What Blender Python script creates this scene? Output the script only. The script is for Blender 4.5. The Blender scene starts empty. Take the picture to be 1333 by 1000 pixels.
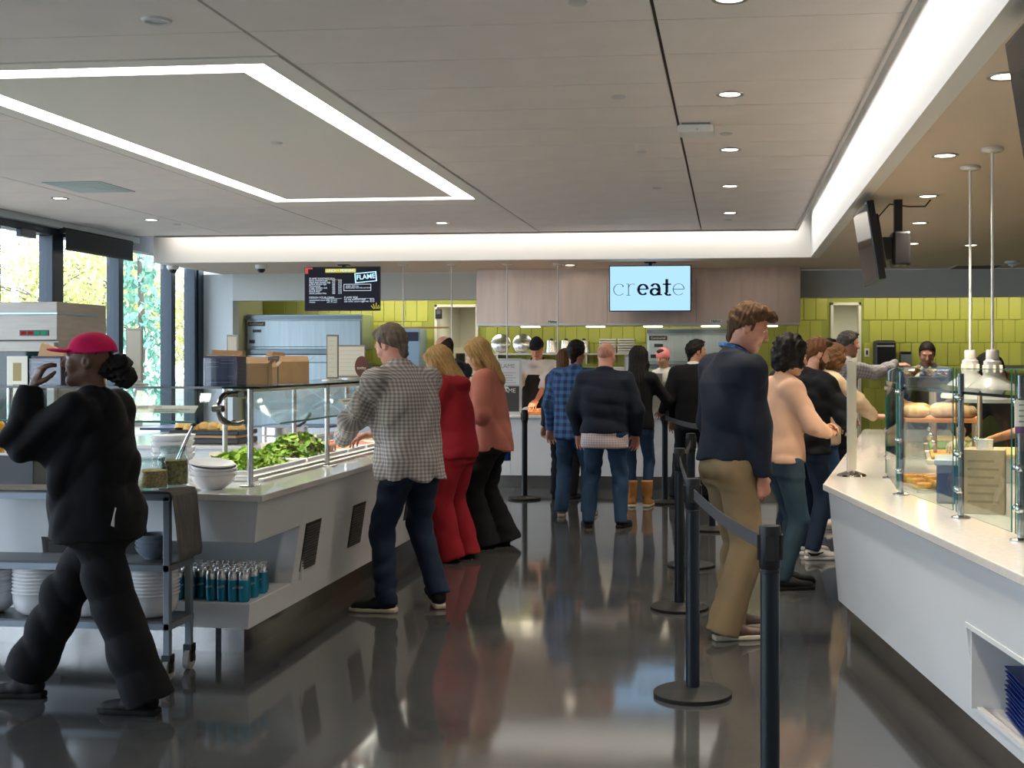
import bpy, bmesh, math, random
import numpy as np
from mathutils import Vector, Matrix, Euler
random.seed(7); np.random.seed(7)
R = math.radians; PI = math.pi
SC = bpy.context.scene
COL = SC.collection

# ---------------------------------------------------------------- camera
CAM_H = 1.53; YAW = R(6.0); FPX = 1600.0; PCX = 782.0; PCY = 471.0
cam_data = bpy.data.cameras.new('camera')
cam_data.sensor_width = 36.0
cam_data.lens = FPX / 1333.0 * 36.0
cam_data.shift_x = -(PCX - 666.5) / 1333.0
cam_data.shift_y = -(500.0 - PCY) / 1333.0
cam_data.clip_end = 300
cam = bpy.data.objects.new('camera', cam_data)
cam.location = (0, 0, CAM_H); cam.rotation_euler = (R(90), 0, YAW)
COL.objects.link(cam); SC.camera = cam

# ---------------------------------------------------------------- world, exposure
SC.view_settings.view_transform = 'Standard'
SC.view_settings.look = 'None'
SC.view_settings.gamma = 1.0
SC.view_settings.use_curve_mapping = False
SC.view_settings.exposure = 0.45
world = bpy.data.worlds.new('overcast_sky'); SC.world = world
world.use_nodes = True
bg = world.node_tree.nodes['Background']
bg.inputs['Color'].default_value = (0.79, 0.87, 1.0, 1)
bg.inputs['Strength'].default_value = 5.2

# daylight entering through the glazed left wall: area light portals guide the sky sampling
def portal(loc, rot, sx, sy):
    d = bpy.data.lights.new('window_portal', 'AREA'); d.shape = 'RECTANGLE'; d.size = sx; d.size_y = sy
    d.cycles.is_portal = True
    o = bpy.data.objects.new('window_portal', d); o.location = loc; o.rotation_euler = rot; COL.objects.link(o)
portal((-7.55, 6.6, 1.45), (0, R(-90), 0), 2.9, 19.4)

def area(name, loc, rot, sx, sy, power, color=(1, 1, 1), spread=180):
    d = bpy.data.lights.new(name, 'AREA'); d.shape = 'RECTANGLE'; d.size = sx; d.size_y = sy
    d.energy = power; d.color = color; d.spread = R(spread)
    o = bpy.data.objects.new(name, d); o.location = loc; o.rotation_euler = rot; COL.objects.link(o)
    return o
WARM = (1.0, 0.86, 0.68); NEUT = (1.0, 0.93, 0.84)
# cove strips lying on the ceiling edge, washing the two fascias
area('cove_strip_light', (0.82, 5.6, 3.30), (0, R(-14), 0), 0.06, 17.0, 58, (1.0, 0.955, 0.90), 90)
area('cove_strip_light', (-3.0, 14.27, 3.30), (R(14), 0, 0), 7.6, 0.06, 20, (1.0, 0.93, 0.82), 90)
# kitchen ceiling panels, tile wall washers, corridor lights beyond the doors
area('wall_washer_light', (5.0, 16.95, 2.55), (R(22), 0, 0), 7.4, 0.10, 34, (1.0, 0.92, 0.74))
area('wall_washer_light', (-4.6, 16.95, 2.55), (R(22), 0, 0), 2.4, 0.10, 14, (1.0, 0.92, 0.74))
area('kitchen_panel_light', (-1.4, 16.9, 2.6), (0, 0, 0), 2.4, 0.4, 9, NEUT)
area('corridor_light', (-3.4, 19.0, 2.5), (0, 0, 0), 1.4, 1.4, 34, (1.0, 0.93, 0.78))
area('corridor_light', (2.2, 19.0, 2.5), (0, 0, 0), 1.4, 1.4, 46, (1.0, 0.93, 0.78))

# ---------------------------------------------------------------- pixel helpers (planning units of the survey)
_c, _s = math.cos(YAW), math.sin(YAW)
def at_y(u, v, Y):
    r = (u - PCX) / FPX; d = Y / (r * _s + _c)
    return Vector((r * d * _c - d * _s, Y, CAM_H - (v - PCY) * d / FPX))
def at_z(u, v, z):
    d = FPX * (CAM_H - z) / (v - PCY); xc = (u - PCX) / FPX * d
    return Vector((xc * _c - d * _s, xc * _s + d * _c, z))
def X_at(u, Y): return at_y(u, 471, Y).x

# ---------------------------------------------------------------- materials
MATS = {}
def mat(name, col, rough=0.5, metal=0.0, var=0.0, vscale=6.0, bump=0.0, bscale=40.0, emit=None, estr=0.0,
        spec=0.5, coat=0.0, stretch=(1, 1, 1), sheen=0.0, sss=0.0, rvar=0.0):
    if name in MATS: return MATS[name]
    m = bpy.data.materials.new(name); m.use_nodes = True
    nt = m.node_tree; b = nt.nodes['Principled BSDF']
    c4 = (col[0], col[1], col[2], 1)
    b.inputs['Base Color'].default_value = c4
    b.inputs['Roughness'].default_value = rough; b.inputs['Metallic'].default_value = metal
    b.inputs['Specular IOR Level'].default_value = spec
    b.inputs['Coat Weight'].default_value = coat
    if sheen: b.inputs['Sheen Weight'].default_value = sheen; b.inputs['Sheen Roughness'].default_value = 0.5
    if sss: b.inputs['Subsurface Weight'].default_value = sss; b.inputs['Subsurface Radius'].default_value = (0.02, 0.008, 0.005)
    if emit is not None:
        b.inputs['Emission Color'].default_value = (emit[0], emit[1], emit[2], 1)
        b.inputs['Emission Strength'].default_value = estr
    if var or bump or rvar:
        tc = nt.nodes.new('ShaderNodeTexCoord'); mp = nt.nodes.new('ShaderNodeMapping')
        mp.inputs['Scale'].default_value = stretch
        nt.links.new(tc.outputs['Object'], mp.inputs['Vector'])
    if var:
        n = nt.nodes.new('ShaderNodeTexNoise'); n.inputs['Scale'].default_value = vscale; n.inputs['Detail'].default_value = 5
        nt.links.new(mp.outputs[0], n.inputs['Vector'])
        r = nt.nodes.new('ShaderNodeValToRGB')
        r.color_ramp.elements[0].position = 0.3; r.color_ramp.elements[1].position = 0.7
        r.color_ramp.elements[0].color = tuple(max(0, x * (1 - var)) for x in col) + (1,)
        r.color_ramp.elements[1].color = tuple(min(1, x * (1 + var)) for x in col) + (1,)
        nt.links.new(n.outputs['Fac'], r.inputs['Fac']); nt.links.new(r.outputs['Color'], b.inputs['Base Color'])
    if rvar:
        n = nt.nodes.new('ShaderNodeTexNoise'); n.inputs['Scale'].default_value = vscale * 1.7; n.inputs['Detail'].default_value = 4
        nt.links.new(mp.outputs[0], n.inputs['Vector'])
        mr = nt.nodes.new('ShaderNodeMapRange'); mr.inputs['To Min'].default_value = max(0, rough - rvar); mr.inputs['To Max'].default_value = rough + rvar
        nt.links.new(n.outputs['Fac'], mr.inputs['Value']); nt.links.new(mr.outputs[0], b.inputs['Roughness'])
    if bump:
        n = nt.nodes.new('ShaderNodeTexNoise'); n.inputs['Scale'].default_value = bscale; n.inputs['Detail'].default_value = 4
        nt.links.new(mp.outputs[0], n.inputs['Vector'])
        bp = nt.nodes.new('ShaderNodeBump'); bp.inputs['Strength'].default_value = bump; bp.inputs['Distance'].default_value = 0.01
        nt.links.new(n.outputs['Fac'], bp.inputs['Height']); nt.links.new(bp.outputs[0], b.inputs['Normal'])
    MATS[name] = m; return m

def glass_mat(name, tint=(0.93, 0.97, 0.96), refl=1.0, ior=1.5):
    if name in MATS: return MATS[name]
    m = bpy.data.materials.new(name); m.use_nodes = True; nt = m.node_tree; nt.nodes.clear()
    out = nt.nodes.new('ShaderNodeOutputMaterial'); mix = nt.nodes.new('ShaderNodeMixShader')
    tr = nt.nodes.new('ShaderNodeBsdfTransparent'); gl = nt.nodes.new('ShaderNodeBsdfGlossy')
    fr = nt.nodes.new('ShaderNodeLayerWeight'); fr.inputs['Blend'].default_value = 0.5
    tr.inputs['Color'].default_value = tint + (1,); gl.inputs['Roughness'].default_value = 0.01
    pw = nt.nodes.new('ShaderNodeMath'); pw.operation = 'POWER'; pw.inputs[1].default_value = 5.0
    mu = nt.nodes.new('ShaderNodeMath'); mu.operation = 'MULTIPLY_ADD'; mu.inputs[1].default_value = 0.95 * refl; mu.inputs[2].default_value = 0.04 * refl
    nt.links.new(fr.outputs['Facing'], pw.inputs[0]); nt.links.new(pw.outputs[0], mu.inputs[0]); nt.links.new(mu.outputs[0], mix.inputs[0])
    nt.links.new(tr.outputs[0], mix.inputs[1]); nt.links.new(gl.outputs[0], mix.inputs[2])
    nt.links.new(mix.outputs[0], out.inputs['Surface'])
    MATS[name] = m; return m

def emis(name, col, s):
    if name in MATS: return MATS[name]
    m = bpy.data.materials.new(name); m.use_nodes = True; nt = m.node_tree; nt.nodes.clear()
    out = nt.nodes.new('ShaderNodeOutputMaterial'); e = nt.nodes.new('ShaderNodeEmission')
    e.inputs['Color'].default_value = col + (1,); e.inputs['Strength'].default_value = s
    nt.links.new(e.outputs[0], out.inputs['Surface']); MATS[name] = m; return m

# ---------------------------------------------------------------- mesh helpers
class MB:
    def __init__(self): self.v = []; self.f = []; self.mi = []; self.cur = 0
    def add(self, vs, fs):
        o = len(self.v); self.v += [tuple(p) for p in vs]
        self.f += [tuple(i + o for i in f) for f in fs]; self.mi += [self.cur] * len(fs); return self
    def m(self, i): self.cur = i; return self
    def box(self, x0, x1, y0, y1, z0, z1, M=None):
        vs = [Vector((x, y, z)) for z in (z0, z1) for y in (y0, y1) for x in (x0, x1)]
        if M is not None: vs = [M @ p for p in vs]
        return self.add(vs, [(0, 2, 3, 1), (4, 5, 7, 6), (0, 1, 5, 4), (2, 6, 7, 3), (0, 4, 6, 2), (1, 3, 7, 5)])
    def prism(self, poly, z0, z1, poly1=None):
        n = len(poly); p1 = poly1 or poly
        vs = [(x, y, z0) for x, y in poly] + [(x, y, z1) for x, y in p1]
        fs = [tuple(range(n - 1, -1, -1)), tuple(range(n, 2 * n))] + [(i, (i + 1) % n, n + (i + 1) % n, n + i) for i in range(n)]
        return self.add(vs, fs)
    def lathe(self, prof, n=24, M=None, cap=True):
        vs = []; fs = []
        for r, z in prof:
            for k in range(n):
                a = 2 * PI * k / n; p = Vector((r * math.cos(a), r * math.sin(a), z)); vs.append(M @ p if M is not None else p)
        for i in range(len(prof) - 1):
            for k in range(n):
                k2 = (k + 1) % n; fs.append((i * n + k, i * n + k2, (i + 1) * n + k2, (i + 1) * n + k))
        if cap:
            fs.append(tuple(range(n - 1, -1, -1))); fs.append(tuple((len(prof) - 1) * n + k for k in range(n)))
        return self.add(vs, fs)
    def cyl(self, p0, p1, r, n=12, r1=None):
        p0 = Vector(p0); p1 = Vector(p1); d = p1 - p0
        M = Matrix.Translation(p0) @ d.to_track_quat('Z', 'Y').to_matrix().to_4x4()
        return self.lathe([(r, 0), (r if r1 is None else r1, d.length)], n, M)
    def tube(self, pts, r, n=8):
        pts = [Vector(p) for p in pts]; vs = []; fs = []
        up = Vector((0, 0, 1))
        for i, p in enumerate(pts):
            t = (pts[min(i + 1, len(pts) - 1)] - pts[max(i - 1, 0)]).normalized()
            if abs(t.dot(up)) > 0.95: ref = Vector((1, 0, 0))
            else: ref = up
            a = t.cross(ref).normalized(); b = t.cross(a).normalized()
            rr = r[i] if isinstance(r, (list, tuple)) else r
            for k in range(n):
                th = 2 * PI * k / n; vs.append(p + a * (rr * math.cos(th)) + b * (rr * math.sin(th)))
        for i in range(len(pts) - 1):
            for k in range(n):
                k2 = (k + 1) % n; fs.append((i * n + k, (i + 1) * n + k, (i + 1) * n + k2, i * n + k2))
        fs.append(tuple(range(n))); fs.append(tuple((len(pts) - 1) * n + k for k in range(n - 1, -1, -1)))
        return self.add(vs, fs)
    def build(self, name, mats, parent=None, smooth=False, bevel=0.0, loc=None, rot=None, segs=2):
        me = bpy.data.meshes.new(name); me.from_pydata(self.v, [], self.f)
        if not isinstance(mats, (list, tuple)): mats = [mats]
        for mm in mats: me.materials.append(mm)
        me.polygons.foreach_set('material_index', self.mi)
        bm = bmesh.new(); bm.from_mesh(me)
        bmesh.ops.recalc_face_normals(bm, faces=bm.faces)
        if bevel:
            es = [e for e in bm.edges if len(e.link_faces) == 2 and e.calc_face_angle(0) > R(40)]
            bmesh.ops.bevel(bm, geom=es, offset=bevel, segments=segs, profile=0.5, affect='EDGES', clamp_overlap=True)
        bm.to_mesh(me); bm.free()
        if smooth:
            me.polygons.foreach_set('use_smooth', [True] * len(me.polygons))
            try: me.set_sharp_from_angle(angle=R(42))
            except Exception: pass
        me.update()
        o = bpy.data.objects.new(name, me); COL.objects.link(o)
        if parent is not None: o.parent = parent
        if loc is not None: o.location = loc
        if rot is not None: o.rotation_euler = rot
        return o

def tag(o, label, cat, group=None):
    o['label'] = label; o['category'] = cat
    if group: o['group'] = group
    return o
def thing(name, label, cat, loc=(0, 0, 0), rz=0.0, group=None):
    o = bpy.data.objects.new(name, None); o.empty_display_size = 0.1; COL.objects.link(o)
    o.location = loc; o.rotation_euler = (0, 0, rz); return tag(o, label, cat, group)
def struct(o): o['kind'] = 'structure'; return o
def inst(src, parent=None, loc=None, rot=None, scale=None):
    c = src.copy(); COL.objects.link(c); c.parent = parent
    if loc is not None: c.location = loc
    if rot is not None: c.rotation_euler = rot
    if scale is not None: c.scale = scale
    return c
def dup(root, loc, rz=0.0, label=None, scale=None):
    r = inst(root, None, loc, (0, 0, rz), scale)
    if label: r['label'] = label
    for ch in list(root.children):
        c = inst(ch, r)
        for g in list(ch.children): inst(g, c)
    return r
def text(name, body, size, mat_, parent, loc, rot, extr=0.0006, align='CENTER', offset=0.0, shear=0.0, sx=1.0):
    cu = bpy.data.curves.new(name, 'FONT'); cu.body = body; cu.size = size; cu.extrude = extr
    cu.align_x = align; cu.align_y = 'CENTER'; cu.offset = offset; cu.shear = shear
    t = bpy.data.objects.new(name, cu); COL.objects.link(t)
    dg = bpy.context.evaluated_depsgraph_get(); me = bpy.data.meshes.new_from_object(t.evaluated_get(dg))
    bpy.data.objects.remove(t)
    me.materials.clear(); me.materials.append(mat_)
    o = bpy.data.objects.new(name, me); COL.objects.link(o)
    o.parent = parent; o.location = loc; o.rotation_euler = rot; o.scale = (sx, 1, 1)
    return o

# palette
M_white = mat('white_paint', (0.78, 0.79, 0.78), 0.55, var=0.03, vscale=2)
M_ceil = mat('ceiling_panel_white', (0.86, 0.79, 0.765), 0.7, var=0.03, vscale=3, bump=0.03, bscale=300)
M_joint = mat('ceiling_joint_shadow_gap', (0.10, 0.09, 0.085), 0.9)
M_steel = mat('brushed_steel', (0.60, 0.59, 0.57), 0.28, 1.0, var=0.08, vscale=8, stretch=(1, 1, 14), bump=0.02, bscale=60)
M_steel2 = mat('satin_steel', (0.62, 0.62, 0.61), 0.22, 1.0)
M_chrome = mat('chrome', (0.8, 0.8, 0.8), 0.08, 1.0)
M_black = mat('black_plastic', (0.012, 0.012, 0.013), 0.35)
M_blackm = mat('matt_black_metal', (0.010, 0.012, 0.015), 0.45, 0.0, spec=0.3)
M_quartz = mat('white_quartz', (0.76, 0.73, 0.69), 0.12, var=0.05, vscale=45, coat=0.3)
M_lam = mat('white_laminate_panel', (0.74, 0.76, 0.78), 0.33, var=0.02, vscale=2)
M_kraft = mat('kraft_cardboard', (0.52, 0.33, 0.17), 0.85, var=0.08, vscale=14, bump=0.1, bscale=60)
M_glass = glass_mat('clear_glass', (0.90, 0.955, 0.945), 0.9)
M_gedge = mat('green_glass_edge', (0.03, 0.20, 0.16), 0.1)
M_wglass = glass_mat('window_glass', (0.93, 0.965, 0.975), 0.7)
M_mull = mat('dark_bronze_mullion', (0.018, 0.032, 0.048), 0.4, 0.2)
M_porc = mat('white_porcelain', (0.80, 0.80, 0.82), 0.22, coat=0.2)
# ================================================================ THE SETTING
CZ = 3.05; SOF = 2.74; FX = 0.93; FY = 14.40; HY = 16.40; TY = 17.50; WX = -7.35
# floor
def floor_mat():
    m = bpy.data.materials.new('polished_concrete'); m.use_nodes = True; nt = m.node_tree; b = nt.nodes['Principled BSDF']
    tc = nt.nodes.new('ShaderNodeTexCoord')
    n1 = nt.nodes.new('ShaderNodeTexNoise'); n1.inputs['Scale'].default_value = 0.9; n1.inputs['Detail'].default_value = 8; n1.inputs['Distortion'].default_value = 1.2
    n2 = nt.nodes.new('ShaderNodeTexNoise'); n2.inputs['Scale'].default_value = 14; n2.inputs['Detail'].default_value = 6
    nt.links.new(tc.outputs['Object'], n1.inputs['Vector']); nt.links.new(tc.outputs['Object'], n2.inputs['Vector'])
    mx = nt.nodes.new('ShaderNodeMix'); mx.data_type = 'FLOAT'; mx.inputs[0].default_value = 0.35
    nt.links.new(n1.outputs['Fac'], mx.inputs[2]); nt.links.new(n2.outputs['Fac'], mx.inputs[3])
    r = nt.nodes.new('ShaderNodeValToRGB'); e = r.color_ramp.elements
    e[0].position = 0.3; e[1].position = 0.72
    e[0].color = (0.034, 0.037, 0.040, 1); e[1].color = (0.086, 0.086, 0.085, 1)
    nt.links.new(mx.outputs[0], r.inputs['Fac']); nt.links.new(r.outputs['Color'], b.inputs['Base Color'])
    mr = nt.nodes.new('ShaderNodeMapRange'); mr.inputs['To Min'].default_value = 0.04; mr.inputs['To Max'].default_value = 0.12
    nt.links.new(n1.outputs['Fac'], mr.inputs['Value']); nt.links.new(mr.outputs[0], b.inputs['Roughness'])
    bp = nt.nodes.new('ShaderNodeBump'); bp.inputs['Strength'].default_value = 0.02; bp.inputs['Distance'].default_value = 0.01
    n3 = nt.nodes.new('ShaderNodeTexNoise'); n3.inputs['Scale'].default_value = 5; n3.inputs['Detail'].default_value = 2
    nt.links.new(tc.outputs['Object'], n3.inputs['Vector'])
    nt.links.new(n3.outputs['Fac'], bp.inputs['Height']); nt.links.new(bp.outputs[0], b.inputs['Normal'])
    b.inputs['Specular IOR Level'].default_value = 0.75
    return m
struct(MB().box(WX - 0.2, 9.2, -3.2, 21.2, -0.12, 0).build('floor', floor_mat()))

# main ceiling: a dark plenum board carrying separate panels
ceiling = bpy.data.objects.new('ceiling', None); COL.objects.link(ceiling); struct(ceiling)
MB().box(WX, 0.74, -3.1, 14.18, 3.075, 3.11).build('plenum_board', M_joint, ceiling)
cols = [(-7.20, -5.95), (-5.95, -4.43), (-4.43, -2.22), (-2.22, -0.33), (-0.33, 0.76)]
rows = [-3.22 + 0.62 * k for k in range(29)]
LP = (-4.43, -2.22, 5.90, 11.42)     # recessed light panel
pcache = {}
for ci, (x0, x1) in enumerate(cols):
    g = 0.009
    segs = []
    for k, y0 in enumerate(rows):
        y1 = min(y0 + 0.62, 14.2)
        if y1 - y0 < 0.05: continue
        if ci == 2:
            if y0 >= LP[2] - 1e-3 and y1 <= LP[3] + 1e-3: continue
            if y0 < LP[2] < y1: y1 = LP[2]
            if y0 < LP[3] < y1: y0 = LP[3]
            if LP[2] < y0 < LP[3] or LP[2] < y1 < LP[3]: continue
        segs.append((y0, y1))
    for (y0, y1) in segs:
        key = (ci, round(y1 - y0, 3))
        if key not in pcache:
            w = x1 - x0; l = y1 - y0
            o = MB().box(g, w - (g if ci < 4 else 0), 0.004, l - 0.004, 0, 0.02).build('ceiling_panel', M_ceil, ceiling)
            pcache[key] = o
        else: o = inst(pcache[key], ceiling)
        o.location = (x0, y0, CZ)
# metal edge trim along the cove
struct(MB().box(0.755, 0.775, -3.1, 14.22, 3.03, 3.10).build('trim_1', mat('edge_trim', (0.45, 0.42, 0.40), 0.5)))
struct(MB().box(-6.9, 0.775, 14.20, 14.22, 3.03, 3.10).build('trim_2', MATS['edge_trim']))

# fascias, soffit and the void of the cove
M_fas = mat('fascia_white', (0.82, 0.81, 0.79), 0.6)
M_sof = mat('soffit_paint', (0.70, 0.58, 0.48), 0.6, var=0.02, vscale=2)
struct(MB().box(FX, FX + 0.1, -3.1, FY + 0.1, SOF, 3.34).build('wall_fascia_right', M_fas))
struct(MB().box(-6.92, FX - 0.001, FY, FY + 0.1, SOF, 3.34).build('wall_fascia_back', M_fas))
struct(MB().box(-7.02, -6.92, FY, FY + 1.0, SOF, 3.34).build('wall_fascia_end', M_fas))
struct(MB().box(WX - 0.2, 9.2, -3.2, HY + 0.2, 3.34, 3.44).build('ceiling_slab', M_white))
so = MB().box(FX + 0.02, 9.2, -3.1, FY + 0.02, SOF + 0.001, SOF + 0.05).box(-7.0, 9.2, FY + 0.02, HY, SOF + 0.001, SOF + 0.05).build('ceiling_soffit', M_sof); struct(so)
# outer shell
struct(MB().box(9.0, 9.2, -3.2, 21, 0, 3.4).build('wall_right', M_white))
struct(MB().box(WX - 0.2, 9.2, -3.2, -3.0, 0, 3.4).build('wall_rear', M_white))
struct(MB().box(WX - 0.2, 9.2, 21, 21.2, 0, 3.4).build('wall_corridor', mat('corridor_paint', (0.72, 0.70, 0.60), 0.7)))
struct(MB().box(WX - 0.2, 9.2, HY + 0.2, 21.2, 2.72, 2.82).build('ceiling_kitchen', M_white))

# header wall above the serving opening
xa = X_at(303, HY)
M_head = mat('header_paint', (0.60, 0.63, 0.62), 0.6)
struct(MB().box(xa, 9.0, HY, HY + 0.2, 2.375, SOF).build('wall_header', M_head))
struct(MB().box(WX, xa, HY, HY + 0.2, 0, SOF).build('wall_back', mat('pale_wall', (0.70, 0.77, 0.80), 0.55)))
struct(MB().box(xa - 0.02, xa, HY + 0.2, TY + 0.2, 0, 2.72).build('wall_return', mat('return_wall', (0.80, 0.78, 0.50), 0.6)))

# green tile wall: a board carrying separate tiles, two door openings
d1 = (X_at(566, TY), X_at(623, TY)); d2 = (X_at(1081, TY), X_at(1121, TY))
M_grout = mat('tile_grout', (0.30, 0.33, 0.06), 0.8)
M_tiles = [mat('lime_glazed_tile_%d' % i, c, 0.38, coat=0.0) for i, c in enumerate([(0.41, 0.42, 0.075), (0.40, 0.41, 0.072), (0.42, 0.428, 0.078)])]
tw = bpy.data.objects.new('wall_tiled', None); COL.objects.link(tw); struct(tw)
for (x0, x1) in ((xa, d1[0]), (d1[1], d2[0]), (d2[1], 9.0)):
    MB().box(x0, x1, TY + 0.012, TY + 0.15, 0, 2.72).build('tile_backing', M_grout, tw)
MB().box(d1[0], d1[1], TY + 0.012, TY + 0.15, 2.36, 2.72).build('tile_backing', M_grout, tw)
MB().box(d2[0], d2[1], TY + 0.012, TY + 0.15, 2.36, 2.72).build('tile_backing', M_grout, tw)
TWd, THt = 0.165, 0.318; tproto = []
for mm in M_tiles:
    b = MB().box(0.003, TWd - 0.003, 0, 0.014, 0.003, THt - 0.003); o = b.build('tile', mm, tw, bevel=0.004, segs=1); tproto.append(o)
ntile = 0; used = set()
def tile_at(x, z):
    global ntile
    i = random.randrange(3)
    if i not in used: o = tproto[i]; used.add(i)
    else: o = inst(tproto[i], tw)
    o.location = (x, TY - random.random() * 0.002, z); ntile += 1
def run(x0, x1, rws):
    n = int((x1 - x0) / TWd)
    for r_ in rws:
        off = (0.5 * TWd if r_ % 2 else 0)
        for k in range(n):
            x = x0 + off + k * TWd
            if x + TWd > x1 + 0.001: continue
            tile_at(x, 2.43 - THt * (r_ + 1))
run(d2[1] + 0.03, X_at(1345, TY), range(0, 6))
run(xa + 0.01, d1[0] - 0.03, range(0, 3))
run(d1[1] + 0.03, d2[0] - 0.02, range(0, 5))
# door frames and corridor walls
M_frame = mat('door_frame_cream', (0.66, 0.63, 0.52), 0.5)
for i, (x0, x1) in enumerate((d1, d2)):
    fr = MB()
    fr.box(x0, x0 + 0.04, TY - 0.03, TY + 0.18, 0, 2.36).box(x1 - 0.04, x1, TY - 0.03, TY + 0.18, 0, 2.36).box(x0, x1, TY - 0.03, TY + 0.18, 2.32, 2.36)
    struct(fr.build('door_%d' % (i + 1), M_frame, bevel=0.004))
struct(MB().box(d1[0] - 0.5, d1[0] - 0.4, TY + 0.2, 21, 0, 2.72).build('wall_corridor_side', MATS['corridor_paint']))
struct(MB().box(0.2, 0.3, TY + 0.2, 21, 0, 2.72).build('wall_corridor_middle', MATS['corridor_paint']))

# glazed left wall: mullions, header, door, panes
yw = [-3.0, -1.55, -0.1, 1.35, 2.8, 4.25, 5.7, 7.15, 8.6, 10.05, 11.55, 12.72, 14.12, 15.52, 16.22]
wl = bpy.data.objects.new('wall_left', None); COL.objects.link(wl); struct(wl)
MB().box(WX - 0.12, WX + 0.06, -3.0, HY, 2.90, 3.34).build('window_header', M_mull, wl)
MB().box(WX - 0.10, WX + 0.05, -3.0, HY, 0, 0.10).build('window_sill', M_mull, wl)
mu = None
for y in yw:
    w = 0.11 if abs(y - 12.72) < 0.01 or abs(y - 11.55) < 0.01 else 0.055
    MB().box(WX - 0.10, WX + 0.06, y - w, y + w, 0.10, 2.90).build('mullion', M_mull, wl, bevel=0.005)
for i in range(len(yw) - 1):
    y0, y1 = yw[i], yw[i + 1]
    w = MB().box(WX - 0.012, WX + 0.002, y0 + 0.05, y1 - 0.05, 0.10, 2.90).build('window_%d' % (i + 1), M_wglass); struct(w)
struct(MB().box(WX, -7.2, -3.0, FY, 2.98, 3.05).build('trim_3', mat('header_recess', (0.40, 0.47, 0.50), 0.5)))
struct(MB().box(WX - 0.1, WX + 0.08, 16.24, HY, 0, 2.9).build('wall_pier', M_mull))
# glazed door closer
dc = thing('door_closer', 'grey metal door closer box at the head of the glazed door', 'door closer', (WX + 0.095, 12.05, 2.87))
MB().box(-0.035, 0.035, -0.13, 0.13, -0.05, 0.03).build('closer_body', mat('closer_grey', (0.10, 0.11, 0.12), 0.4, 0.6), dc, bevel=0.006)
MB().tube([(0.0, -0.1, 0.03), (0.03, 0.1, 0.06), (0.0, 0.3, 0.07)], 0.01).build('closer_arm', MATS['closer_grey'], dc)
# roller shade
rs = thing('roller_shade', 'dark roller shade partly drawn over the tall window', 'window shade', (WX + 0.14, 13.42, 2.9))
MB().cyl((0, -0.76, 0.06), (0, 0.78, 0.06), 0.035, 16).build('roller', M_blackm, rs, smooth=True)
MB().box(0.03, 0.034, -0.74, 0.76, -0.13, 0.06).build('shade_cloth', mat('shade_cloth', (0.018, 0.028, 0.034), 0.8), rs)
MB().box(0.022, 0.042, -0.74, 0.76, -0.155, -0.13).build('hem_bar', M_blackm, rs, bevel=0.004)
# ================================================================ CEILING FIXTURES
# recessed light panel: border, light slot, inner board
lp = thing('ceiling_light_panel', 'white rectangular ceiling panel edged by a glowing light slot', 'ceiling light', (0, 0, CZ))
x0, x1, y0, y1 = LP; o0, o1 = 0.14, 0.31
M_board = mat('light_panel_board', (0.83, 0.79, 0.75), 0.6)
b = MB()
def ring(mb, a0, a1, z0, z1):
    mb.box(x0 + a0, x1 - a0, y0 + a0, y0 + a1, z0, z1).box(x0 + a0, x1 - a0, y1 - a1, y1 - a0, z0, z1)
    mb.box(x0 + a0, x0 + a1, y0 + a1, y1 - a1, z0, z1).box(x1 - a1, x1 - a0, y0 + a1, y1 - a1, z0, z1); return mb
ring(MB(), 0.012, o0, -0.004, 0.02).build('border', M_board, lp)
ring(MB(), o0, o1, 0.012, 0.022).build('light_slot', emis('slot_glow', (1.0, 0.90, 0.76), 7.0), lp)
MB().box(x0 + o1, x1 - o1, y0 + o1, y1 - o1, -0.004, 0.02).build('inner_board', M_board, lp)

def spot(loc, power, angle=100, blend=0.6, col=WARM, r=0.05):
    d = bpy.data.lights.new('downlight_beam', 'SPOT'); d.energy = power; d.spot_size = R(angle); d.spot_blend = blend
    d.color = col; d.shadow_soft_size = r
    o = bpy.data.objects.new('downlight_beam', d); o.location = loc; COL.objects.link(o); return o
M_ring = mat('downlight_ring', (0.35, 0.32, 0.28), 0.3, 0.6)
M_lamp = emis('downlight_glow', (1.0, 0.90, 0.74), 7.0)
dl0 = None
def downlight(p, z, where, power=26, grp='recessed downlights', lit=True):
    global dl0
    lab = 'round recessed downlight ' + where
    if dl0 is None:
        t = thing('downlight', lab, 'ceiling light', (p.x, p.y, z), 0, grp)
        MB().lathe([(0.058, 0.0), (0.060, -0.006), (0.078, -0.007), (0.080, 0.0)], 28, cap=False).build('trim_ring', M_ring, t, smooth=True)
        MB().lathe([(0.0, 0.0), (0.0595, -0.003)], 24, cap=False).build('lens', M_lamp, t)
        dl0 = t
    else: t = dup(dl0, (p.x, p.y, z), 0, lab); t['group'] = grp
    if power: spot((p.x, p.y, z - 0.012), power)
for y in (-2.2, -0.35, 1.5, 3.33, 5.16, 7.01, 8.84, 10.68, 12.60):  # nearest lamps, out of view, are added to brighten the ceiling
    downlight(Vector((0.0, y, 0)), CZ, 'in the row along the panel ceiling', 115, 'downlights in the panel ceiling row')
for (u, v) in ((78, 258), (197, 286), (575, 290)):
    downlight(at_z(u, v, CZ), CZ, 'in the panel ceiling near the glazed wall side', 30, 'downlights scattered over the panel ceiling')
for (u, v) in ((1230, 202), (1208, 255), (1197, 290), (1188, 317), (1178, 341)):
    downlight(at_z(u, v, SOF), SOF, 'added to extend the lower soffit row', 100, 'downlights in the lower soffit')
for (x_, y_) in ((1.16, 5.35), (1.14, 3.55), (1.14, 1.75)): downlight(Vector((x_, y_, 0)), SOF, 'added to extend the lower soffit row', 100, 'downlights in the lower soffit')  # lamps added past the seen soffit row for extra brightness
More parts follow.
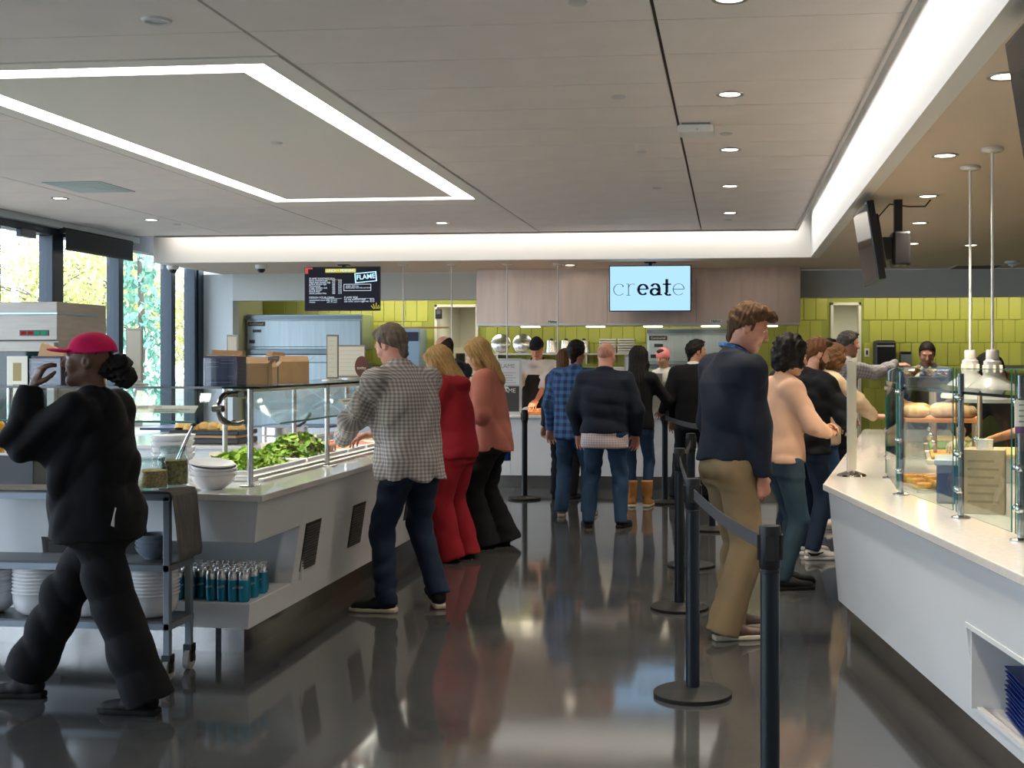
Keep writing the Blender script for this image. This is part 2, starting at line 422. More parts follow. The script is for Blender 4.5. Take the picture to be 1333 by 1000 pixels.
for (u, v) in ((742, 345), (1264, 319)):
    downlight(at_z(u, v, SOF), SOF, 'in the lower soffit near the kitchen', 10, 'downlights in the soffit by the kitchen')
M_cap = mat('sprinkler_cap_white', (0.62, 0.60, 0.58), 0.5)
sc0 = None
for i, (u, v, z) in enumerate(((805, 126, CZ), (752, 3, CZ), (835, 197, CZ), (855, 245, CZ), (945, 174, CZ), (360, 185, CZ), (231, 292, CZ), (948, 286, CZ))):
    p = at_z(u, v, z)
    if sc0 is None:
        sc0 = MB().lathe([(0.0, -0.008), (0.035, -0.008), (0.043, -0.002), (0.043, 0.0)], 20, cap=False).build('sprinkler_cap', M_cap, smooth=True)
        o = sc0
    else: o = inst(sc0)
    o.location = (p.x, p.y, z)
    lab = 'small flat sprinkler cover disc on the panel ceiling'
    if i == 5: lab = 'small sprinkler cover disc in the middle of the glowing light panel'; o.location.z = z - 0.004
    tag(o, lab, 'sprinkler', 'sprinkler cover discs')
p = at_z(204, 26, CZ)
sp = thing('ceiling_speaker', 'round white ceiling speaker beside the glowing light panel', 'speaker', (p.x, p.y, CZ))
MB().lathe([(0.05, 0.0), (0.052, -0.012), (0.062, -0.010), (0.066, 0.0)], 24, cap=False).build('bezel', M_white, sp, smooth=True)
MB().lathe([(0.0, -0.003), (0.05, -0.003)], 24, cap=False).build('grille', mat('speaker_grille', (0.45, 0.48, 0.5), 0.3), sp)
p = at_z(906, 163, CZ)
ap = thing('wireless_access_point', 'white box shaped wireless access point under the ceiling joint', 'access point', (p.x, p.y, CZ))
MB().box(-0.115, 0.115, -0.10, 0.10, -0.062, -0.012).build('housing', M_white, ap, bevel=0.012)
MB().box(-0.09, 0.09, -0.085, 0.085, -0.012, 0.0).build('bracket', mat('ap_bracket', (0.2, 0.22, 0.22), 0.5), ap)
MB().lathe([(0, 0), (0.006, 0.0)], 10, Matrix.Translation((0.01, -0.1005, -0.045)) @ Matrix.Rotation(R(90), 4, 'X'), False).build('status_light', mat('ap_led', (0.5, 0.5, 0.6), 0.3), ap)
# square air diffuser near the glazing
ad = thing('air_diffuser', 'square pale grey air diffuser in the panel ceiling', 'air vent', (-5.53, 10.15, CZ))
MB().box(-0.26, 0.26, -0.31, 0.31, -0.008, 0.0).build('frame', mat('diffuser_grey', (0.42, 0.52, 0.52), 0.5), ad, bevel=0.003)
for k in range(4): a = 0.22 - 0.05 * k; MB().box(-a, a, -a * 1.2, a * 1.2, -0.011 - 0.002 * k, -0.008).build('louvre', MATS['diffuser_grey'], ad)
p = at_z(1270, 347, SOF)
av = thing('soffit_vent', 'dark flat return air vent in the soffit by the tiled wall', 'air vent', (p.x, p.y, SOF))
MB().box(-0.3, 0.3, -0.3, 0.3, -0.008, 0.0).build('frame', M_white, av, bevel=0.003)
for k in range(9): MB().box(-0.27, 0.27, -0.27 + 0.06 * k, -0.235 + 0.06 * k, -0.012, -0.008).build('slat', mat('vent_slat', (0.12, 0.11, 0.08), 0.6), av)
# dome cameras and a smoke detector
for i, (u, v, w) in enumerate(((225, 346, 'at the window end of the white fascia'), (340, 345, 'beside the hanging menu screen'))):
    p = at_z(u, v, SOF); t = thing('dome_camera', 'white security camera with dark dome ' + w, 'camera', (p.x, p.y, SOF), 0, 'ceiling dome cameras')
    MB().lathe([(0.075, 0), (0.075, -0.03), (0.06, -0.05)], 24).build('base', M_white, t, smooth=True)
    MB().lathe([(0.05, -0.05), (0.045, -0.075), (0.028, -0.095), (0.0, -0.10)], 20, cap=False).build('dome', M_black, t, smooth=True)
p = at_z(1318, 340, SOF)
t = thing('smoke_detector', 'white smoke detector on the soffit near the tiled wall', 'smoke detector', (p.x, p.y, SOF))
MB().lathe([(0.09, 0), (0.09, -0.025), (0.05, -0.04), (0.04, -0.06), (0, -0.06)], 24, cap=False).build('housing', M_white, t, smooth=True)
MB().lathe([(0.02, -0.06), (0.018, -0.075), (0, -0.077)], 14, cap=False).build('sensor', M_cap, t, smooth=True)

# ---- pendants
M_shade = mat('white_enamel_shade', (0.80, 0.78, 0.74), 0.25, coat=0.4)
M_bulb = emis('heat_lamp_glow', (1.0, 0.62, 0.30), 9.0)
def pendant(p, ztop, zbot, rad, label, grp, power):
    t = thing('pendant_lamp', label, 'pendant lamp', (p.x, p.y, ztop), 0, grp); D = zbot - ztop; k = rad / 0.17
    MB().lathe([(0.062, 0.0), (0.062, -0.014), (0.05, -0.022), (0.012, -0.026)], 24).build('canopy', M_shade, t, smooth=True)
    MB().cyl((0, 0, -0.02), (0, 0, D + 0.27 * k), 0.0085, 10).build('rod', M_shade, t, smooth=True)
    sh = MB().lathe([(0.030 * k, D + 0.29 * k), (0.034 * k, D + 0.285 * k), (0.036 * k, D + 0.235 * k), (0.048 * k, D + 0.225 * k), (0.052 * k, D + 0.15 * k),
              (0.075 * k, D + 0.125 * k), (0.115 * k, D + 0.10 * k), (0.150 * k, D + 0.065 * k), (0.163 * k, D + 0.028 * k), (0.172 * k, D + 0.02 * k), (0.172 * k, D),
              (0.166 * k, D), (0.158 * k, D + 0.03 * k), (0.14 * k, D + 0.065 * k), (0.07 * k, D + 0.11 * k), (0.04 * k, D + 0.14 * k)], 36, cap=False)
    s = sh.build('shade', M_shade, t, smooth=True)
    for q in range(8):
        a = 2 * PI * q / 8; M = Matrix.Rotation(a, 4, 'Z')
        MB().box(-0.006 * k, 0.006 * k, 0.0485 * k, 0.053 * k, D + 0.165 * k, D + 0.205 * k, M).build('vent_slot', emis('slot_warm', (1.0, 0.72, 0.45), 1.2), s)
    MB().lathe([(0, D + 0.035 * k), (0.035 * k, D + 0.045 * k), (0.045 * k, D + 0.075 * k), (0.03 * k, D + 0.12 * k)], 16, cap=False).build('bulb', M_bulb, t, smooth=True)
    spot((p.x, p.y, zbot + 0.03 * k), power, 130, 0.5, (1.0, 0.62, 0.34), 0.04)
pendant(at_z(1292, 193, SOF), SOF, 1.30, 0.175, 'large white dome heat lamp nearer the end panel of the food counter glass', 'heat lamps over the curved counter', 9)
pendant(at_z(1263, 217, SOF), SOF, 1.305, 0.175, 'large white dome heat lamp hanging behind its twin over the food counter', 'heat lamps over the curved counter', 9)
PY = 15.0
for i, u in enumerate((525, 588, 660, 726)):
    pp = Vector((X_at(u, PY), PY, 0))
    pendant(pp, SOF, 1.20, 0.16, ['white dome pendant lamp under the menu screen end of the kitchen counter', 'white dome pendant lamp hanging before the bright corridor door',
            'white dome pendant lamp above the poster stand on the kitchen counter', 'white dome pendant lamp glowing in front of the cook'][i], 'heat lamps over the kitchen counter', 26)

# ---- screens
M_bez = mat('screen_bezel', (0.010, 0.011, 0.013), 0.3)
def tv_mount(t, zt, zs):
    MB().box(-0.02, 0.02, 0.04, 0.08, zs, zt).build('ceiling_pole', M_black, t)
    MB().box(-0.07, 0.07, 0.02, 0.10, zt - 0.012, zt).build('ceiling_plate', M_black, t)
    MB().box(-0.14, 0.14, 0.022, 0.05, -0.1, 0.1).build('mount_bracket', M_black, t)
# menu screen
YS = 14.85
a = at_y(397, 405, YS); b2 = at_y(495, 347, YS)
W, Hh = b2.x - a.x, b2.z - a.z
t = thing('menu_screen', 'hanging dark menu screen with white price lists and a FLAME stamp', 'screen', ((a.x + b2.x) / 2, YS, (a.z + b2.z) / 2))
MB().box(-W / 2, W / 2, -0.02, 0.025, -Hh / 2, Hh / 2).build('bezel', M_bez, t, bevel=0.004)
sc_ = MB().box(-W / 2 + 0.012, W / 2 - 0.012, -0.0225, -0.0195, -Hh / 2 + 0.012, Hh / 2 - 0.012).build('display', mat('menu_display', (0.006, 0.007, 0.010), 0.45, spec=0.15, emit=(0.008, 0.007, 0.012), estr=1.0), t)
M_tw = emis('screen_text_white', (0.62, 0.72, 0.85), 0.85); M_tb = emis('screen_text_blue', (0.45, 0.75, 1.0), 1.1); M_ty = emis('screen_yellow', (0.62, 0.55, 0.05), 0.75); M_tr = emis('screen_red', (0.7, 0.12, 0.12), 0.6)
def sx(fx): return -W / 2 + W * fx
def sz(fy): return Hh / 2 - Hh * fy
RX = (R(90), 0, 0)
def ln(fx0, fx1, fy, th=0.005, mm=M_tw):
    MB().box(sx(fx0), sx(fx1), -0.0245, -0.0225, sz(fy) - th / 2, sz(fy) + th / 2).build('menu_line', mm, sc_)
text('menu_heading', 'FLAME', 0.082, M_tb, sc_, (sx(0.815), -0.0235, sz(0.235)), (R(90), R(-5), 0), offset=0.0015)
for (fx0, fx1, fy0, fy1) in ((0.67, 0.95, 0.13, 0.15), (0.67, 0.95, 0.335, 0.355), (0.665, 0.68, 0.13, 0.355), (0.94, 0.955, 0.13, 0.355)):
    MB().box(sx(fx0) - sx(0.81), sx(fx1) - sx(0.81), -0.002, 0.0, sz(fy1) - sz(0.24), sz(fy0) - sz(0.24)).build('stamp_edge', M_tb, sc_, loc=(sx(0.815), -0.0225, sz(0.24)), rot=(0, R(-5), 0))
MB().box(sx(0.28), sx(0.685), -0.0245, -0.0225, sz(0.135), sz(0.045)).build('title_band', M_ty, sc_)
text('title_text', 'LUNCH + MORNING', 0.040, M_tb, sc_, (sx(0.48), -0.0255, sz(0.09)), RX)
L1 = ['FLAME SANDWICH', 'flame cheeseburger', 'black bean burger (vg)', 'grilled chicken (gf)', 'cheesesteak', 'crispy chicken club', 'turkey burger', 'french fries', 'sweet potato fries']
for i, s_ in enumerate(L1):
    fy = 0.27 + 0.0415 * i
    text('menu_row', s_, 0.030 if i else 0.034, M_tw, sc_, (sx(0.065), -0.0235, sz(fy)), RX, align='LEFT')
    if i:
        text('menu_row', str([520, 410, 380, 560, 480, 390, 320, 290][i - 1]), 0.026, M_tw, sc_, (sx(0.39), -0.0235, sz(fy)), RX)
        text('menu_row', ['6.25', '6.25', '6.75', '6.50', '6.95', '6.25', '2.25', '2.75'][i - 1], 0.026, M_tw, sc_, (sx(0.475), -0.0235, sz(fy)), RX)
    else: text('menu_row', 'CAL', 0.026, M_tw, sc_, (sx(0.385), -0.0235, sz(fy)), RX)
for (fx, fy, s_, z_) in ((0.065, 0.70, 'DESIGN YOUR OWN', 0.034), (0.065, 0.755, 'caramelized onion slice', 0.028), (0.065, 0.80, 'cheese', 0.028), (0.30, 0.755, 'add .50 each', 0.026), (0.30, 0.80, 'add .75 each', 0.026),
                         (0.53, 0.70, 'FLAME SIDE', 0.034), (0.53, 0.745, 'hot dog seasoned fries', 0.028), (0.53, 0.79, 'side order onion rings', 0.028), (0.775, 0.745, '130', 0.026), (0.765, 0.79, '150-460', 0.026), (0.87, 0.745, '$2.59', 0.026), (0.87, 0.79, '$3.25', 0.026),
                         (0.55, 0.445, 'WEEK SPECIAL', 0.026), (0.55, 0.48, 'flame patty with side and drink', 0.026)):
    text('menu_row', s_, z_, M_tw, sc_, (sx(fx), -0.0235, sz(fy)), RX, align='LEFT')
ln(0.29, 0.5, 0.295, 0.003, M_ty); ln(0.28, 0.5, 0.722, 0.003); ln(0.67, 0.92, 0.722, 0.003)
for (q0, q1, r0) in ((0.525, 0.885, 0.40), (0.525, 0.885, 0.545)): ln(q0, q1, r0, 0.006)
for fx in (0.527, 0.883): MB().box(sx(fx) - 0.003, sx(fx) + 0.003, -0.0245, -0.0225, sz(0.545), sz(0.40)).build('menu_line', M_tw, sc_)
ln(0.01, 0.11, 0.035, 0.02, M_tr); ln(0.01, 0.05, 0.10, 0.06, M_tr)
for k in range(5):
    MB().box(-0.004, 0.004, -0.002, 0, 0, 0.05 + 0.012 * (k % 3)).build('corner_sprig', M_ty, sc_, loc=(sx(0.92 + 0.015 * k), -0.0225, sz(0.955)), rot=(0, R(-40 + 22 * k), 0))
tv_mount(t, SOF - t.location.z, 0.0)
# create screen
a = at_y(793, 406, YS); b2 = at_y(900, 345, YS); W, Hh = b2.x - a.x, b2.z - a.z
t = thing('create_screen', 'hanging light blue screen reading create', 'screen', ((a.x + b2.x) / 2, YS, (a.z + b2.z) / 2))
MB().box(-W / 2, W / 2, -0.02, 0.025, -Hh / 2, Hh / 2).build('bezel', M_bez, t, bevel=0.004)
sc_ = MB().box(-W / 2 + 0.013, W / 2 - 0.013, -0.0225, -0.0195, -Hh / 2 + 0.013, Hh / 2 - 0.013).build('display', emis('create_display', (0.40, 0.68, 1.0), 0.90), t)
# serif letters built from stroke outlines: thin c r, bold e a t, thin e
M_ink = mat('screen_ink', (0.004, 0.006, 0.012), 0.5)
def glyph(ch, x, bold, xh):
    s = xh; th = 0.034 if bold else 0.009; mb = MB(); y = -0.0235
    def arc(cx, cz, rx, rz, a0, a1, n=22, t0=None):
        t0 = t0 or th; pts = []
        for k in range(n + 1):
            a = R(a0 + (a1 - a0) * k / n); w = t0 * (0.45 + 0.55 * abs(math.cos(a)))
            pts.append((cx + rx * math.cos(a), cz + rz * math.sin(a), w, math.cos(a), math.sin(a)))
        vs = []; fs = []
        for (px, pz, w, c1, s1) in pts:
            for yy in (y, y + 0.001): vs += [(px + c1 * w / 2, yy, pz + s1 * w / 2), (px - c1 * w / 2, yy, pz - s1 * w / 2)]
        for k in range(n):
            i = k * 4; j = i + 4; fs += [(i, i + 1, j + 1, j), (i + 2, j + 2, j + 3, i + 3), (i, j, j + 2, i + 2), (i + 1, i + 3, j + 3, j + 1)]
        mb.add(vs, fs)
    def bar(xa_, xb_, za, zb): mb.box(xa_, xb_, y, y + 0.001, za, zb)
    r = s / 2
    if ch == 'c':
        arc(x + r, r, r - th / 2, r - th * 0.3, 42, 318); mb.lathe([(0.0, 0), (th * 0.95, 0), (th * 0.95, 0.001), (0, 0.001)], 12, Matrix.Translation((x + r + r * 0.66, y + 0.001, s * 0.80)) @ Matrix.Rotation(R(90), 4, 'X'), False)
        return mb, s * 0.98
    if ch == 'r':
        bar(x + s * 0.16, x + s * 0.16 + th, 0, s); bar(x, x + s * 0.36, 0, th * 0.6); bar(x, x + s * 0.18, s - th * 0.6, s)
        arc(x + s * 0.55, s * 0.62, s * 0.36, s * 0.36, 60, 172); return mb, s * 0.80
    if ch == 'e':
        arc(x + r, r, r - th / 2, r - th * 0.3, 2, 318); bar(x + th * 0.6, x + s - th * 0.45, s * 0.49, s * 0.49 + (0.013 if bold else 0.007)); return mb, s * 1.02
    if ch == 'a':
        arc(x + s * 0.40, s * 0.30, s * 0.32, s * 0.27, 20, 350); bar(x + s * 0.66, x + s * 0.66 + th, th * 0.2, s * 0.68); bar(x + s * 0.66, x + s * 1.02, 0, th * 0.45)
        arc(x + s * 0.44, s * 0.68, s * 0.31, s * 0.29, 0, 165); return mb, s * 1.0
    if ch == 't':
        bar(x + s * 0.22, x + s * 0.22 + th, s * 0.2, s * 1.38); bar(x, x + s * 0.70, s - th * 0.5, s); arc(x + s * 0.48, s * 0.24, s * 0.235, s * 0.225, 180, 320); return mb, s * 0.76
xh = 0.142; x = -0.445
for ch, bold in zip('create', (0, 0, 1, 1, 1, 0)):
    mb, adv = glyph(ch, x, bold, xh); mb.build('letter', M_ink, sc_, loc=(0, -0.0005, -0.085)); x += adv + (0.012 if bold else 0.018)
tv_mount(t, SOF - t.location.z, 0.0)
# side screens on swing arms
def side_tv(Yc, Xc, zc, label):
    t = thing('side_screen', label, 'screen', (Xc, Yc, zc)); T = Matrix.Rotation(R(-9), 4, 'Y')
    MB().box(-0.02, 0.035, -0.46, 0.46, -0.285, 0.285, T).build('bezel', M_bez, t, bevel=0.006)
    MB().box(-0.0225, -0.019, -0.44, 0.44, -0.265, 0.265, T).build('display', mat('dark_display', (0.012, 0.014, 0.018), 0.06), t)
    MB().box(0.035, 0.075, -0.30, 0.30, -0.2, 0.2, T).build('rear_housing', M_black, t, bevel=0.012)
    MB().box(0.07, 0.20, -0.06, 0.06, -0.11, 0.06).build('swing_arm', M_black, t, bevel=0.008)
    MB().box(0.17, 0.30, -0.12, 0.12, -0.16, 0.10).build('pivot_box', M_black, t, bevel=0.02)
    MB().box(0.19, 0.25, -0.03, 0.03, 0.05, SOF - zc).build('ceiling_pole', M_black, t)
    MB().tube([(0.05, 0.05, 0.0), (0.08, 0.0, 0.22), (0.16, 0.0, SOF - zc - 0.03), (0.30, 0.0, SOF - zc - 0.05), (0.42, 0.0, SOF - zc - 0.05), (0.46, 0, SOF - zc)], 0.006).build('power_cable', M_black, t)
    return t
side_tv(9.38, 1.03, 2.40, 'black wall style screen on a ceiling arm with a bright reflection')
side_tv(3.99, 1.025, 2.37, 'black screen of which only one edge shows beside the soffit downlight')
# ================================================================ SALAD STATION (left)
ZT = 0.87
M_kick = mat('kick_steel', (0.36, 0.35, 0.34), 0.25, 1.0, var=0.1, vscale=5)
def endY(X): return 5.87 + 0.08 * (-2.30 - X)
station = thing('salad_counter', 'long white salad counter with slanted panels and steel kick plate', 'counter', (0, 0, 0))
# top: L shaped quartz slab
slab = [(-2.30, endY(-2.30)), (-2.30, 11.9), (-3.30, 11.9), (-3.30, 6.78), (-6.2, 6.98), (-6.2, endY(-6.2))]
MB().prism(slab, ZT - 0.035, ZT).build('countertop', M_quartz, station, bevel=0.004)
def quadbox(mb, pts_bot, pts_top, z0, z1): return mb.prism(pts_bot, z0, z1, pts_top)
def fx(z): return -2.335 - (0.83 - z) / 0.66 * 0.10           # leaning front face
def ey(X, z): return endY(X) + 0.03 + (0.83 - z) / 0.66 * 0.11  # leaning end face
def Lband(z0, z1, name, ymax=None, xl=-6.1):
    t_ = 0.03
    def poly(z):
        return [(fx(z), ey(fx(z), z)), (fx(z), ymax), (fx(z) - t_, ymax), (fx(z) - t_, ey(fx(z) - t_, z) + t_), (xl, ey(xl, z) + t_), (xl, ey(xl, z))]
    MB().prism(poly(z0), z0, z1, poly(z1)).build(name, M_lam, station)
NZ0, NZ1, NY, NXL = 0.30, 0.625, 6.60, -3.55
Lband(NZ1, 0.832, 'upper_panel', NY)
Lband(0.17, NZ0, 'lower_panel', NY)
def frontpanel(y0, y1, name):
    mb = MB()
    P = lambda z: [(fx(z), y0), (fx(z), y1), (fx(z) - 0.03, y1), (fx(z) - 0.03, y0)]
    mb.prism(P(0.17), 0.17, 0.832, P(0.832)); return mb.build(name, M_lam, station)
for (y0, y1) in ((NY + 0.001, 8.22), (8.226, 9.95), (9.956, 11.88)): frontpanel(y0, y1, 'front_panel')
# end panel left of the niche
P = lambda z: [(NXL, ey(NXL, z)), (-6.1, ey(-6.1, z)), (-6.1, ey(-6.1, z) + 0.03), (NXL, ey(NXL, z) + 0.03)]
MB().prism(P(NZ0), NZ0, NZ1, P(NZ1)).build('end_panel', M_lam, station)
MB().box(-4.6, -4.595, ey(-4.6, 0.4) - 0.004, ey(-4.6, 0.4) + 0.01, 0.2, 0.82).build('panel_seam', M_black, station)
# niche: shelf, roof, back, cheek
def npoly(z): return [(fx(z) - 0.004, ey(fx(z), z) + 0.004), (fx(z) - 0.004, NY), (-2.99, NY), (-2.99, 6.72), (NXL, 6.78), (NXL, ey(NXL, z) + 0.004)]
MB().prism(npoly(NZ0 - 0.005), NZ0 - 0.02, NZ0 + 0.004).build('niche_shelf', M_lam, station)
MB().prism(npoly(NZ1), NZ1 - 0.004, NZ1 + 0.02).build('niche_roof', M_lam, station)
MB().box(NXL, fx(0.5) - 0.01, 6.70, 6.73, NZ0, NZ1).build('niche_back', M_lam, station)
MB().box(NXL - 0.02, NXL, 6.1, 6.72, NZ0, NZ1).build('niche_cheek', M_lam, station)
MB().prism([(fx(0.3), NY - 0.012), (fx(0.3), NY + 0.0), (fx(0.3) - 0.1, NY), (fx(0.3) - 0.1, NY - 0.012)], NZ0, NZ1, [(fx(0.62), NY - 0.012), (fx(0.62), NY), (fx(0.62) - 0.1, NY), (fx(0.62) - 0.1, NY - 0.012)]).build('niche_trim', M_lam, station)
# kick plate and carcass
MB().prism([(-2.54, 6.23), (-2.54, 11.8), (-2.60, 11.8), (-2.60, 6.30), (-6.0, 6.57), (-6.0, 6.50)], 0.0, 0.20).build('kick_plate', M_kick, station)
MB().prism([(-2.46, 6.75), (-2.46, 11.88), (-3.25, 11.88), (-3.25, 6.75)], 0.17, 0.83).build('carcass', M_lam, station)
MB().prism([(-3.6, 6.3), (-3.6, 6.75), (-6.0, 6.95), (-6.0, 6.5)], 0.17, 0.83).build('carcass', M_lam, station)
MB().box(-2.70, -2.66, 6.24, 6.32, 0.0, 0.17).build('foot_bracket', M_black, station)
# louvred vents
for (y0, y1) in ((6.69, 6.95), (7.56, 7.83), (8.9, 9.17)):
    v_ = MB()
    z0, z1 = 0.35, 0.62
    P = lambda z, e: [(fx(z) + e, y0), (fx(z) + e, y1), (fx(z) - 0.02, y1), (fx(z) - 0.02, y0)]
    fr = MB().prism(P(z0, 0.003), z0, z1, P(z1, 0.003)).build('vent', mat('vent_black', (0.02, 0.02, 0.02), 0.5), station)
    n = 16
    for k in range(n):
        z = z0 + 0.012 + k * (z1 - z0 - 0.02) / n
        MB().box(0.003, 0.010, y0 + 0.015, y1 - 0.02, -0.003, 0.004).build('louvre', mat('louvre_grey', (0.16, 0.155, 0.15), 0.4, 0.4), fr, loc=(fx(z), 0, z))

# drinks cans in the niche
M_canb = mat('teal_can_print', (0.02, 0.24, 0.36), 0.3, 0.5, var=0.12, vscale=9)
can0 = thing('drink_can', 'slim teal and silver drink can in the counter niche', 'can', (0, 0, 0), 0, 'drink cans in the counter niche')
MB().lathe([(0.022, 0.0), (0.0275, 0.006), (0.0285, 0.015), (0.0285, 0.112)], 18).build('printed_body', M_canb, can0, smooth=True)
MB().lathe([(0.0286, 0.1115), (0.0285, 0.134), (0.0265, 0.146), (0.0245, 0.151), (0.0245, 0.155), (0.022, 0.1555), (0.020, 0.150), (0, 0.150)], 18, cap=False).build('silver_top', M_steel2, can0, smooth=True)
MB().box(-0.006, 0.006, -0.008, 0.008, 0.150, 0.153).build('pull_tab', M_steel2, can0)
text('print', 'VASA', 0.017, mat('can_lettering', (0.75, 0.82, 0.82), 0.4), can0, (0, -0.0288, 0.075), (R(90), R(-12), 0))
first = True; cans = []
for r_ in range(6):
    for k in range(13):
        x = fx(0.33) - 0.055 - 0.0605 * k - (0.02 * (r_ % 2)); y = ey(x, 0.33) + 0.055 + 0.0605 * r_
        if r_ >= 3 and k > 7: continue
        if r_ == 0 and k in (4, 8): continue
        if r_ == 1 and k in (10,): continue
        cans.append((x + random.uniform(-.002, .002), y + random.uniform(-.002, .002)))
for i, (x, y) in enumerate(cans):
    o = can0 if i == 0 else dup(can0, (0, 0, 0))
    o.location = (x, y, NZ0 + 0.0045); o.rotation_euler = (0, 0, random.uniform(-0.6, 0.9))

# sneeze guard: posts, glass shelf, slanted front panes, brackets
sg = thing('sneeze_guard', 'glass sneeze guard with steel posts over the salad counter', 'sneeze guard', (0, 0, 0))
ZS = 1.395
def post(x, y, par, z1=None, r=0.016, mm=M_steel2):
    z1 = z1 or ZS - 0.006
    o = MB().cyl((x, y, ZT + 0.006), (x, y, z1), r, 16).build('post', mm, par, smooth=True)
    MB().box(x - 0.045, x + 0.045, y - 0.045, y + 0.045, ZT, ZT + 0.008).build('base_plate', mm, o, bevel=0.002); return o
for y in (6.29, 7.54, 8.79, 10.04, 11.3): post(-2.53, y, sg)
for y in (7.54, 8.79, 10.04, 11.3): post(-3.20, y, sg)
for x in (-3.95, -5.2): post(x, endY(x) + 0.40, sg)
for x in (-3.95, -5.2): post(x, endY(x) + 0.98, sg) if False else None
sh = MB().prism([(-2.42, 6.14), (-2.42, 11.5), (-2.98, 11.5), (-2.98, 6.62), (-6.0, 6.80), (-6.0, 6.42), (-2.62, 6.14)], ZS - 0.006, ZS + 0.006).build('glass_shelf', M_glass, sg)
e = MB()
for (p0, p1) in (((-2.42, 6.14), (-2.42, 11.5)), ((-6.0, 6.42), (-2.62, 6.14)), ((-2.62, 6.14), (-2.42, 6.14))):
    d = Vector((p1[0] - p0[0], p1[1] - p0[1], 0)).normalized(); nrm = Vector((-d.y, d.x, 0)) * 0.002
    e.add([(p0[0] - nrm.x, p0[1] - nrm.y, ZS - 0.006), (p1[0] - nrm.x, p1[1] - nrm.y, ZS - 0.006), (p1[0] - nrm.x, p1[1] - nrm.y, ZS + 0.006), (p0[0] - nrm.x, p0[1] - nrm.y, ZS + 0.006),
           (p0[0] + nrm.x, p0[1] + nrm.y, ZS - 0.006), (p1[0] + nrm.x, p1[1] + nrm.y, ZS - 0.006), (p1[0] + nrm.x, p1[1] + nrm.y, ZS + 0.006), (p0[0] + nrm.x, p0[1] + nrm.y, ZS + 0.006)],
          [(0, 1, 2, 3), (4, 7, 6, 5), (0, 4, 5, 1), (3, 2, 6, 7), (0, 3, 7, 4), (1, 5, 6, 2)])
e.build('shelf_edge', mat('dark_glass_edge', (0.006, 0.02, 0.02), 0.1), sh)
def pane(p_top0, p_top1, p_bot0, p_bot1, par, name='glass_pane', th=0.006):
    a, b_, c_, d_ = map(Vector, (p_top0, p_top1, p_bot1, p_bot0)); n = (b_ - a).cross(d_ - a).normalized() * th
    o = MB().add([a, b_, c_, d_, a + n, b_ + n, c_ + n, d_ + n], [(0, 1, 2, 3), (7, 6, 5, 4), (0, 4, 5, 1), (1, 5, 6, 2), (2, 6, 7, 3), (3, 7, 4, 0)]).build(name, M_glass, par)
    # polished green lower edge
    d2_ = d_ + n; c2 = c_ + n; k = Vector((0, 0, 0.003))
    MB().add([d_ - k, c_ - k, c2 - k, d2_ - k, d_ + k, c_ + k, c2 + k, d2_ + k], [(0, 3, 2, 1), (4, 5, 6, 7), (0, 1, 5, 4), (1, 2, 6, 5), (2, 3, 7, 6), (3, 0, 4, 7)]).build('pane_edge', M_gedge, o)
    return o
ys = [6.36, 7.52, 8.77, 10.02, 11.3]
for i in range(4):
    pane((-2.66, ys[i] + 0.02, 1.37), (-2.66, ys[i + 1] - 0.02, 1.37), (-2.40, ys[i] + 0.02, 1.20), (-2.40, ys[i + 1] - 0.02, 1.20), sg)
for (xa_, xb_) in ((-2.75, -3.93), (-3.97, -5.18)):
    pane((xa_, endY(xa_) + 0.46, 1.37), (xb_, endY(xb_) + 0.46, 1.37), (xa_, endY(xa_) + 0.20, 1.215), (xb_, endY(xb_) + 0.20, 1.215), sg)
# curved cast brackets at the corner
for (bx, by, rz) in ((-2.60, 6.36, 0), (-2.68, 6.42, R(80))):
    M = Matrix.Translation((bx, by, 1.28)) @ Matrix.Rotation(rz, 4, 'Z')
    pts = [M @ Vector((0.10 * math.cos(a) - 0.04, 0, 0.085 * math.sin(a))) for a in [R(q) for q in range(60, 301, 20)]]
    br = MB().tube(pts, 0.012, 8).build('bracket', mat('cast_bracket', (0.14, 0.13, 0.11), 0.35, 0.9), sg, smooth=True)
    MB().cyl(M @ Vector((-0.14, -0.03, 0)), M @ Vector((-0.14, 0.03, 0)), 0.018, 12).build('clamp', MATS['cast_bracket'], br, smooth=True)
    MB().cyl(M @ Vector((0.0, -0.03, 0.075)), M @ Vector((0.0, 0.03, 0.075)), 0.018, 12).build('clamp', MATS['cast_bracket'], br, smooth=True)
MB().tube([(-2.58, 6.38, 1.375), (-2.58, 9.0, 1.375), (-2.58, 11.4, 1.375)], 0.012).build('light_rail', mat('light_rail', (0.55, 0.52, 0.40), 0.4, 0.3), sg)
area('salad_case_light', (-2.80, 8.6, 1.36), (0, 0, 0), 0.06, 4.6, 13, (1.0, 0.94, 0.82))
area('salad_case_light', (-4.6, 6.62, 1.365), (0, 0, R(-4)), 2.2, 0.05, 4, (1.0, 0.94, 0.82))
# label strips on the glass
M_label = mat('ivory_label', (0.72, 0.68, 0.58), 0.6); M_green = mat('green_print', (0.16, 0.26, 0.03), 0.6); M_gray = mat('grey_print', (0.28, 0.27, 0.25), 0.7)
def strip(p, rz, w, label):
    t = thing('glass_label', label, 'sign', p, rz)
    T = Matrix.Rotation(R(-50), 4, 'X')
    cd = MB().box(-w / 2, w / 2, -0.003, 0.0, -0.028, 0.028, T).build('card', M_label, t)
    return t, T
p = Vector((-3.02, endY(-3.02) + 0.30, 1.278))
t, T = strip(p, R(-4.6), 0.46, 'long ivory label reading PREPARED on the slanted end glass')
text('heading', 'PREPARED', 0.034, M_green, t, T @ Vector((-0.13, -0.0035, 0.004)), (R(40), 0, 0), 0.0003)
text('small_print', 'TASTE', 0.014, M_gray, t, T @ Vector((-0.015, -0.0035, 0.014)), (R(40), 0, 0), 0.0003, 'LEFT')
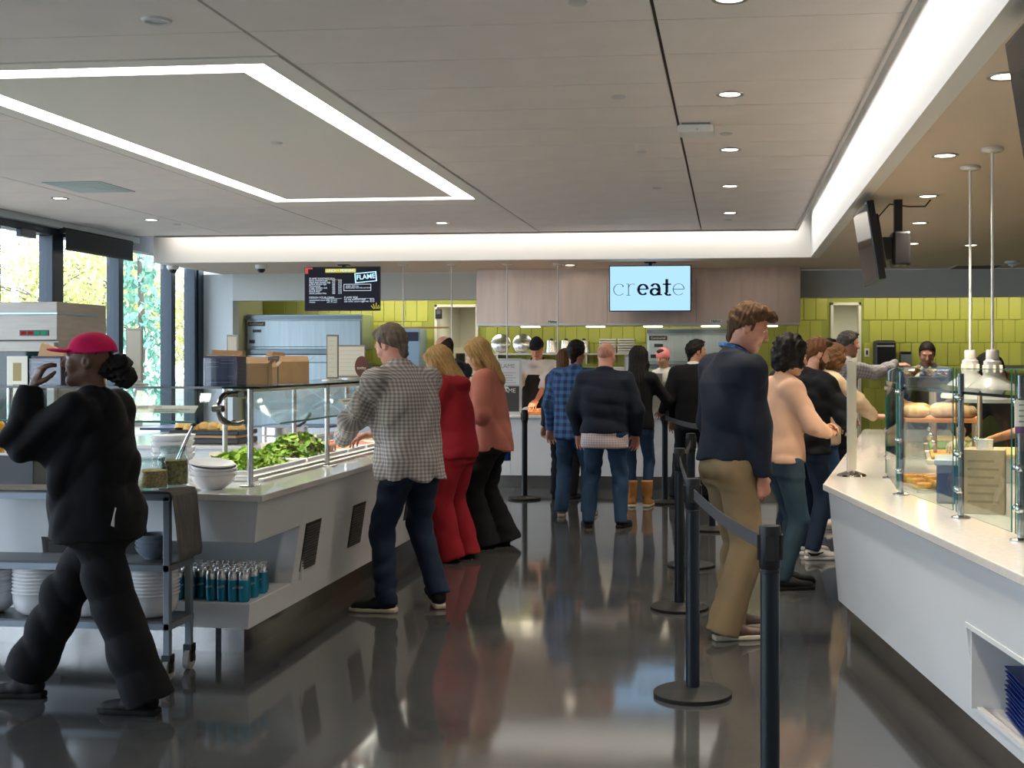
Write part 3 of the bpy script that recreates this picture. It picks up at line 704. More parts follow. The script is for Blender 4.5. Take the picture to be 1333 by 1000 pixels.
text('small_print', 'all dishes are made fresh here', 0.017, M_gray, t, T @ Vector((-0.01, -0.0035, -0.003)), (R(40), 0, 0), 0.0003, 'LEFT')
text('small_print', 'ask us about ingredients', 0.017, M_gray, t, T @ Vector((-0.03, -0.0035, -0.018)), (R(40), 0, 0), 0.0003, 'LEFT')
t, T = strip(Vector((-2.50, 7.9, 1.268)), R(90), 0.34, 'slanted ivory label on the front glass by the plaid shirt')
MB().box(-0.13, 0.13, -0.0045, -0.003, -0.004, 0.012, T).build('print', M_gray, t)

# salad wells
well = thing('salad_well', 'stainless drop in well holding the salad pans', 'food well', (0, 0, 0))
wx0, wx1, wy0, wy1 = -3.16, -2.60, 6.52, 11.2; zt = ZT + 0.03
MB().box(wx0, wx1, wy0, wy0 + 0.05, ZT, zt).box(wx0, wx1, wy1 - 0.05, wy1, ZT, zt).box(wx1 - 0.05, wx1, wy0 + 0.05, wy1 - 0.05, ZT, zt).box(wx0, wx0 + 0.05, wy0 + 0.05, wy1 - 0.05, ZT, zt).build('rim', M_steel, well, bevel=0.006)
MB().box(wx0 + 0.05, wx1 - 0.05, wy0 + 0.05, wy1 - 0.05, ZT, ZT + 0.004).build('floor', M_steel, well)
MB().box(wx1 + 0.02, wx1 + 0.055, wy0, wy1, ZT + 0.0, ZT + 0.018).build('tray_rail', M_steel, well, bevel=0.004)
pans = [(6.62, 7.50, 'g1'), (7.54, 8.34, 'g2'), (8.38, 8.78, 'c'), (8.82, 9.22, 't'), (9.26, 9.66, 'm'), (9.70, 10.1, 'c'), (10.14, 10.54, 'o'), (10.58, 11.1, 't')]
M_leafs = [mat('lettuce_light', (0.30, 0.46, 0.05), 0.5, var=0.3, vscale=30), mat('lettuce_mid', (0.17, 0.33, 0.035), 0.5, var=0.3, vscale=30), mat('leaf_red', (0.10, 0.055, 0.03), 0.5, var=0.3, vscale=30)]
def leafpile(name, x0, x1, y0, y1, z, hgt, n, ws, sz, par):
    mb = MB(); cx, cy = (x0 + x1) / 2, (y0 + y1) / 2; hx, hy = (x1 - x0) / 2, (y1 - y0) / 2
    for i in range(n):
        a = random.uniform(-1, 1); b_ = random.uniform(-1, 1)
        if a * a + b_ * b_ > 1.35: continue
        hh = z + hgt * max(0, 1 - 0.75 * (a * a + b_ * b_)) * random.uniform(0.55, 1.05)
        M = Matrix.Translation((cx + a * hx * 0.95, cy + b_ * hy * 0.95, hh)) @ Euler((random.uniform(-.9, .9), random.uniform(-.9, .9), random.uniform(0, 6.3))).to_matrix().to_4x4()
        s = sz * random.uniform(0.6, 1.25); mb.m(random.choices(range(3), ws)[0])
        prof = [(-1, 0.12, 0), (-0.5, 0.42, 0.10), (0.1, 0.55, 0.03), (0.6, 0.42, 0.16), (1.0, 0.1, 0.02)]
        vs = []
        for (q, w, zz) in prof:
            for sd in (-1, 0, 1): vs.append(M @ Vector((q * s, sd * w * s * random.uniform(.8, 1.2), (zz + (0.22 * abs(sd)) * random.uniform(0.2, 1.2)) * s)))
        fs = []
        for q in range(4):
            for sd in range(2): i0 = q * 3 + sd; fs.append((i0, i0 + 3, i0 + 4, i0 + 1))
        mb.add(vs, fs)
    o = mb.build(name, M_leafs, par, smooth=True); o['kind'] = 'stuff'; return o
foodm = {'c': mat('chopped_carrot', (0.62, 0.24, 0.03), 0.5, var=0.3, vscale=60, bump=0.8, bscale=80), 't': mat('chopped_tomato', (0.50, 0.06, 0.03), 0.4, var=0.35, vscale=50, bump=0.8, bscale=70),
         'm': mat('mixed_grain', (0.40, 0.30, 0.12), 0.6, var=0.35, vscale=70, bump=0.8, bscale=90), 'o': mat('olives', (0.05, 0.04, 0.05), 0.3, var=0.3, vscale=60, bump=0.8, bscale=70)}
for (a0, a1, k) in pans:
    nm = {'g1': 'white pan of pale chopped lettuce', 'g2': 'white pan heaped with mixed dark salad leaves', 'c': 'white pan of chopped carrot', 't': 'white pan of chopped tomato', 'm': 'white pan of mixed grains', 'o': 'white pan of dark olives'}[k]
    if k in 'ct' and a0 > 9.5: nm += ' at the far end of the salad well'
    t = thing('salad_pan', nm, 'food pan', ((wx0 + wx1) / 2, (a0 + a1) / 2, ZT + 0.004), 0, 'pans in the salad well')
    hx, hy = (wx1 - wx0) / 2 - 0.055, (a1 - a0) / 2
    mb = MB(); z1 = 0.045
    mb.box(-hx, hx, -hy, -hy + 0.03, 0, z1).box(-hx, hx, hy - 0.03, hy, 0, z1).box(-hx, -hx + 0.03, -hy + 0.03, hy - 0.03, 0, z1).box(hx - 0.03, hx, -hy + 0.03, hy - 0.03, 0, z1)
    mb.box(-hx + 0.03, hx - 0.03, -hy + 0.03, hy - 0.03, 0, 0.01)
    mb.build('pan', M_porc, t, bevel=0.004)
    if k[0] == 'g':
        leafpile('leaves', -hx + 0.03, hx - 0.03, -hy + 0.03, hy - 0.03, 0.02, 0.10 if k == 'g1' else 0.15, 620, (0.8, 0.2, 0.0) if k == 'g1' else (0.35, 0.5, 0.15), 0.032, t)
    else:
        vs = []; fs = []; n = 14
        for i in range(n + 1):
            for j in range(n + 1):
                x = -hx + 0.03 + (2 * hx - 0.06) * i / n; y = -hy + 0.03 + (2 * hy - 0.06) * j / n
                vs.append((x, y, 0.03 + 0.035 * math.sin(PI * i / n) * math.sin(PI * j / n) + random.uniform(0, 0.012)))
        for i in range(n):
            for j in range(n): q = i * (n + 1) + j; fs.append((q, q + n + 1, q + n + 2, q + 1))
        o = MB().add(vs, fs).build('food', foodm[k], t); o['kind'] = 'stuff'
# tongs, small easel cards along the inner side
M_card = mat('ivory_card', (0.74, 0.70, 0.60), 0.7)
for i, (x, y, rz) in enumerate(((-3.10, 6.58, 10), (-3.22, 7.5, 40), (-3.24, 8.4, 60), (-3.24, 9.3, 60))):
    t = thing('label_card', ['blank ivory easel card standing before the bowl stack', 'small ivory easel card between the lettuce and the mixed leaves', 'small ivory easel card beyond the mixed leaves', 'small ivory easel card beside the tomato pan'][i], 'card', (x, y, ZT + (0.03 if i == 0 else 0.0)), R(rz), 'easel cards by the salad')
    MB().box(-0.06, 0.06, -0.002, 0.002, 0.012, 0.092, Matrix.Rotation(R(-15), 4, 'X')).build('card', M_card, t)
    MB().cyl((0, 0.0, 0.0), (0, 0.0, 0.02), 0.018, 10).build('clip', M_black, t)
# white bowls
def bowl_mesh(name, r, h, par=None, mm=M_porc, n=32):
    pr = [(0.0, 0.0), (r * 0.48, 0.0), (r * 0.50, 0.006), (r * 0.72, h * 0.32), (r * 0.92, h * 0.72), (r, h), (r - 0.005, h), (r * 0.90, h * 0.72), (r * 0.69, h * 0.36), (r * 0.46, 0.012), (0, 0.012)]
    return MB().lathe(pr, n, cap=False).build(name, mm, par, smooth=True)
b0 = bowl_mesh('bowl', 0.118, 0.075)
def put_bowl(x, y, z, label, grp, rot=(0, 0, 0), first=False, src=b0, sc=1.0):
    o = src if first else inst(src); o.location = (x, y, z); o.rotation_euler = rot; o.scale = (sc, sc, sc); tag(o, label, 'bowl', grp); return o
bx, by = -2.66, 6.12
put_bowl(bx, by, ZT, 'white bowl at the bottom of the low tilted stack by the steel post', 'bowls by the post', first=True)
put_bowl(bx, by, ZT + 0.03, 'white bowl in the middle of the low tilted stack by the steel post', 'bowls by the post', (R(3), R(4), 0))
put_bowl(bx - 0.004, by, ZT + 0.052, 'upside rim bowl on top of the low tilted stack by the steel post', 'bowls by the post', (R(5), R(7), 0))
o = MB().lathe([(0.0, 0.006), (0.105, 0.0), (0.118, 0.006), (0.112, 0.012), (0.0, 0.014)], 32, cap=False).build('plate', M_porc, smooth=True)
o.location = (bx - 0.008, by, ZT + 0.13); o.rotation_euler = (R(5), R(7), 0); tag(o, 'flat white plate lying over the low bowl stack', 'plate')
for k in range(7):
    put_bowl(-2.99 + random.uniform(-.004, .004), 6.36, ZT + 0.032 * k, 'white bowl in the tall stack behind the glass jars', 'bowls in the tall stack', sc=0.98, rot=(R(random.uniform(-2, 2)), R(random.uniform(-2, 2)), 0))

# things on the glass shelf
M_print = mat('purple_grey_print', (0.085, 0.080, 0.12), 0.6, var=0.08, vscale=12); M_print2 = mat('indigo_band', (0.035, 0.04, 0.085), 0.6); M_clear = glass_mat('clear_acrylic', (0.9, 0.92, 0.95), 0.8)
def dispenser(p, rz, label, paper):
    t = thing('wrap_dispenser', label, 'dispenser', p, rz); w, d, h = 0.09, 0.06, 0.16
    MB().box(-w, w, -d, d, 0.0, h).build('carton', M_print, t, bevel=0.004)
    MB().box(-w + 0.002, w - 0.002, -d - 0.002, -d, 0.004, 0.035).build('band', M_print2, t)
    for (a_, b_, z_) in ((-0.075, -0.01, 0.125), (0.0, 0.075, 0.135), (0.0, 0.07, 0.118), (-0.075, -0.01, 0.10), (-0.06, 0.06, 0.018), (0.04, 0.075, 0.05)):
        MB().box(a_, b_, -d - 0.003, -d, z_, z_ + 0.004).build('print_line', mat('pale_print', (0.24, 0.23, 0.28), 0.6), t)
    MB().box(-w - 0.004, w + 0.004, -d - 0.008, -d - 0.005, -0.0, h * 0.92).build('acrylic_front', M_clear, t)
    for sx_ in (-1, 1): MB().box(sx_ * (w + 0.004) - 0.002, sx_ * (w + 0.004) + 0.002, -d - 0.006, d, 0.0, h * 0.92).build('acrylic_side', M_clear, t)
    if paper == 'flap':
        MB().box(-w, w, -d * 0.9, d * 0.9, h, h + 0.006, Matrix.Rotation(R(3), 4, 'Y')).build('flap', M_kraft, t)
        MB().box(-w, w * 0.9, d * 0.2, d * 0.9, h, h + 0.03, Matrix.Rotation(R(2), 4, 'Y')).build('carton_lid', M_kraft, t)
    else:
        vs = [(-0.07, -0.03, h), (0.08, -0.03, h), (0.075, 0.03, h), (-0.07, 0.03, h), (-0.06, -0.01, h + 0.075), (0.0, -0.012, h + 0.055), (0.075, 0.0, h + 0.02), (-0.055, 0.02, h + 0.07), (0.01, 0.02, h + 0.05)]
        MB().add(vs, [(0, 1, 6, 5, 4), (0, 4, 7, 3), (4, 5, 8, 7), (5, 6, 8), (1, 2, 6), (6, 2, 8), (8, 2, 3, 7)]).build('paper_tuft', mat('kraft_tissue', (0.62, 0.40, 0.22), 0.8, bump=0.3, bscale=30), t, smooth=True)
    return t
ZSH = ZS + 0.006
p = at_z(313, 500, ZSH) if False else Vector((-2.67, 6.30, ZSH))
dispenser(p, R(-2), 'purple grey carton with open kraft flaps on the glass shelf corner', 'flap')
dispenser(Vector((-3.70, 6.40, ZSH)), R(-5), 'purple grey carton with a tuft of brown paper pulled out', 'tuft')
dispenser(Vector((-2.86, 7.60, ZSH)), R(84), 'purple grey carton behind the kraft boxes on the glass shelf', 'flap')
def openbox(p, rz, w, d, h, label, flaps=True):
    t = thing('kraft_box', label, 'cardboard box', p, rz, 'kraft boxes on the glass shelf'); mb = MB(); th = 0.004
    mb.box(-w, w, -d, -d + th, 0, h).box(-w, w, d - th, d, 0, h).box(-w, -w + th, -d, d, 0, h).box(w - th, w, -d, d, 0, h).box(-w, w, -d, d, 0, th)
    mb.build('body', M_kraft, t)
    if flaps:
        MB().add([(-w, -d, h), (w, -d, h), (w * 0.9, -d + 0.05, h + 0.035), (-w * 0.9, -d + 0.05, h + 0.035), (-w, -d + .003, h - .003), (w, -d + .003, h - .003), (w * .9, -d + .053, h + .032), (-w * .9, -d + .053, h + .032)],
                 [(0, 1, 2, 3), (7, 6, 5, 4), (0, 4, 5, 1), (1, 5, 6, 2), (2, 6, 7, 3), (3, 7, 4, 0)]).build('flap', M_kraft, t)
        MB().add([(w, -d, h), (w, d, h), (w + 0.03, d * .9, h + 0.03), (w + 0.03, -d * .9, h + 0.03), (w - .003, -d, h - .003), (w - .003, d, h - .003), (w + .027, d * .9, h + .03), (w + .027, -d * .9, h + .03)],
                 [(0, 1, 2, 3), (7, 6, 5, 4), (0, 4, 5, 1), (1, 5, 6, 2), (2, 6, 7, 3), (3, 7, 4, 0)]).build('flap', M_kraft, t)
openbox(Vector((-2.62, 6.60, ZSH)), R(12), 0.075, 0.075, 0.12, 'slant topped kraft box beside the purple carton')
openbox(Vector((-2.74, 7.02, ZSH)), R(30), 0.065, 0.08, 0.10, 'small open kraft box in the middle of the kraft boxes')
openbox(Vector((-2.66, 7.30, ZSH)), R(20), 0.09, 0.09, 0.13, 'larger kraft box with raised flaps on the glass shelf')
openbox(Vector((-3.52, 6.44, ZSH)), R(-5), 0.07, 0.07, 0.15, 'tall plain kraft carton next to the paper tuft dispenser', False)
def frame_sign(p, rz, w, h, label, z=None, lines=True):
    t = thing('sign_holder', label, 'sign', p, rz)
    MB().box(-w, w, -0.006, 0.006, 0.012, h).build('frame', mat('pewter_frame', (0.30, 0.28, 0.24), 0.4, 0.6), t, bevel=0.002)
    c_ = MB().box(-w + 0.009, w - 0.009, -0.008, -0.006, 0.024, h - 0.012).build('card', M_card, t)
    if lines:
        for k in range(int(h / 0.035)): MB().box(-w + 0.02, w - 0.02 - 0.012 * (k % 3), -0.0088, -0.008, h - 0.045 - 0.03 * k if h - 0.05 - 0.03 * k > 0.03 else 0.03, (h - 0.0425 - 0.03 * k) if h - 0.05 - 0.03 * k > 0.03 else 0.0325).build('print_line', mat('faint_print', (0.52, 0.49, 0.43), 0.7), c_)
    MB().lathe([(0.0, 0.0), (0.075, 0.0), (0.075, 0.006), (0.02, 0.014), (0, 0.014)], 20, cap=False).build('foot', mat('holder_foot', (0.55, 0.52, 0.46), 0.35, 0.4), t, smooth=True)
    return t
frame_sign(Vector((-2.72, 8.22, ZSH)), R(6), 0.042, 0.315, 'tall narrow framed menu card on the glass shelf near the plaid shirt')
frame_sign(Vector((-2.83, 9.0, ZSH)), R(6), 0.105, 0.255, 'wide framed menu card on the glass shelf behind the plaid shirt')
frame_sign(Vector((-3.31, 6.56, ZSH)), R(-4), 0.05, 0.315, 'tall blank framed card standing behind the cap wearing worker', lines=False)
frame_sign(Vector((-2.86, 6.85, ZSH)), R(-4), 0.036, 0.285, 'narrow framed card above the purple carton against the pale wall', lines=False)
t = thing('rye_bottle_card', 'brown oval card with small script beside the plaid man', 'sign', (-2.63, 8.6, ZSH))
MB().lathe([(0.0, 0.0), (0.05, 0.0), (0.05, 0.006), (0.0, 0.006)], 24, Matrix.Translation((0, 0.003, 0.095)) @ Matrix.Diagonal((1, 1, 1.5, 1)) @ Matrix.Rotation(R(90), 4, 'X'), False).build('card', mat('brown_card', (0.13, 0.035, 0.022), 0.5), t)
text('script', 'today', 0.03, M_card, t, (0, -0.006, 0.085), RX)
MB().cyl((0, 0.004, 0), (0, 0.004, 0.06), 0.006).build('stem', M_black, t)
# staff side inner counter with cutting board, pot and covered tray
inner = thing('prep_counter', 'white prep counter standing behind the salad wells', 'counter', (0, 0, 0))
MB().box(-5.2, -3.75, 9.3, 11.9, 0.0, 0.84).build('body', M_lam, inner, bevel=0.004)
MB().box(-5.22, -3.72, 9.28, 11.92, 0.84, 0.87).build('top', M_quartz, inner, bevel=0.004)
t = thing('covered_tray', 'black catering tray heaped with golden bread behind the glass', 'tray', (-3.9 - 0.28, 9.62, 0.87), R(-3))
MB().box(-0.30, 0.30, -0.18, 0.18, 0.0, 0.05).build('tray', M_black, t, bevel=0.01)
MB().box(-0.30, 0.30, -0.18, 0.18, 0.07, 0.11).build('tray', M_black, t, bevel=0.01)
MB().box(-0.27, 0.27, -0.16, 0.16, 0.05, 0.07).build('wood_insert', mat('light_wood', (0.55, 0.35, 0.16), 0.5), t)
for k in range(7):
    MB().lathe([(0.0, 0.06), (0.03, 0.055), (0.055, 0.03), (0.06, 0.0)], 12, Matrix.Translation((-0.25 + 0.08 * k, random.uniform(-.06, .05), 0.11)) @ Matrix.Rotation(random.uniform(-.3, .3), 4, 'X'), False).build('bread_roll', mat('golden_bread', (0.66, 0.42, 0.13), 0.7, var=0.2, vscale=20), t, smooth=True)
t = thing('induction_pot', 'shallow steel pan with a black handle behind the sneeze guard', 'pan', (-3.98, 10.7, 0.87))
MB().lathe([(0.0, 0.0), (0.19, 0.0), (0.2, 0.01), (0.2, 0.075), (0.205, 0.08), (0.0, 0.085)], 30, cap=False).build('pan', M_steel2, t, smooth=True)
MB().tube([(0.12, -0.02, 0.08), (0.2, -0.06, 0.12), (0.27, -0.1, 0.2)], 0.014).build('handle', M_black, t, smooth=True)

# ---- cart with jars, bowls, runner
CX0, CX1, CY0, CY1, CT = -3.80, -2.665, 5.63, 5.89, 0.905
M_cart = mat('cart_grey_metal', (0.22, 0.26, 0.30), 0.42, 0.5)
cart = thing('service_cart', 'grey metal three shelf service cart on casters', 'cart', (0, 0, 0))
M_shelf = mat('cart_shelf', (0.10, 0.10, 0.105), 0.35, 0.3)
for z in (CT, 0.565, 0.285):
    MB().box(CX0, CX1, CY0, CY1, z - 0.022, z).build('shelf', M_shelf, cart, bevel=0.004)
    MB().box(CX0, CX1, CY0 - 0.004, CY0 + 0.012, z - 0.04, z - 0.01).box(CX0, CX1, CY1 - 0.012, CY1 + 0.004, z - 0.04, z - 0.01).box(CX1 - 0.012, CX1 + 0.004, CY0, CY1, z - 0.04, z - 0.01).box(CX0 - 0.004, CX0 + 0.012, CY0, CY1, z - 0.04, z - 0.01).build('shelf_rim', M_cart, cart)
for x in (CX0 + 0.016, CX1 - 0.016):
    for y in (CY0 + 0.012, CY1 - 0.012):
        lg = MB().box(x - 0.016, x + 0.016, y - 0.016, y + 0.016, 0.12, CT - 0.02).build('leg', M_cart, cart, bevel=0.003)
        cs = MB().cyl((x - 0.013, y, 0.05), (x + 0.013, y, 0.05), 0.05, 24).build('caster_wheel', mat('caster_rubber', (0.30, 0.30, 0.30), 0.5), cart, smooth=True)
        MB().box(x - 0.022, x + 0.022, y - 0.02, y + 0.03, 0.085, 0.125).box(x - 0.022, x - 0.016, y - 0.018, y + 0.02, 0.04, 0.1).box(x + 0.016, x + 0.022, y - 0.018, y + 0.02, 0.04, 0.1).build('caster_fork', M_black, cs)
M_run = mat('woven_grey_runner', (0.145, 0.128, 0.110), 0.9, var=0.45, vscale=26, stretch=(0.25, 7, 0.25), bump=0.6, bscale=120)
rn = thing('table_runner', 'charcoal woven runner draped over the end of the cart', 'table runner', (0, 0, 0))
pts = [(-3.86, CT + 0.004), (-3.3, CT + 0.004), (CX1 - 0.01, CT + 0.004), (CX1 + 0.008, CT + 0.0), (CX1 + 0.018, CT - 0.02), (CX1 + 0.035, CT - 0.15), (CX1 + 0.05, CT - 0.30), (CX1 + 0.045, CT - 0.33), (CX1 + 0.02, CT - 0.335)]
vs = []; fs = []
ny = 14
for j in range(ny + 1):
    y = CY0 - 0.004 + (CY1 - CY0 + 0.008) * j / ny
    for (x, z) in pts: vs.append((x + (0.004 * math.sin(j * 1.7) if z < CT - 0.05 else 0), y, z))
for j in range(ny + 1):
    y = CY0 - 0.004 + (CY1 - CY0 + 0.008) * j / ny
    for i, (x, z) in enumerate(pts): vs.append((x - (0.004 if i > 2 else 0) + (0.004 * math.sin(j * 1.7) if z < CT - 0.05 else 0), y, z - (0.003 if i < 3 else 0)))
n = len(pts); B = (ny + 1) * n
for j in range(ny):
    for i in range(n - 1):
        a = j * n + i; fs.append((a, a + 1, a + n + 1, a + n)); fs.append((B + a, B + a + n, B + a + n + 1, B + a + 1))
    fs.append((j * n, j * n + n, B + j * n + n, B + j * n)); fs.append((j * n + n - 1, B + j * n + n - 1, B + j * n + 2 * n - 1, j * n + 2 * n - 1))
for i in range(n - 1): fs.append((i, B + i, B + i + 1, i + 1)); a = ny * n + i; fs.append((a, a + 1, B + a + 1, B + a))
MB().add(vs, fs).build('cloth', M_run, rn)
def jar(p, r, h, fill, fm, label, grp='jars on the cart'):
    t = thing('glass_jar', label, 'jar', p, 0, grp)
    MB().lathe([(0, 0), (r * 0.96, 0.0), (r, 0.008), (r, h * 0.70), (r * 0.80, h * 0.82), (r * 0.80, h * 0.86), (r * 0.86, h * 0.87), (r * 0.86, h), (r * 0.79, h), (r * 0.76, h * 0.84), (r * 0.95, h * 0.69), (r * 0.95, 0.012), (0, 0.010)], 30, cap=False).build('glass', M_glass, t, smooth=True)
    MB().lathe([(0, 0.013), (r * 0.935, 0.013), (r * 0.935, fill), (r * 0.5, fill + 0.006), (0, fill + 0.003)], 28, cap=False).build('contents', fm, t, smooth=True)
    MB().lathe([(r * 0.80, h * 0.87), (r * 0.90, h * 0.875), (r * 0.90, h * 0.99), (r * 0.80, h)], 28, cap=False).build('rim', glass_mat('thick_glass', (0.80, 0.84, 0.82), 1.0), t, smooth=True)
    return t
M_oat = mat('toasted_oats', (0.52, 0.34, 0.14), 0.8, var=0.5, vscale=90, bump=0.5, bscale=120)
M_mix = mat('seed_and_leaf_mix', (0.30, 0.24, 0.06), 0.7, var=0.6, vscale=60, bump=0.5, bscale=90)
jar(Vector((-2.795, 5.715, CT + 0.005)), 0.076, 0.155, 0.092, M_oat, 'squat glass jar of toasted oats on the cart')
j2 = jar(Vector((-2.825, 5.96 - 0.04 + 0.0, CT + 0.005)) + Vector((0.0, 0.02, 0)) if False else Vector((-2.755, 5.81 + 0.05, CT + 0.005)), 0.0001 + 0.074, 0.20, 0.13, M_mix, 'tall glass jar of leafy mix holding steel tongs')
t = thing('tongs', 'steel tongs with black tip leaning in the tall jar', 'tongs', (-2.755, 5.86, CT + 0.02))
for s_ in (-1, 1): MB().tube([(-0.02, 0.006 * s_, 0.02), (0.03, 0.012 * s_, 0.13), (0.075, 0.010 * s_, 0.23), (0.105, 0.003 * s_, 0.29)], [0.006, 0.0055, 0.006, 0.006]).build('arm', M_steel2, t, smooth=True)
MB().cyl((0.100, -0.008, 0.288), (0.112, 0.008, 0.294), 0.009).build('hinge_tip', M_black, t)
# stacks of big white bowls on the bottom shelf, grey bowls on the middle one
bb = MB().lathe([(0.0, 0.0), (0.07, 0.0), (0.085, 0.006), (0.112, 0.03), (0.121, 0.07), (0.124, 0.105), (0.13, 0.112), (0.125, 0.118), (0.118, 0.105), (0.114, 0.07), (0.105, 0.034), (0.08, 0.012), (0, 0.010)], 36, cap=False).build('serving_bowl', M_porc, smooth=True)
first = True
for (x, y, n, w) in ((-3.665, 5.76, 8, 'in the stack at the window end of the lower cart shelf'), (-3.395, 5.76, 8, 'in the stack behind the walking worker on the lower cart shelf'), (-3.127, 5.76, 5, 'in the short middle stack on the lower cart shelf'), (-2.815, 5.76, 8, 'in the stack by the caster end of the lower cart shelf')):
    for k in range(n):
        put_bowl(x + random.uniform(-.003, .003), y, 0.287 + 0.0175 * k, 'white ridged serving bowl ' + w, 'serving bowls on the cart', first=first, src=bb); first = False
M_gb = mat('slate_bowl', (0.20, 0.24, 0.30), 0.35)
gb = bowl_mesh('grey_bowl', 0.085, 0.06, None, M_gb)
for k in range(4): put_bowl(-2.81, 5.76, 0.567 + 0.02 * k, 'slate grey bowl stacked on the middle cart shelf', 'grey bowls on the cart', first=(k == 0), src=gb)
# dark box with dressing bottles behind the cart
t = thing('display_box', 'black display riser holding the dressing bottles', 'riser', (-3.92, 6.22, ZT), R(-5))
MB().box(-0.30, 0.30, -0.10, 0.10, 0.0, 0.165).build('box', mat('riser_black', (0.015, 0.02, 0.026), 0.4), t, bevel=0.004)
MB().box(-0.31, 0.33, -0.11, 0.11, 0.165, 0.178).build('top_tray', M_porc, t, bevel=0.005)
for i, (dx, c, cap_, w) in enumerate(((-0.06, (0.10, 0.055, 0.03), (0.40, 0.20, 0.10), 'brown'), (0.035, (0.62, 0.33, 0.02), (0.80, 0.38, 0.01), 'orange'), (0.135, (0.62, 0.60, 0.40), (0.70, 0.66, 0.45), 'cream'), (0.215, (0.55, 0.36, 0.02), (0.72, 0.50, 0.02), 'mustard yellow'))):
    tb = thing('dressing_bottle', w + ' dressing bottle on the black riser', 'bottle', (-3.92 + dx - 0.01, 6.20 - dx * 0.09, ZT + 0.178), 0, 'dressing bottles')
    m_ = mat('dressing_' + w.replace(' ', '_'), c, 0.35); k_ = mat('cap_' + w.replace(' ', '_'), cap_, 0.4)
    if i == 0: MB().lathe([(0, 0), (0.042, 0), (0.044, 0.06), (0.034, 0.075), (0.034, 0.10), (0, 0.10)], 20, cap=False).build('body', m_, tb, smooth=True); MB().lathe([(0.036, 0.10), (0.036, 0.115), (0.012, 0.118), (0.013, 0.14), (0.006, 0.16), (0, 0.16)], 16, cap=False).build('cap', k_, tb, smooth=True)
    else: MB().lathe([(0, 0), (0.037, 0), (0.039, 0.055), (0.034, 0.06), (0.034, 0.10), (0.026, 0.12), (0, 0.12)], 20, cap=False).build('body', m_, tb, smooth=True); MB().lathe([(0.024, 0.12), (0.035, 0.125), (0.037, 0.15), (0.024, 0.165), (0, 0.162)], 16, cap=False).build('cap', k_, tb, smooth=True)

# ---- glass door refrigerator by the windows
M_fst = mat('fridge_steel', (0.34, 0.31, 0.275), 0.5, 0.6, var=0.08, vscale=4, stretch=(1, 1, 8))
fr = thing('refrigerator', 'stainless two door glass refrigerator by the windows', 'refrigerator', (-6.62, 10.35, 0), R(-3))
MB().box(-0.72, 0.72, 0.0, 0.75, 0.12, 1.72).build('cabinet', M_fst, fr, bevel=0.006)
MB().box(-0.72, 0.72, -0.03, 0.75, 1.72, 2.06).build('top_unit', M_fst, fr, bevel=0.006)
MB().box(-0.73, 0.73, -0.045, 0.6, 1.95, 1.965).build('top_trim', mat('blue_steel_trim', (0.3, 0.42, 0.5), 0.3, 0.8), fr)
MB().box(-0.68, 0.68, 0.05, 0.7, 0.0, 0.12).build('plinth', M_black, fr)
MB().box(0.36, 0.64, -0.035, -0.03, 1.76, 1.81).build('control_panel', M_black, fr)
for k in range(4): MB().box(0.375 + 0.066 * k, 0.42 + 0.066 * k, -0.038, -0.034, 1.77, 1.80).build('control_light', emis('led_red', (0.35, 0.02, 0.02), 0.6) if k < 2 else emis('led_green', (0.02, 0.32, 0.15), 0.6), fr)
for s_ in (-1, 1):
    d = MB(); c0 = 0.36 * s_
    d.box(c0 - 0.345, c0 + 0.345, -0.05, 0.0, 1.62, 1.70).box(c0 - 0.345, c0 + 0.345, -0.05, 0.0, 0.14, 0.22).box(c0 - 0.345, c0 - 0.275, -0.05, 0.0, 0.22, 1.62).box(c0 + 0.275, c0 + 0.345, -0.05, 0.0, 0.22, 1.62)
    d = d.build('door', M_fst, fr, bevel=0.004)
    MB().box(c0 - 0.275, c0 + 0.275, -0.03, -0.02, 0.22, 1.62).build('pane', mat('dark_fridge_glass', (0.006, 0.022, 0.022), 0.05), d)
    MB().box(c0 - s_ * 0.33 - 0.012, c0 - s_ * 0.33 + 0.012, -0.08, -0.05, 0.8, 1.2).build('handle', M_black, d)
nt_ = MB().box(0.25, 0.45, -0.054, -0.051, 1.22, 1.58).build('notice', M_card, fr)
MB().box(0.31, 0.39, -0.0555, -0.0535, 1.36, 1.52).build('print', mat('notice_print', (0.35, 0.26, 0.10), 0.7), nt_)

# ---- dining tables by the windows, seen through the glass
M_navy = mat('navy_table_top', (0.02, 0.045, 0.085), 0.35)
tb0 = thing('dining_table', 'small navy dining table by the windows', 'table', (-5.9, 12.6, 0), 0, 'dining tables by the windows')
MB().box(-0.45, 0.45, -0.4, 0.4, 0.72, 0.75).build('top', M_navy, tb0, bevel=0.004)
MB().cyl((0, 0, 0.02), (0, 0, 0.72), 0.04).build('pedestal', M_blackm, tb0); MB().lathe([(0, 0), (0.28, 0), (0.28, 0.012), (0, 0.02)], 24, cap=False).build('foot', M_blackm, tb0)
dup(tb0, (-6.5, 14.3, 0)); dup(tb0, (-5.3, 14.6, 0))
# controls on the pale wall
t = thing('thermostat', 'white thermostat on the pale back wall', 'thermostat', at_y(278, 470, HY) , 0)
MB().box(-0.035, 0.035, -0.02, 0, -0.06, 0.06).build('body', M_white, t, bevel=0.006); MB().box(-0.02, 0.02, -0.022, -0.02, 0.01, 0.045).build('display', M_print, t)
t = thing('alarm_pull', 'small red fire alarm pull on the pale back wall', 'fire alarm', at_y(285, 484.5, HY))
MB().box(-0.05, 0.05, -0.03, 0, -0.022, 0.022).build('body', mat('alarm_red', (0.55, 0.03, 0.08), 0.4), t, bevel=0.005); MB().box(-0.035, 0.035, -0.04, -0.03, -0.006, 0.006).build('handle', M_white, t)
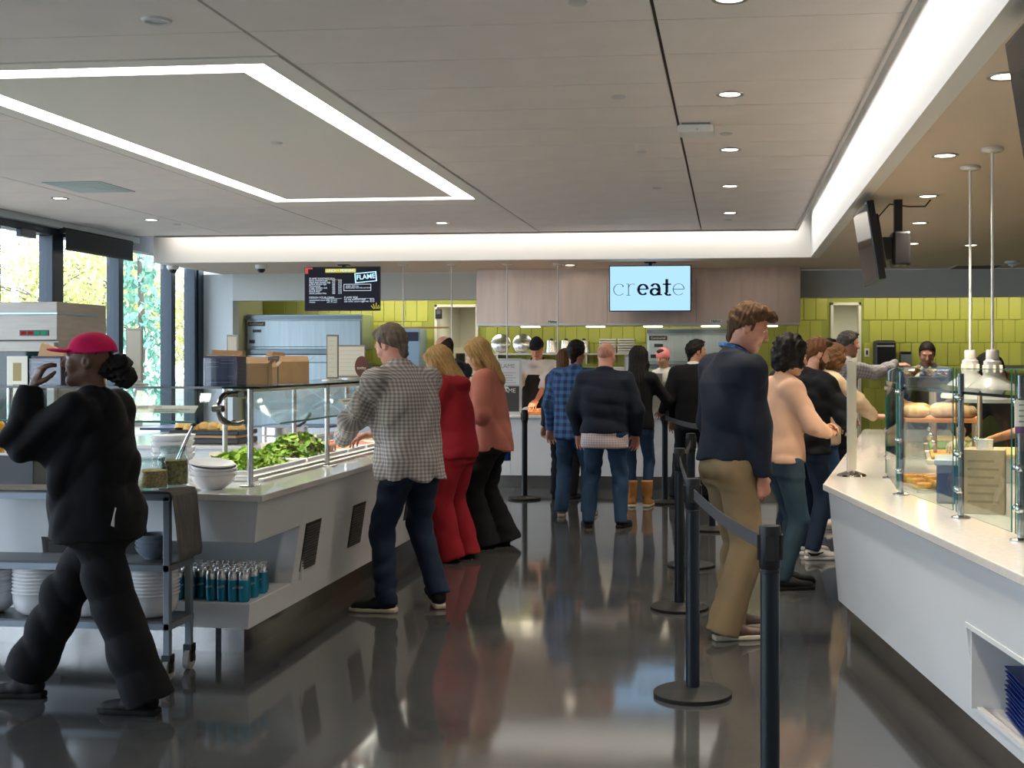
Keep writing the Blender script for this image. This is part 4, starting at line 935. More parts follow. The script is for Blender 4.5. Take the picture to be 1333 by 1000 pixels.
# ================================================================ KITCHEN AT THE BACK
M_hood = mat('hood_steel', (0.64, 0.51, 0.44), 0.30, 1.0, var=0.10, vscale=3, stretch=(3, 3, 0.3))
bc = thing('kitchen_counter', 'white kitchen serving counter with steel kick plate across the back', 'counter', (0, 0, 0))
bx0, bx1 = -4.7, 0.55
MB().box(bx0, bx1, 14.58, 15.45, 0.855, 0.89).build('countertop', M_quartz, bc, bevel=0.004)
n0, n1 = X_at(600, 14.65), X_at(665, 14.65)
MB().box(bx0, n0, 14.63, 14.66, 0.16, 0.855).build('front_panel', M_lam, bc)
xs = [n1] + [n1 + (bx1 - n1) * k / 3 for k in (1, 2, 3)]
for k in range(3): MB().box(xs[k] + 0.003, xs[k + 1] - 0.003, 14.63, 14.66, 0.16, 0.855).build('front_panel', M_lam, bc)
MB().box(n0, n1, 14.63, 14.66, 0.16, 0.33).build('front_panel', M_lam, bc); MB().box(n0, n1, 14.63, 14.66, 0.57, 0.855).build('front_panel', M_lam, bc)
MB().box(n0, n1, 14.95, 14.97, 0.33, 0.57).box(n0, n1, 14.66, 14.95, 0.32, 0.33).build('niche', M_lam, bc)
MB().box(bx0, bx1, 14.97, 15.44, 0.16, 0.85).build('carcass', M_lam, bc)
MB().box(bx0, bx1, 14.76, 14.80, 0, 0.17).build('kick_plate', M_kick, bc)
M_tray = mat('royal_blue_tray', (0.006, 0.03, 0.20), 0.35)
def trays(x, y, z, n, label, grp, sc=(1, 1, 1)):
    global tr0
    for k in range(n):
        if 'tr0' not in globals():
            tr0 = MB().prism([(-0.2, -0.14), (0.2, -0.14), (0.2, 0.14), (-0.2, 0.14)], 0, 0.016, [(-0.215, -0.155), (0.215, -0.155), (0.215, 0.155), (-0.215, 0.155)]).build('tray', M_tray, bevel=0.004); o = tr0
        else: o = inst(tr0)
        o.location = (x + random.uniform(-.003, .003), y + random.uniform(-.003, .003), z + 0.0165 * k); o.scale = sc; tag(o, label, 'tray', grp)
for i, fx_ in enumerate((0.2, 0.8)):
    trays(n0 + (n1 - n0) * fx_, 14.81, 0.331, 12, ['royal blue tray stacked in the kitchen counter niche beside the red outfit', 'royal blue tray stacked in the kitchen counter niche beside the pink sweater'][i], 'blue trays in the kitchen counter', (0.42, 0.8, 1))
# hood
hd = thing('exhaust_hood', 'long brushed steel exhaust hood over the cooking line', 'exhaust hood', (0, 0, 0))
h0, h1 = X_at(620, 15.9), X_at(1042, 15.9)
prof = [(15.9, SOF), (15.9, 2.03), (15.98, 2.0), (17.3, 2.0), (17.3, SOF)]
def extr(prof, xa_, xb_):
    n = len(prof); vs = [(xa_, y, z) for y, z in prof] + [(xb_, y, z) for y, z in prof]
    return vs, [tuple(range(n)), tuple(range(2 * n - 1, n - 1, -1))] + [(i, n + i, n + (i + 1) % n, (i + 1) % n) for i in range(n)]
seams = [h0, h0 + (h1 - h0) * 0.41, h0 + (h1 - h0) * 0.685, h1]
for k in range(3): MB().add(*extr([(15.9, 2.60), (15.9, 2.03), (15.98, 2.0), (16.38, 2.0), (16.38, 2.60)], seams[k] + 0.002, seams[k + 1] - 0.002)).build('hood_panel', M_hood, hd)
MB().box(h0, h1, 15.93, 16.38, 2.60, SOF).build('top_band', M_hood, hd)
MB().box(h0, h1, 15.885, 15.905, 2.0, 2.03).build('drip_lip', M_steel, hd)
for k, u in enumerate((720, 932)):
    x = X_at(u, 15.9); pl = MB().box(x - 0.075, x + 0.075, 15.893, 15.899, 2.035, 2.07).build('name_plate', M_white, hd)
    text('lettering', 'Halton', 0.045, M_black, pl, (x, 15.892, 2.0525), RX, offset=0.001)
for u in (690, 775, 850, 925, 1000):
    x = X_at(u, 16.1); MB().box(x - 0.12, x + 0.12, 16.08, 16.2, 1.985, 1.999).build('hood_light', emis('hood_lamp', (1.0, 0.9, 0.66), 5.0), hd)
area('hood_lamp_light', ((h0 + h1) / 2, 16.14, 1.98), (0, 0, 0), h1 - h0 - 0.4, 0.1, 8, (1.0, 0.88, 0.62))
# wall shelf and pans below the hood
sh = thing('kitchen_shelf', 'steel wall shelf under the exhaust hood', 'shelf', (0, 0, 0))
s0, s1 = X_at(640, 17.3), X_at(832, 17.3)
MB().box(s0, s1, 17.15, 17.48, 1.63, 1.65).build('board', M_steel, sh)
for k in range(4): x = s0 + 0.1 + (s1 - s0 - 0.2) * k / 3; MB().box(x - 0.01, x + 0.01, 17.2, 17.49, 1.5, 1.63).build('bracket', M_steel, sh)
def kpan(u, kind, label):
    x = X_at(u, 17.3); t = thing('steel_pan', label, 'pan', (x, 17.3, 1.65), 0, 'pans on the kitchen shelf')
    if kind == 'round':
        MB().lathe([(0, 0.0), (0.10, 0.0), (0.13, 0.03), (0.14, 0.07), (0.13, 0.08), (0, 0.09)], 24, Matrix.Translation((0, 0, 0.13)) @ Matrix.Rotation(R(80), 4, 'X'), False).build('pan', M_steel2, t, smooth=True)
        MB().box(-0.06, 0.06, -0.02, 0.06, 0, 0.015).build('support', M_steel, t)
    elif kind == 'pot':
        MB().lathe([(0, 0), (0.09, 0), (0.10, 0.01), (0.085, 0.18), (0, 0.185)], 20, cap=False).build('pot', M_steel2, t, smooth=True); MB().lathe([(0.03, 0.185), (0.02, 0.21), (0, 0.21)], 10, cap=False).build('knob', M_black, t)
    else:
        for k in range(6): MB().box(-0.12, 0.12, -0.1, 0.1, 0.035 * k, 0.035 * k + 0.028).build('pan', M_steel, t, bevel=0.006)
for u, k, l in ((653, 'round', 'round steel lid leaning at the dark end of the kitchen shelf'), (681, 'round', 'round steel lid leaning beside the cook cap'), (718, 'pot', 'small steel pot behind the cook'), (737, 'pot', 'large steel pot on the kitchen shelf'), (760, 'pot', 'steel pot with a knob near the navy pullover head'),
                (792, 'stack', 'narrow stack of steel pans on the kitchen shelf'), (816, 'stack', 'wide stack of steel pans at the shelf end')): kpan(u, k, l)
M_bst = mat('cool_steel', (0.40, 0.47, 0.50), 0.40, 0.85, var=0.08, vscale=4, stretch=(6, 1, 0.3))
def cookline(name, u0, u1, Y, ztop, label, cat, depth=0.6):
    x0, x1 = X_at(u0, Y), X_at(u1, Y); w = x1 - x0
    t = thing(name, label, cat, (x0, Y, 0))
    z1 = ztop
    MB().box(0, w, 0.06, depth, z1 - 0.50, z1).build('upper_housing', M_bst, t, bevel=0.01)
    MB().box(0.02, w - 0.02, 0.035, 0.06, z1 - 0.46, z1 - 0.09).build('upper_door', M_bst, t, bevel=0.006)
    MB().box(0, w, 0.02, 0.07, z1 - 0.07, z1 - 0.02).build('top_rail', mat('blue_grey_rail', (0.16, 0.20, 0.22), 0.3, 0.7), t)
    MB().box(0, w, 0.0, 0.07, z1 - 0.56, z1 - 0.50).build('lower_rail', MATS['blue_grey_rail'], t)
    pl = MB().box(0.03, 0.28, 0.028, 0.035, z1 - 0.165, z1 - 0.105).build('name_plate', M_black, t)
    text('lettering', 'Continental', 0.042, M_card, pl, (0.155, 0.026, z1 - 0.135), RX)
    MB().box(0.10, 0.22, 0.028, 0.035, z1 - 0.255, z1 - 0.215).build('badge', M_black, t)
    MB().box(0.05, 0.13, 0.028, 0.035, z1 - 0.41, z1 - 0.36).build('gauge', M_black, t)
    MB().box(0.0, w, 0.0, depth, 0.86, z1 - 0.56 - 0.12).build('lower_housing', M_bst, t, bevel=0.006)
    MB().box(0.03, w - 0.03, -0.02, 0.03, z1 - 0.68, z1 - 0.57).build('work_edge', M_bst, t, bevel=0.006)
    for k in range(2): MB().box(0.04 + k * (w - 0.04) / 2, k * (w - 0.04) / 2 + (w - 0.1) / 2, -0.012, 0.0, 0.2, 0.82).build('door', M_bst, t, bevel=0.006)
    MB().box(0, w, 0.0, depth, 0.12, 0.86).build('base', M_bst, t); MB().box(0.03, w - 0.03, 0.05, depth, 0, 0.12).build('plinth', M_black, t)
    return t
cookline('deck_oven', 319, 470, 16.75, 2.20, 'wide stainless deck oven in the tiled alcove under the menu screen', 'oven')
cookline('grill_oven', 842, 958, 16.85, 1.99, 'stainless oven unit under the hood beside the dark suit', 'oven')
# glass display case before the deck oven
t = thing('display_case', 'glass display case with ovals printed before the deck oven', 'display case', (X_at(325, 15.3), 15.6, 0.0))
w = X_at(463, 15.3) - X_at(325, 15.3)
MB().box(0, w, 0.02, 0.38, -0.89, 0.0).build('pedestal', M_steel, t)
bp_ = MB().box(0, w, 0, 0.4, 0.0, 0.03).build('base', M_steel, t); MB().box(0, w, 0.0, 0.4, 0.55, 0.57).build('top', M_steel, t)
for x in (0.01, w * 0.5, w - 0.01): MB().box(x - 0.01, x + 0.01, 0, 0.02, 0.03, 0.55).build('post', M_steel, t)
MB().box(0.02, w - 0.02, 0.005, 0.012, 0.03, 0.55).build('pane', M_glass, t)
for k in range(6):
    MB().lathe([(0, 0.07), (0.05, 0.06), (0.085, 0.03), (0.09, 0.0)], 14, Matrix.Translation((0.16 + 0.19 * k, 0.2, 0.16)), False).build('bread_roll', MATS['golden_bread'], t, smooth=True)
MB().box(0.05, w - 0.05, 0.05, 0.36, 0.14, 0.16).build('shelf', M_steel, t)
# pizza peel and blue oven box near the corridor door
t = thing('wall_oven', 'small blue steel oven on a stand beside the corridor door', 'oven', (X_at(527, 17.0), 17.0, 0))
MB().box(-0.22, 0.22, -0.02, 0.4, 1.25, 2.0).build('cabinet', mat('blue_steel', (0.30, 0.42, 0.52), 0.3, 0.6), t, bevel=0.01)
MB().box(-0.2, 0.2, -0.03, -0.02, 1.82, 1.95).build('control_strip', M_print2, t); MB().box(-0.15, 0.15, -0.035, -0.02, 1.4, 1.42).build('handle', M_chrome, t)
MB().box(-0.24, 0.24, -0.02, 0.4, 0.0, 1.25).build('stand', M_steel, t)
t = thing('pizza_peel', 'wooden pizza peel lying on the blue oven', 'pizza peel', (X_at(527, 17.0), 17.05, 2.0))
MB().box(-0.05, 0.62, -0.02, 0.02, 0.0, 0.025).build('handle', mat('peel_wood', (0.30, 0.17, 0.06), 0.6), t); MB().box(-0.30, -0.05, -0.12, 0.12, 0.0, 0.012).build('blade', MATS['peel_wood'], t, bevel=0.004)
# wall things on the green tiles
def wallthing(name, u, v, label, cat): 
    p = at_y(u, v, TY - 0.002); return thing(name, label, cat, p)
t = wallthing('paper_towel_dispenser', 1150, 461, 'black paper towel dispenser on the green tiled wall', 'dispenser')
MB().box(-0.15, 0.15, -0.22, 0, -0.19, 0.19).build('housing', M_black, t, bevel=0.04); MB().box(-0.13, 0.13, -0.215, -0.05, -0.215, -0.19).build('outlet', M_blackm, t); MB().box(-0.12, 0.12, -0.225, -0.22, 0.10, 0.12).build('painted_highlight', mat('highlight_grey', (0.35, 0.36, 0.33), 0.2), t)  # pale strip on the front paints in a highlight
t = wallthing('soap_dispenser', 1178, 467, 'small grey soap dispenser beside the paper towel dispenser', 'dispenser')
MB().box(-0.075, 0.075, -0.12, 0, -0.1, 0.1).build('housing', mat('soap_grey', (0.16, 0.19, 0.19), 0.35), t, bevel=0.015); MB().box(-0.07, 0.07, -0.125, -0.02, 0.06, 0.1).build('lid', M_black, t, bevel=0.008)
t = wallthing('light_switch', 1128.5, 459, 'cream light switch plate between the door and the towel dispenser', 'light switch')
MB().box(-0.035, 0.035, -0.008, 0, -0.06, 0.06).build('plate', M_card, t, bevel=0.003); MB().box(-0.012, 0.012, -0.014, -0.008, -0.03, 0.03).build('rocker', M_black, t)
t = wallthing('wall_clock_unit', 572, 409, 'small black card reader on the corridor door frame', 'card reader'); t.location.y = TY - 0.03
MB().box(-0.05, 0.05, -0.03, 0, -0.07, 0.07).build('housing', M_black, t, bevel=0.008); MB().box(-0.03, 0.03, -0.033, -0.03, 0.0, 0.05).build('face', M_print, t)
t = thing('corridor_fixture', 'long ceiling light glowing beyond the tiled wall doorway', 'ceiling light', (2.35, 19.0, 2.72))
MB().box(-0.6, 0.6, -0.1, 0.1, -0.06, 0).build('housing', M_white, t); MB().box(-0.58, 0.58, -0.09, 0.09, -0.075, -0.06).build('tube', emis('tube_glow', (1, 0.95, 0.85), 3.0), t)
t = thing('wall_phone', 'dark telephone hung on the corridor wall', 'telephone', (X_at(597, 18.6), 18.7, 1.55))
MB().box(-0.07, 0.07, 0, 0.06, -0.11, 0.11).build('base', M_blackm, t, bevel=0.01); MB().box(-0.055, -0.015, -0.04, 0, -0.09, 0.09).build('handset', M_black, t, bevel=0.01)
MB().box(-0.1, 0.1, 0.06, 0.1, -1.55, 0.2).build('pillar_board', M_frame, t)
rs_ = thing('rack_shelf', 'steel rack against the right hand tiled wall behind the pendant lamps', 'shelf', (X_at(1315, 17.0), 17.0, 0))
MB().box(-0.9, 1.4, 0, 0.45, 0.86, 0.9).build('worktop', M_steel, rs_)
for x in (-0.85, 0.3, 1.35): MB().box(x - 0.02, x + 0.02, 0.02, 0.06, 0, 0.86).build('leg', M_steel, rs_)
MB().box(-0.25, 0.5, 0.15, 0.45, 1.44, 1.48).build('board', M_steel, rs_); MB().box(-0.2, -0.17, 0.2, 0.45, 0.9, 1.44).build('upright', M_steel, rs_); MB().box(0.42, 0.45, 0.2, 0.45, 0.9, 1.44).build('upright', M_steel, rs_)
# poster stand and food on the kitchen counter
t = thing('poster_stand', 'framed double poster stand with a burger picture on the kitchen counter', 'sign', (X_at(657, 14.85), 14.85, 0.89))
MB().box(-0.21, 0.21, 0.0, 0.015, 0.0, 0.68).build('frame', mat('silver_frame', (0.5, 0.5, 0.48), 0.35, 0.7), t)
u_ = MB().box(-0.18, 0.18, -0.004, 0.0, 0.36, 0.65).build('upper_sheet', mat('paper_white', (0.72, 0.72, 0.70), 0.6), t)
text('heading', 'FLAME', 0.075, M_gray, u_, (0.02, -0.005, 0.585), RX)
for k in range(5): MB().box(-0.14, 0.14 - 0.04 * (k % 2), -0.006, -0.004, 0.50 - 0.03 * k, 0.506 - 0.03 * k).build('print_line', M_gray, u_)
l_ = MB().box(-0.18, 0.18, -0.004, 0.0, 0.03, 0.34).build('lower_sheet', mat('poster_dark', (0.035, 0.033, 0.035), 0.5), t)
text('heading', 'FLAME', 0.075, M_card, l_, (0.03, -0.005, 0.285), RX)
for k, (z_, c_, w_) in enumerate(((0.195, (0.42, 0.18, 0.06), 0.09), (0.165, (0.50, 0.10, 0.06), 0.10), (0.14, (0.20, 0.33, 0.05), 0.11), (0.115, (0.16, 0.07, 0.04), 0.10), (0.085, (0.45, 0.22, 0.09), 0.095))):
    MB().lathe([(0, -0.005), (w_, -0.005), (w_, 0.0), (0, 0.0)], 20, Matrix.Translation((0.03, 0.0, z_)) @ Matrix.Diagonal((1, 1, 0.26 if k else 0.45, 1)) @ Matrix.Rotation(R(90), 4, 'X'), False).build('burger_layer', mat('burger_%d' % k, c_, 0.6), l_)
t = thing('food_board', 'long orange board of food on the kitchen counter under the cook', 'serving board', (X_at(712, 14.85), 14.85, 0.89))
MB().box(-0.28, 0.34, -0.15, 0.16, 0.0, 0.035).build('board', mat('orange_board', (0.65, 0.25, 0.06), 0.5, var=0.2, vscale=8), t, bevel=0.006)
for k in range(9): MB().lathe([(0, 0.035), (0.03, 0.03), (0.045, 0.0)], 10, Matrix.Translation((-0.2 + 0.06 * k, random.uniform(-.08, .08), 0.035)), False).build('food_piece', mat('roast_orange', (0.60, 0.24, 0.07), 0.6, var=0.3, vscale=20), t, smooth=True)
t = thing('counter_sign', 'small white framed sign standing before the cooking line', 'sign', (X_at(823, 15.2), 15.2, 0.89))
MB().box(-0.10, 0.10, 0, 0.01, 0.0, 0.72).build('frame', MATS['silver_frame'], t); MB().box(-0.085, 0.085, -0.003, 0, 0.02, 0.70).build('sheet', MATS['paper_white'], t)
t = thing('carton', 'white takeaway carton on the inner shelf behind the navy pullover', 'box', (X_at(812, 15.9), 15.9, 0)); 
MB().box(-0.5, 0.5, 0, 0.3, 0, 1.38).build('shelf_body', M_steel, t); MB().box(-0.2, 0.2, 0.03, 0.25, 1.38, 1.46).build('lid_stack', MATS['paper_white'], t, bevel=0.01)
t['label'] = 'steel pass shelf with white takeaway lids behind the navy pullover'; t['category'] = 'shelf'; t.name = 'pass_shelf'
# ================================================================ CURVED FOOD COUNTER (right)
rc = thing('food_counter', 'angled white food counter with quartz top and a tray niche', 'counter', (0, 0, 0))
A0 = Vector((0.50, 6.73)); AN = Vector((1.17, 2.0)); AF = Vector((1.30, 12.2))
def off(v, d): return (v[0] + d, v[1])
MB().prism([(1.17, 2.0), (0.50, 6.73), (1.30, 12.2), (2.20, 12.2), (1.62, 6.73), (2.1, 2.0)][::-1], ZT - 0.035, ZT).build('countertop', M_quartz, rc, bevel=0.004)
B0 = (0.60, 6.93); K0 = (0.67, 7.04)
def face(z):   # leaning front face, near run and far run, as functions of height
    t_ = (0.835 - z) / 0.63
    return (Vector((0.53 + 0.07 * t_, 6.74 + 0.19 * t_)), Vector((1.195 + 0.055 * t_, 2.0)), Vector((1.33 + 0.10 * t_, 12.2)))
def near(z, Y): a, n_, f_ = face(z); k = (Y - n_.y) / (a.y - n_.y); return n_.x + (a.x - n_.x) * k
def npanel(y0, y1, z0, z1, name='front_panel', ycorner=False):
    def P(z):
        ya = face(z)[0].y if ycorner else y1
        return [(near(z, y0), y0), (near(z, ya), ya), (near(z, ya) + 0.03, ya), (near(z, y0) + 0.03, y0)]
    return MB().prism(P(z0), z0, z1, P(z1)).build(name, M_lam, rc)
Z0 = 0.205; NA, NB, NT, NBt = 4.62, 3.55, 0.565, 0.265
npanel(NA, 0, Z0, 0.835, ycorner=True); npanel(NB, NA, NT, 0.835); npanel(NB, NA, Z0, NBt); npanel(2.0, NB - 0.002, Z0, 0.835)
def FP(z): a, n_, f_ = face(z); return [(a.x, a.y), (f_.x, f_.y), (f_.x + 0.03, f_.y), (a.x + 0.03, a.y)]
MB().prism(FP(Z0), Z0, 0.835, FP(0.835)).build('front_panel', M_lam, rc)
# niche lining and frame
xn = near(0.4, 4.0)
MB().box(xn + 0.42, xn + 0.44, NB - 0.1, NA + 0.1, NBt - 0.02, NT + 0.02).prism([(near(0.27, NB) + 0.012, NB), (near(0.27, NA) + 0.012, NA), (xn + 0.43, NA), (xn + 0.43, NB)][::-1], NBt - 0.02, NBt).box(xn + 0.05, xn + 0.43, NB - 0.05, NA + 0.02, NT, NT + 0.02).build('niche', M_lam, rc)
MB().prism([(near(0.4, NA) - 0.004, NA - 0.02), (near(0.4, NA) - 0.004, NA + 0.0), (near(0.4, NA) + 0.5, NA), (near(0.4, NA) + 0.5, NA - 0.02)], NBt, NT).build('niche_cheek', M_lam, rc)
for (z0, z1) in ((NBt - 0.012, NBt + 0.006), (NT - 0.006, NT + 0.012)):
    P = lambda z: [(near(z, NB) - 0.004, NB), (near(z, NA) - 0.004, NA), (near(z, NA) + 0.02, NA), (near(z, NB) + 0.02, NB)]
    MB().prism(P(z0), z0, z1, P(z1)).build('niche_trim', M_white, rc)
for k in range(1):
    trays(near(0.4, 4.25) + 0.235, 4.25, NBt + 0.001, 11, 'royal blue tray stacked in the niche of the angled food counter', 'blue trays in the angled counter', (0.90, 1.70, 1))
MB().prism([(1.36, 2.0), (0.67, 7.04), (1.50, 12.2), (1.54, 12.2), (0.72, 7.04), (1.40, 2.0)][::-1], 0, 0.21).build('kick_plate', M_kick, rc)
MB().prism([(1.78, 2.0), (1.2, 6.8), (1.55, 12.2), (2.15, 12.2), (1.60, 6.75), (2.08, 2.0)][::-1], 0.1, 0.83).build('carcass', M_lam, rc)
MB().prism([(0.66, 7.05), (0.85, 7.05), (0.85, 6.95), (0.70, 6.95)], 0, 0.2).build('kick_corner', M_kick, rc)

# sneeze guard panes and clamp posts
gg = thing('glass_screen', 'tall clear glass screen with twin posts along the angled counter', 'sneeze guard', (0, 0, 0))
nearpts = [Vector((0.845, 6.22)), Vector((0.97, 5.32)), Vector((1.065, 4.66)), Vector((1.22, 3.5))]
farpts = [Vector((0.90, 7.10)), Vector((1.02, 7.95)), Vector((1.14, 8.8)), Vector((1.26, 9.65)), Vector((1.38, 10.5))]
ZG = 1.50
M_post = mat('dark_post_steel', (0.30, 0.33, 0.35), 0.25, 1.0)
def clamp_post(p, zt=ZG - 0.02, copper=False):
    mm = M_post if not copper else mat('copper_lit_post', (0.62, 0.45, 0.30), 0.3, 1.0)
    o = MB().cyl((p.x, p.y, ZT + 0.006), (p.x, p.y, zt), 0.013, 14).build('post', mm, gg, smooth=True)
    MB().lathe([(0, 0), (0.04, 0), (0.04, 0.006), (0.016, 0.012), (0, 0.012)], 18, Matrix.Translation((p.x, p.y, ZT)), False).build('base_plate', M_post, o, smooth=True)
    for z in (ZT + 0.12, 1.14, 1.38):
        for s_ in (-1, 1):
            MB().lathe([(0.0, -0.016), (0.012, -0.011), (0.016, 0.0), (0.012, 0.011), (0, 0.016)], 12, Matrix.Translation((p.x - 0.012, p.y + 0.028 * s_, z)), False).build('clamp', M_chrome, o, smooth=True)
for p in nearpts + farpts: clamp_post(p)
for q in range(1, len(farpts) - 1): p = (farpts[q] + farpts[q + 1]) / 2 + Vector((0.28, 0)); clamp_post(p, 1.385, True)
for p in (Vector((1.25, 6.35)), Vector((1.38, 5.2))): clamp_post(p, 1.385, True)
def vpane(p0, p1, z0, z1, name='glass_pane', edge=True):
    d = (p1 - p0).normalized(); a = p0 + d * 0.02; b_ = p1 - d * 0.02; n = Vector((d.y, -d.x)) * 0.008
    poly = [(a.x, a.y), (b_.x, b_.y), (b_.x + n.x, b_.y + n.y), (a.x + n.x, a.y + n.y)]
    o = MB().prism(poly, z0, z1).build(name, M_glass, gg)
    if edge:
        for e in (a, b_):
            MB().prism([(e.x - .002, e.y - .003), (e.x + n.x + .002, e.y - .003), (e.x + n.x + .002, e.y + .003), (e.x - .002, e.y + .003)], z0, z1).build('pane_edge', M_gedge, o)
        MB().prism(poly, z1, z1 + 0.003).build('pane_edge', M_gedge, o)
    return o
O = Vector((-0.022, 0))
for q in range(3): vpane(nearpts[q] + O, nearpts[q + 1] + O, 0.90, ZG)
for q in range(4): vpane(farpts[q] + O, farpts[q + 1] + O, 0.90, 1.42)
vpane(nearpts[0] + O, farpts[0] + O, 0.90, 1.42)
# horizontal glass shelf
sf = MB().prism([(0.87, 6.98), (0.86, 6.22), (1.0, 5.32), (1.08, 4.66), (1.36, 4.7), (1.26, 5.4), (1.17, 6.3), (1.19, 7.0), (1.72, 10.6), (1.40, 10.6)][::-1], 1.392, 1.402).build('glass_shelf', M_glass, gg)
MB().prism([(0.863, 6.20), (0.858, 6.21), (0.87, 6.98), (1.40, 10.6), (1.405, 10.6), (0.876, 6.98)][::-1], 1.391, 1.403).build('shelf_edge', MATS['dark_glass_edge'], sf)
MB().prism([(0.86, 6.22), (0.998, 5.32), (1.078, 4.66), (1.083, 4.66), (1.004, 5.32), (0.866, 6.22)], 1.391, 1.403).build('shelf_edge', MATS['dark_glass_edge'], sf)
area('hot_case_light', (1.17, 5.6, 1.38), (0, 0, R(8)), 0.05, 2.2, 6, (1.0, 0.72, 0.42))
area('hot_case_light', (1.32, 8.6, 1.38), (0, 0, R(-8)), 0.05, 3.0, 9, (1.0, 0.72, 0.42))
# tall sign holder at the corner
t = thing('menu_stand', 'tall slim acrylic menu stand at the counter bend', 'sign', (0.70, 7.22, ZT), R(72))
MB().box(-0.11, 0.11, -0.004, 0.004, 0.03, 0.66).build('acrylic', mat('acrylic_silver', (0.55, 0.56, 0.58), 0.2, 0.3), t, bevel=0.002)
for zz, h_ in ((0.06, 0.27), (0.36, 0.27)):
    c_ = MB().box(-0.095, 0.095, 0.004, 0.006, zz, zz + h_).build('sheet', mat('lilac_sheet', (0.44, 0.44, 0.52), 0.5), t)
    for k in range(6): MB().box(-0.07, 0.07, 0.006, 0.007, zz + 0.03 + 0.035 * k, zz + 0.036 + 0.035 * k).build('print_line', M_gray, c_)
MB().lathe([(0, 0), (0.085, 0), (0.08, 0.01), (0.02, 0.03), (0, 0.03)], 22, cap=False).build('foot', mat('chrome_foot', (0.25, 0.24, 0.22), 0.2, 1.0), t, smooth=True)
# food inside the case
t = thing('pizza_tray', 'tray of pizza slices glowing under the heat lamps', 'pizza', (0.99, 6.52, ZT), R(8))
MB().box(-0.09, 0.09, -0.22, 0.22, 0.0, 0.02).build('tray', M_steel, t, bevel=0.006)
M_pz = mat('pizza_cheese', (0.72, 0.36, 0.05), 0.5, var=0.5, vscale=22, bump=0.8, bscale=40)
for k in range(8):
    a = (k % 4); b_ = k // 4; sx_ = -0.085 + 0.085 * b_; sy = -0.21 + 0.105 * a
    s_ = MB().prism([(sx_, sy), (sx_ + 0.082, sy + 0.02), (sx_ + 0.08, sy + 0.10), (sx_, sy + 0.09)], 0.02 + 0.012 * (k % 3), 0.05 + 0.012 * (k % 3)).build('slice', M_pz, t, bevel=0.008)
    for q in range(3): MB().lathe([(0, 0.004), (0.012, 0.003), (0.014, 0)], 10, Matrix.Translation((sx_ + 0.02 + 0.02 * q, sy + 0.05 + 0.015 * (q % 2), 0.05 + 0.012 * (k % 3))), False).build('topping', mat('pepper_red', (0.45, 0.06, 0.03), 0.5), s_)
# bread stand: wooden board with loaves
t = thing('bread_stand', 'raised wooden bread board on steel legs behind the glass', 'shelf', (1.16, 7.62, ZT), R(-8))
MB().box(-0.14, 0.34, -0.20, 0.22, 0.30, 0.325).build('board', mat('orange_wood', (0.42, 0.17, 0.05), 0.45, var=0.2, vscale=5), t, bevel=0.005)
for x in (-0.11, 0.31):
    for y in (-0.16, 0.18): MB().box(x - 0.012, x + 0.012, y - 0.012, y + 0.012, 0, 0.30).build('leg', M_steel, t)
M_loaf = mat('floured_loaf', (0.60, 0.42, 0.25), 0.8, var=0.35, vscale=18, bump=0.4, bscale=30); M_brown = mat('brown_crust', (0.42, 0.19, 0.05), 0.6, var=0.3, vscale=16)
def loaf(x, y, z, L, r, rz, mm, label):
    M = Matrix.Rotation(R(90), 4, 'Y') @ Matrix.Diagonal((0.75, 1, 1, 1))
    o = MB().lathe([(0.0, -L), (r * 0.6, -L * 0.92), (r, -L * 0.6), (r * 1.05, 0), (r, L * 0.6), (r * 0.6, L * 0.92), (0, L)], 16, M, False).build('bread_loaf', mm, smooth=True)
    o.location = (x, y, z + r * 0.74); o.rotation_euler = (0, 0, rz); tag(o, label, 'bread', 'loaves on the bread board')
zb = ZT + 0.325
loaf(1.10, 7.50, zb, 0.085, 0.05, 0.1, M_loaf, 'pale floured loaf near the glass edge of the bread board')
loaf(1.27, 7.50, zb, 0.085, 0.06, -0.1, M_loaf, 'pale floured loaf in the middle of the bread board'); loaf(1.41, 7.52, zb, 0.055, 0.048, 0.5, M_loaf, 'pale floured loaf under the heat lamps')
loaf(1.13, 7.70, zb, 0.10, 0.055, 0.1, M_brown, 'brown crusted loaf behind the floured bread near the glass'); loaf(1.35, 7.72, zb, 0.10, 0.055, -0.1, M_brown, 'brown crusted loaf behind the floured bread near the lamps')
t = thing('pastry_tray', 'tray of golden glazed pastries under the heat lamps', 'pastries', (1.36, 7.90, ZT)); 
MB().box(-0.02, 0.16, -0.12, 0.12, -0.0, 0.012).build('tray', M_steel, t)
for k in range(8): MB().lathe([(0, 0.035), (0.025, 0.03), (0.035, 0.0)], 10, Matrix.Translation((0.02 + 0.05 * (k % 3), -0.08 + 0.055 * (k // 3), 0.012)), False).build('pastry', mat('glazed_pastry', (0.72, 0.36, 0.05), 0.35, var=0.3, vscale=20), t, smooth=True)
# candy bowl on the glass shelf
t = thing('snack_basket', 'basket of wrapped snacks on the upper glass shelf', 'basket', (1.02, 6.66, 1.403))
MB().lathe([(0, 0), (0.09, 0), (0.13, 0.045), (0.125, 0.05), (0.085, 0.01), (0, 0.01)], 24, cap=False).build('bowl', M_print2, t, smooth=True)
cm = [mat('wrap_%d' % i, c, 0.35) for i, c in enumerate(((0.55, 0.50, 0.42), (0.36, 0.06, 0.04), (0.10, 0.16, 0.34), (0.45, 0.30, 0.08)))]
for k in range(60):
    a = random.uniform(0, 6.28); r = 0.11 * math.sqrt(random.random()); z = 0.05 + 0.06 * (1 - (r / 0.11) ** 2) * random.random()
    MB().box(-0.022, 0.022, -0.009, 0.009, -0.006, 0.006).build('snack', cm[k % 4], t, loc=(r * math.cos(a), r * math.sin(a), z), rot=(random.uniform(-.6, .6), random.uniform(-.6, .6), a))
